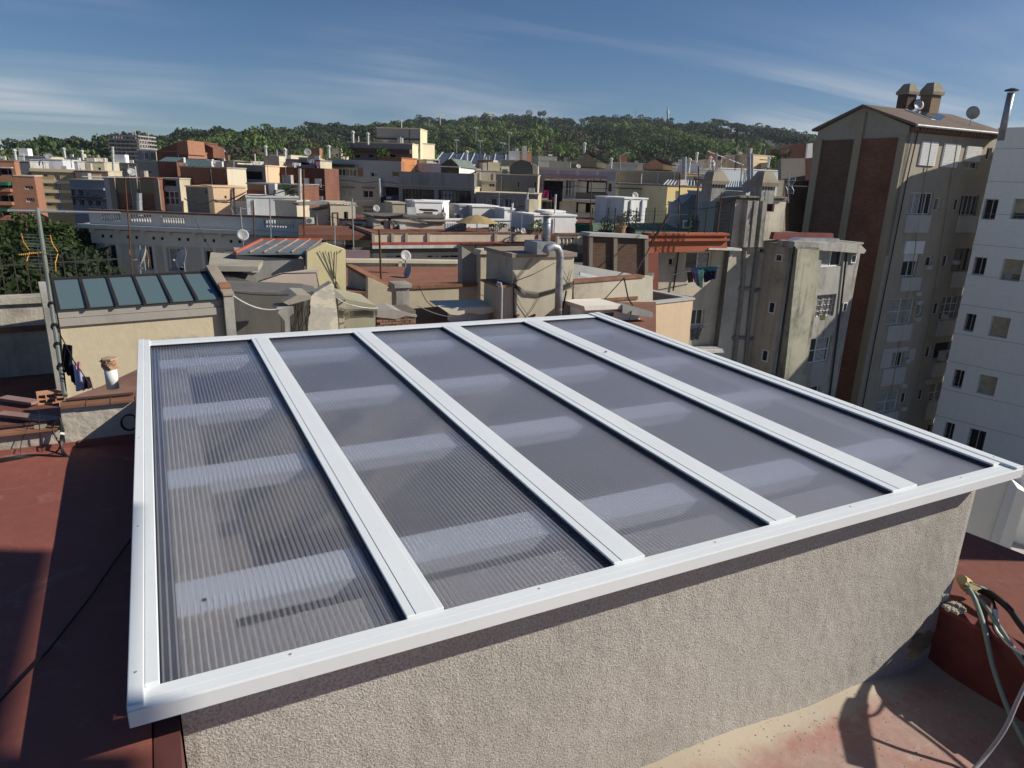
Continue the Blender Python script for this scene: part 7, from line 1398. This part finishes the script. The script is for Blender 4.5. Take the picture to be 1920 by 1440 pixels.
def fmesh(name, V, mats, mi=None):
    n = len(V)//4; me = bpy.data.meshes.new(name); me.vertices.add(4*n); me.vertices.foreach_set('co', V.astype(np.float32).ravel()); me.loops.add(4*n); me.loops.foreach_set('vertex_index', np.arange(4*n, dtype=np.int32))
    me.polygons.add(n); me.polygons.foreach_set('loop_start', np.arange(0, 4*n, 4, dtype=np.int32)); me.polygons.foreach_set('loop_total', np.full(n, 4, dtype=np.int32))
    for m in mats: me.materials.append(m)
    if mi is not None: me.polygons.foreach_set('material_index', mi.astype(np.int32))
    me.update(calc_edges=True); return me
PINE = leafm((0.030, 0.046, 0.020), 'pine_needles', 0.1); MIDG = leafm((0.065, 0.10, 0.032), 'leaves_mid'); BRIG = leafm((0.125, 0.18, 0.05), 'leaves_fresh'); BRN = leafm((0.085, 0.075, 0.045), 'leaves_brownish')
Vs = []; Ms = []
for k in range(2600):
    a = rng.uniform(-0.35, 1.22); t = rng.uniform(0.0, 1.0)**0.75; D, z = hill(a, t)
    px = None; kind = 0
    f = math.sin(a*23+t*9)+math.sin(a*57-t*14)*0.6+rng.normal()*0.5
    if t > 0.72: kind = 0 if rng.random() < 0.82 else 1
    elif t < 0.42: kind = (2 if f > -0.1 else 1) if rng.random() < 0.85 else 3
    else: kind = 0 if f < -0.2 else (1 if f < 0.7 else 2)
    r = rng.uniform(3.6, 6.6)*(0.8 if D < 260 else 1.0); th = rng.uniform(0, 6.28); T = TPL[rng.integers(4, 8) if kind == 0 else rng.integers(0, 4)]
    R2 = np.array([[math.cos(th), -math.sin(th), 0], [math.sin(th), math.cos(th), 0], [0, 0, 1]]); sz = rng.uniform(0.75, 1.15)*(1.0 if kind == 0 else 1.25)
    V = (T@R2.T)*np.array([r, r, r*sz])+np.array([D*math.sin(a), D*math.cos(a), z+r*0.75*sz+(1.5 if kind == 0 else 0)]); Vs.append(V); Ms.append(np.full(len(V)//4, kind))
o = bpy.data.objects.new('hill_forest', fmesh('hill_forest', np.concatenate(Vs), [PINE, MIDG, BRIG, BRN], np.concatenate(Ms))); COL.objects.link(o)
tag(o, 'dense mixed wood of pines and fresh green trees covering the hill', 'forest', kind='stuff')
# skyline trees that can be told apart
pine_tr = MB(); pine_tr.tube([(0, 0, -3), (0.1, 0, 2), (0.3, 0.1, 5.0)], [0.45, 0.35, 0.22], 6)
for k in range(4): a = k*1.6; pine_tr.tube([(0.15, 0, 3.2), (1.7*math.cos(a), 1.7*math.sin(a), 5.6)], [0.16, 0.07], 5)
PT_ = pine_tr.mesh('trunk', flatm('pine_bark', (0.10, 0.07, 0.05), 0.95)); CRM = [fmesh('crown', crown_tpl(420, 8, 0.5, 0.085, 40+k)*np.array([4.6, 4.6, 3.6]), [PINE]) for k in range(3)]
ORD = ['first', 'second', 'third', 'fourth', 'fifth', 'sixth', 'seventh', 'eighth', 'ninth', 'tenth', 'eleventh', 'twelfth', 'thirteenth', 'fourteenth', 'fifteenth']
PO = sorted([537, 590, 683, 790, 812, 888, 955, 1065, 1115, 1210, 1345, 1392, 745, 480, 350])
for k, (x, dy, s) in enumerate(((537, 0, 1.0), (590, 0, 1.3), (683, -2, 1.1), (790, -3, 1.2), (812, -2, 0.9), (888, -2, 0.9), (955, -3, 1.25), (1065, -2, 1.0), (1115, -1, 1.2), (1210, -1, 1.1), (1345, -2, 1.2), (1392, -2, 1.1), (745, -1, 1.0), (480, 2, 0.9), (350, 2, 1.0))):
    a = dirpx(x, 240)[0]; D, z = hill(a, 0.985); t = thing('umbrella_pine', '%s dark umbrella pine from the left standing out on the ridge' % ORD[PO.index(x)], 'tree', (D*math.sin(a), D*math.cos(a), z), random.uniform(0, 6), 'umbrella pines along the ridge')
    t.scale = (s, s, s); inst('trunk', PT_, t); inst('crown', CRM[k % 3], t, (0, 0, 6.6))
for lab, x, y, w_, h_ in (('pale round bare tree alone on the hill top', 992, 212, 12, 11), ('left of two pale bushy trees together on the hill top', 1012, 212, 8, 11), ('right of two pale bushy trees together on the hill top', 1020, 211, 9, 12)):
    a, e = dirpx(x, y); D = 715; t = thing('bare_tree', lab, 'tree', (D*math.sin(a), D*math.cos(a), e*D-7)); mb = MB(); mb.tube([(0, 0, -6), (0, 0, 5)], [0.4, 0.2], 6); mb.build('trunk', WOODB, t); leafy(t, (0, 0, 6.5), w_/FPX*D*0.55, 330, 0.55, leafm((0.16, 0.15, 0.12), 'pale_twigs'), 'crown')
# cable car pylons, masts, lamp posts
def pylon(label, x, yt, yb, D, w=4.5, group=None):
    B0 = Pd(x, yb, D); t = thing('cable_car_pylon', label, 'pylon', B0, 0, group); h = Pd(x, yt, D).z-B0.z; mb = MB(); mb.tube([(0, 0, -2), (0, 0, h)], [0.6, 0.35], 6); mb.build('shaft', OFFW, t); mb = MB(); mb.box(-w, w, -0.4, 0.4, h-0.2, h+0.5); mb.box(-w*0.55, w*0.55, -0.3, 0.3, h-1.7, h-1.2); mb.build('cross_arm', OFFW, t)
pylon('left one of two white cable car pylons on the ridge', 825, 216, 232, 560); pylon('right one of two white cable car pylons on the ridge', 920, 213, 232, 600)
def mast(name, label, cat, x, yt, yb, D, r0, r1, mat=OFFW, x2=None):
    B0 = Pd(x, yb, D); T0 = Pd(x2 or x, yt, D); t = thing(name, label, cat, B0); d = T0-B0; mb = MB(); mb.tube([(0, 0, 0), tuple(d*0.7), tuple(d)], [r0, (r0+r1)/2, r1], 6); mb.build('shaft', mat, t); return t, d
t, d = mast('radio_mast', 'thin white radio mast standing tallest on the ridge', 'mast', 1252, 198, 222, 720, 0.9, 0.25); mb = MB(); mb.tube([tuple(d*0.35), tuple(d*0.6)], 1.3, 8); mb.build('aerial_drum', WHITE, t)
mast('radio_mast', 'short thin grey mast on the ridge left of the tall white one', 'mast', 1193, 202, 220, 720, 0.5, 0.2); mast('radio_mast', 'hairline mast above the two pale bushy trees', 'mast', 1011, 200, 214, 715, 0.25, 0.12)
FLM = flatm('galvanised_post', (0.25, 0.27, 0.26), 0.6)
for lab, x, yt, yb in (('tall floodlight post right of centre before the hill', 954, 249, 316), ('slim floodlight post in the middle of the hillside', 892, 240, 268), ('pale double headed floodlight post above the blue roof', 856, 263, 305), ('thin post in front of the blue ribbed roof', 900, 264, 312), ('short floodlight post right of the thin one', 941, 268, 300), ('thin dark post at the end of the blue ribbed roof', 947, 270, 310)):
    t, d = mast('floodlight_post', lab, 'floodlight', x, yt, yb, 160, 0.13, 0.08, FLM); mb = MB(); mb.box(-0.6, 0.6, -0.12, 0.12, d.z-0.1, d.z+0.15); mb.build('lamp_head', FLM, t)
t, d = mast('street_lamp', 'curved white street lamp among the trees right of the gabled hut', 'street lamp', 1162, 293, 318, 120, 0.12, 0.08, FLM); mb = MB(); mb.tube([tuple(d), tuple(d+Vector((0.9, -0.2, 0.5))), tuple(d+Vector((1.8, -0.4, 0.6)))], 0.1, 6); mb.build('lamp_arm', FLM, t)
# distant light buildings on the slope
for lab, x, y, w_ in (('long low white roof among the trees of the hillside', 1196, 271, 26), ('tiny white roof high among the trees', 1226, 262, 8)):
    dd_ = next((D for D in range(200, 700, 4) for t_ in [None] if hill_at(dirpx(x, y)[0], D) >= dirpx(x, y)[1]*D-5.0), 400); P0 = Pd(x, y, dd_); t = thing('hillside_house', lab, 'house', P0); mb = MB(); s = w_/FPX*dd_; mb.box(0, s, 0, s*0.4, -3, 0.6); mb.build('wall', GREYP, t); mb = MB(); mb.box(-0.3, s+0.3, -0.3, s*0.4+0.3, 0.602, 0.9); mb.build('roof', OFFW, t)
# ================================================================== TREES AT THE LEFT
def broad_tree(label, px, py, D, r, n, mat, base, seed, hz=1.0, leaf=0.16, group=None):
    C = Pd(px, py, D); t = thing('plane_tree', label, 'tree', (C.x, C.y, base), 0, group); hc = C.z-base; g = np.random.default_rng(seed)
    mb = MB(); mb.tube([(0, 0, 0), (0.15, 0.1, hc*0.4), (0.1, -0.1, hc*0.75), (0, 0, hc)], [0.38, 0.3, 0.2, 0.08], 8)
    for k in range(9):
        a = k*2.4; z0 = hc*(0.45+0.05*k); mb.tube([(0.1, 0, z0), (r*0.4*math.cos(a), r*0.4*math.sin(a), z0+r*0.35), (r*0.8*math.cos(a), r*0.8*math.sin(a), z0+r*0.5)], [0.14, 0.09, 0.03], 5)
    mb.build('trunk', flatm('tree_bark', (0.12, 0.10, 0.075), 0.95), t); V = []
    nl = 22
    for l in range(nl):
        c = g.normal(size=3); c /= np.linalg.norm(c); c *= r*g.uniform(0.35, 0.8); c[2] *= hz; c[2] += hc; rr = r*g.uniform(0.26, 0.42); m = n//nl
        P = g.normal(size=(m, 3)); P /= np.linalg.norm(P, axis=1)[:, None]; P *= rr*g.uniform(0.55, 1.05, size=(m, 1)); A = g.normal(size=(m, 3)); A /= np.linalg.norm(A, axis=1)[:, None]; Bv = np.cross(A, g.normal(size=(m, 3))); Bv /= np.linalg.norm(Bv, axis=1)[:, None]
        s = leaf*g.uniform(0.6, 1.3, size=(m, 1)); P = P+c; V.append(np.stack([P-A*s, P-Bv*s*0.6, P+A*s, P+Bv*s*0.6], 1))
    cr = bpy.data.objects.new('crown', fmesh('crown', np.concatenate(V).reshape(-1, 3), [mat])); COL.objects.link(cr); cr.parent = t; return t
TB = -16
LST = leafm((0.038, 0.06, 0.02), 'leaves_street')
for k, (lab, px, py, D, r, n, m) in enumerate((('leftmost leafy street tree behind the iron railing', 25, 505, 44, 3.3, 9000, LST), ('fresh green street tree in front of the brick apartments', 92, 492, 46, 2.9, 8000, leafm((0.055, 0.085, 0.024), 'leaves_tree')), ('dark tree close to the corner of the balustraded building', 150, 478, 47, 2.4, 7000, LST), ('low dark tree filling the gap behind the railing on the right', 135, 535, 40, 2.6, 7000, PINE), ('low dark tree behind the middle of the railing', 60, 560, 36, 2.6, 7000, PINE), ('tree cut off by the left picture edge', -45, 545, 33, 2.9, 7000, LST))):
    broad_tree(lab, px, py, D, r, n, m, TB, 70+k, 0.85, 0.15)
# ================================================================== AERIALS, DISHES AND CABLES OVER THE ROOFS
def roof_mast(label, x, yt, yb, D, xb=None, r=0.02, mat=None, bits=()):
    B0 = Pd(xb or x, yb, D); T0 = Pd(x, yt, D); o, d = antenna_pole('aerial_mast', label, B0, T0, r, mat or GALV)
    for kind, f, *q in bits:
        if kind == 'y': yagi(o, d*f, *q)
        elif kind == 'p': panel_aerial(o, d*f, *q)
    return o, d
roof_mast('thin rusty mast rising in front of the balustraded building', 234, 520-190, 515, 21, 248, 0.016, RUST, (('y', 0.985, 1.3, 0.25, (-0.9, -0.3, 0.0), 6),))
roof_mast('grey mast with grid aerial beside the tilted white dish', 262, 460, 520, 20.5, 264, 0.015, GALV, (('p', 0.6, 0.42, 0.42, (-0.3, -0.9, 0), True),))
dish('large pale dish seen nearly edge-on behind the blue-green glass roof', 270, 484, 20.5, 19, 262, 25, 0.6)
dish('white thin dish edge-on with a long curved arm right of the grid aerial', 344, 484, 20.0, 17, 250, 20, 0.55)
dish('round grey dish on a pole before the grey building parapet', 455, 441, 30, 9.5, 175, 20, 0.9)
dish('grey dish on the red tiled terrace left of the cream hut', 760, 480, 22, 10, 172, 22, 1.1); dish('white dish edge-on low on the red tiled terrace', 767, 510, 21, 12, 262, 20, 0.5)
dish('small dish before the grey terraced block', 705, 391, 50, 6, 180, 20, 0.7); dish('round dish on the roof edge against the green hill', 576, 286, 66, 6, 190, 22, 0.6); dish('ochre dish on the white rooftop at far left', 91, 294, 95, 5, 190, 40, 0.5); dish('ochre dish on the low brick building', 246, 323, 60, 6, 160, 25, 0.5)
dish('grey dish on the shaded face of the yellow house', 1190, 367, 50, 6, 185, 20, 0.5); dish('left of two small dishes on the white walled terrace', 969, 433, 34, 4.5, 180, 15, 0.2); dish('right of two small dishes on the white walled terrace', 980, 433, 34, 5, 180, 15, 0.2)
dish('white dish on the aerial cluster left of the pale shaft', 1337, 312, 36, 10, 150, 20, 1.2); dish('white dish edge-on beside the right mossy hooded chimney', 1404, 350, 35, 11, 258, 18, 0.3); dish('tiny dish on the hut roof at the foot of the hill', 1084, 312, 68, 4, 185, 30, 0.2)
roof_mast('tall dark mast in front of the red-brown brick building', 569, 317, 470, 20, 571, 0.022, RUST, ())
roof_mast('pale stout mast with dipoles before the white shutters', 562, 316, 410, 45, 564, 0.09, OFFW, (('y', 0.68, 2.2, 0.8, (0.9, -0.4, 0.0), 6), ('y', 0.60, 1.8, 0.7, (0.9, -0.4, 0.0), 6)))
roof_mast('thin mast with a dark clustered head above the grey parapet', 450, 388, 455, 34, 456, 0.03, GALV, (('p', 0.97, 0.8, 0.5, (0.3, -0.9, 0), False),)); roof_mast('thin dark mast on the grey building parapet', 475, 376, 450, 38, 477, 0.03, RUST); roof_mast('slender mast with a coloured box at the door hut', 506, 372, 455, 36, 508, 0.03, GALV)
roof_mast('mast with branching yagi aerial above the cream balustrade', 660, 372, 500, 28, 664, 0.025, GALV, (('y', 0.96, 1.1, 0.5, (0.9, -0.3, 0.05), 9), ('y', 0.9, 0.9, 0.4, (-0.9, -0.2, 0.1), 8)))
roof_mast('grid aerial mast standing on the yellow peaked wall', 627, 418, 505, 15.6, 629, 0.014, GALV, (('p', 0.45, 0.42, 0.3, (0.2, -0.95, 0), False),))
roof_mast('thin dark mast on the red tiled terrace', 711, 430, 560, 19, 716, 0.03, RUST, ()); roof_mast('dark mast by the green mesh fence at its left', 1109, 336, 440, 28.4, 1106, 0.02, RUST)
roof_mast('thick galvanised flue mast behind the yellow house', 1283, 294, 348, 56, 1282, 0.17, GALV); roof_mast('tall thin dark aerial mast against the hill', 1383, 238, 320, 40, 1378, 0.025, IRON); roof_mast('thin dark mast before the blue-grey shed', 1275, 325, 440, 33, 1271, 0.03, RUST); roof_mast('rusty mast crossing the blue-grey wall', 1310, 310, 440, 33, 1306, 0.035, RUST, (('p', 0.93, 1.0, 0.6, (0.5, -0.8, 0), False), ('y', 0.9, 1.3, 0.5, (0.9, -0.3, 0.1), 7)))
roof_mast('main mast of the aerial cluster with a long sloping yagi', 1344, 285, 355, 36, 1340, 0.03, GALV, (('y', 0.93, 2.0, 0.35, (0.9, -0.3, -0.28), 10), ('y', 0.75, 1.6, 0.3, (0.85, -0.4, 0.35), 14), ('y', 0.6, 1.2, 0.4, (-0.7, -0.6, 0.0), 8)))
roof_mast('thin mast with a dense comb aerial above the blue-grey wall', 1353, 360, 460, 32, 1343, 0.025, RUST, (('y', 0.9, 1.5, 0.3, (0.9, -0.3, 0.1), 12),)); roof_mast('aerial mast between the two steel flues and the right hooded chimney', 1392, 300, 350, 36, 1388, 0.03, GALV, (('p', 0.75, 1.0, 0.6, (0.6, -0.7, 0), True),))
roof_mast('grid aerial mast before the dark brick wall', 1479, 322, 380, 34, 1478, 0.025, GALV, (('p', 0.55, 0.9, 0.6, (0.8, -0.5, 0), False),))
for lab, x, D in (('left of two steel flues beside the right hooded chimney', 1404, 38), ('right of two steel flues beside the right hooded chimney', 1409, 38.3)): t, d = mast('steel_flue_pipe', lab, 'flue', x, 288, 350, D, 0.10, 0.10, GALV)
roof_mast('slanting mast propped above the orange terrace edge', 1254, 402, 470, 29, 1210, 0.03, RUST, (('y', 0.97, 1.0, 0.4, (0.8, -0.5, 0.1), 6),)); roof_mast('thin aerial mast on the glazed workshop roof', 772, 372, 440, 40, 771, 0.03, GALV, (('y', 0.96, 0.9, 0.5, (0.9, -0.3, 0), 6),)); roof_mast('comb aerial mast above the shaded corner house', 936, 362, 400, 46, 935, 0.03, GALV, (('y', 0.9, 1.4, 0.5, (0.8, -0.5, 0.15), 9),)); roof_mast('thin grey mast beside the yellow parasol', 957, 395, 455, 33, 957, 0.02, GALV, ()); roof_mast('small mast on the white terrace wall', 978, 395, 440, 34, 978, 0.018, GALV, ())
roof_mast('round topped steel flue in front of the low brick building', 261, 362, 405, 48, 262, 0.15, GALV); roof_mast('aerial mast with tiny dishes by the scaffolded tower', 211, 275, 320, 100, 213, 0.15, OFFW, (('y', 0.95, 2.5, 1.0, (0.9, -0.3, 0), 4),)); roof_mast('thin mast against the hill right of the brick pediment', 438, 300, 345, 60, 438, 0.05, GALV)
# chimneys pots and vents scattered on far roofs
VM2 = MB(); VM2.lathe([(0.13, 0), (0.13, 0.9), (0.2, 0.92), (0.2, 1.05), (0.06, 1.15)], 8); VENT = VM2.mesh('vent_pipe', OFFW)
VL = ['above the olive roofed hut', 'left one on the penthouse terrace', 'right one on the penthouse terrace', 'behind the red-brown brick building', 'at the left end of the wide grey block', 'right of the bright white rooftop house', 'near the aerial cluster on the ochre low house', 'beside the brown gabled rooftop hut', 'by the thick flue behind the yellow house', 'above the dark gabled house', 'just left of the white roof row', 'on the roof corner of the grey-white balcony building', 'at the right end of the white roof row', 'right of the grey concrete pier house', 'at the far left behind the slate roof strip', 'on the cream rooftop house']
for x, y, D in ((499, 288, 80), (662, 262, 74), (690, 265, 74), (535, 296, 70), (617, 290, 70), (122, 291, 95), (1305, 300, 80), (1095, 283, 74), (1290, 318, 60), (875, 300, 68), (1330, 308, 80), (1145, 310, 80), (1440, 308, 85), (420, 296, 80), (30, 294, 95), (156, 294, 100)):
    t = inst('vent_pipe', VENT, None, Pd(x, y+6, D)); tag(t, 'thin white vent pipe ' + VL.pop(0), 'vent pipe', 'vent pipes on the far roofs')
# a little air between the camera and the hill
hz = thing('haze', None, None) if False else None
mb = MB(); mb.box(-420, 900, -30, 1000, GROUND-1.4, 95); hb = mb.build('haze', bpy.data.materials.new('haze_air')); hb['kind'] = 'stuff'
hm = hb.data.materials[0]; hm.use_nodes = True; hn = hm.node_tree.nodes
for n in list(hn):
    if n.type == 'BSDF_PRINCIPLED': hn.remove(n)
pv = hn.new('ShaderNodeVolumePrincipled'); pv.inputs['Color'].default_value = (0.80, 0.87, 1.0, 1); pv.inputs['Density'].default_value = 0.00014; pv.inputs['Anisotropy'].default_value = 0.2
hm.node_tree.links.new(pv.outputs[0], [n for n in hn if n.type == 'OUTPUT_MATERIAL'][0].inputs['Volume'])
# cables
wire('white cable sagging from the ochre stair head to the cable tangle', [Pd(425, 545, 11.0), Pd(530, 578, 11.0)], 0.012, OFFW, 0.12)
wire('thin cable running along the dark shed wall', [Pd(425, 546, 11.4), Pd(580, 549, 11.4)], 0.008, BLACKC, 0.05)
wire('pair of cables draped down over the right cream wall', [Pd(1170, 521, 17.3), Pd(1178, 560, 17.3), Pd(1186, 572, 16.5), Pd(1181, 600, 15.4)], 0.018, BLACKC, 0.0); wire('thin cable slanting over the right cream wall', [Pd(1170, 521, 17.4), Pd(1130, 565, 17.4)], 0.012, BLACKC)
wire('cable from the small brick stack toward the white gazebo', [Pd(782, 573, 13.2), Pd(850, 595, 13.5)], 0.009, BLACKC, 0.04); wire('cable hanging on the long cream wall', [Pd(785, 535, 17.0), Pd(800, 565, 17.0), Pd(818, 578, 17.0)], 0.010, BLACKC, 0.02); wire('looping cable on the right part of the long cream wall', [Pd(860, 575, 17.0), Pd(872, 543, 17.0), Pd(890, 545, 17.0), Pd(925, 562, 17.0)], 0.008, OFFW, 0.03)
wire('cable spanning from the yellow peaked wall down to the brick stack', [Pd(634, 560, 12.6), Pd(660, 572, 12.6), Pd(708, 578, 12.9)], 0.010, OFFW, 0.02)
wire('long cable from the grey parapet to the tall rusty mast', [Pd(365, 410, 40), Pd(400, 475, 22), Pd(440, 545, 14)], 0.010, BLACKC, 0.1); wire('cable drooping across the peach stair head', [Pd(345, 372, 48), Pd(400, 375, 47), Pd(460, 365, 47), Pd(560, 345, 46)], 0.03, BLACKC, 0.3)
wire('thick cable crossing in front of the white house with green roof', [Pd(782, 320, 60), Pd(840, 322, 60), Pd(893, 322, 60)], 0.05, BLACKC, 0.3); wire('cable slanting down from the brown wall to the orange terrace', [Pd(1254, 402, 28.5), Pd(1215, 470, 27), Pd(1190, 515, 22)], 0.025, BLACKC, 0.0)
for k, (x0, y0, x1, y1, D) in enumerate(((610, 404, 700, 403, 38), (640, 415, 720, 420, 36), (1290, 390, 1380, 372, 33), (1310, 330, 1360, 300, 37), (770, 430, 860, 425, 36))): wire(('thin cable strung left of the cable smothered hut', 'lower cable strung toward the cable smothered hut', 'thin cable strung across the blue-grey wall', 'thin cable rising to the aerial cluster', 'thin cable strung over the middle terraces')[k], [Pd(x0, y0, D), Pd(x1, y1, D)], 0.015, BLACKC, 0.2)
# plants on terraces
for lab, x, y, D, r, m in (('bushy plants on the left end of the penthouse terrace', 648, 292, 74, 0.9, L1), ('leafy plant between the penthouse windows', 718, 290, 73, 0.8, L1), ('shrub growing beside the brick band wall', 535, 365, 50, 0.8, L2), ('dark shrub beside the peach rooftop house', 1465, 305, 90, 1.6, L2), ('orange and green plants on the peach rooftop railing', 1455, 312, 88, 1.1, L1), ('small palm-like plant by the red-brown building roof', 618, 300, 72, 0.8, L3)):
    C = Pd(x, y, D); t = thing('terrace_plant', lab, 'plant', C-Vector((0, 0, r))); mb = MB(); mb.tube([(0, 0, 0), (0, 0, r)], 0.05, 5); mb.build('stem', WOODB, t); leafy(t, (0, 0, r), r, 220, r*0.16, m)
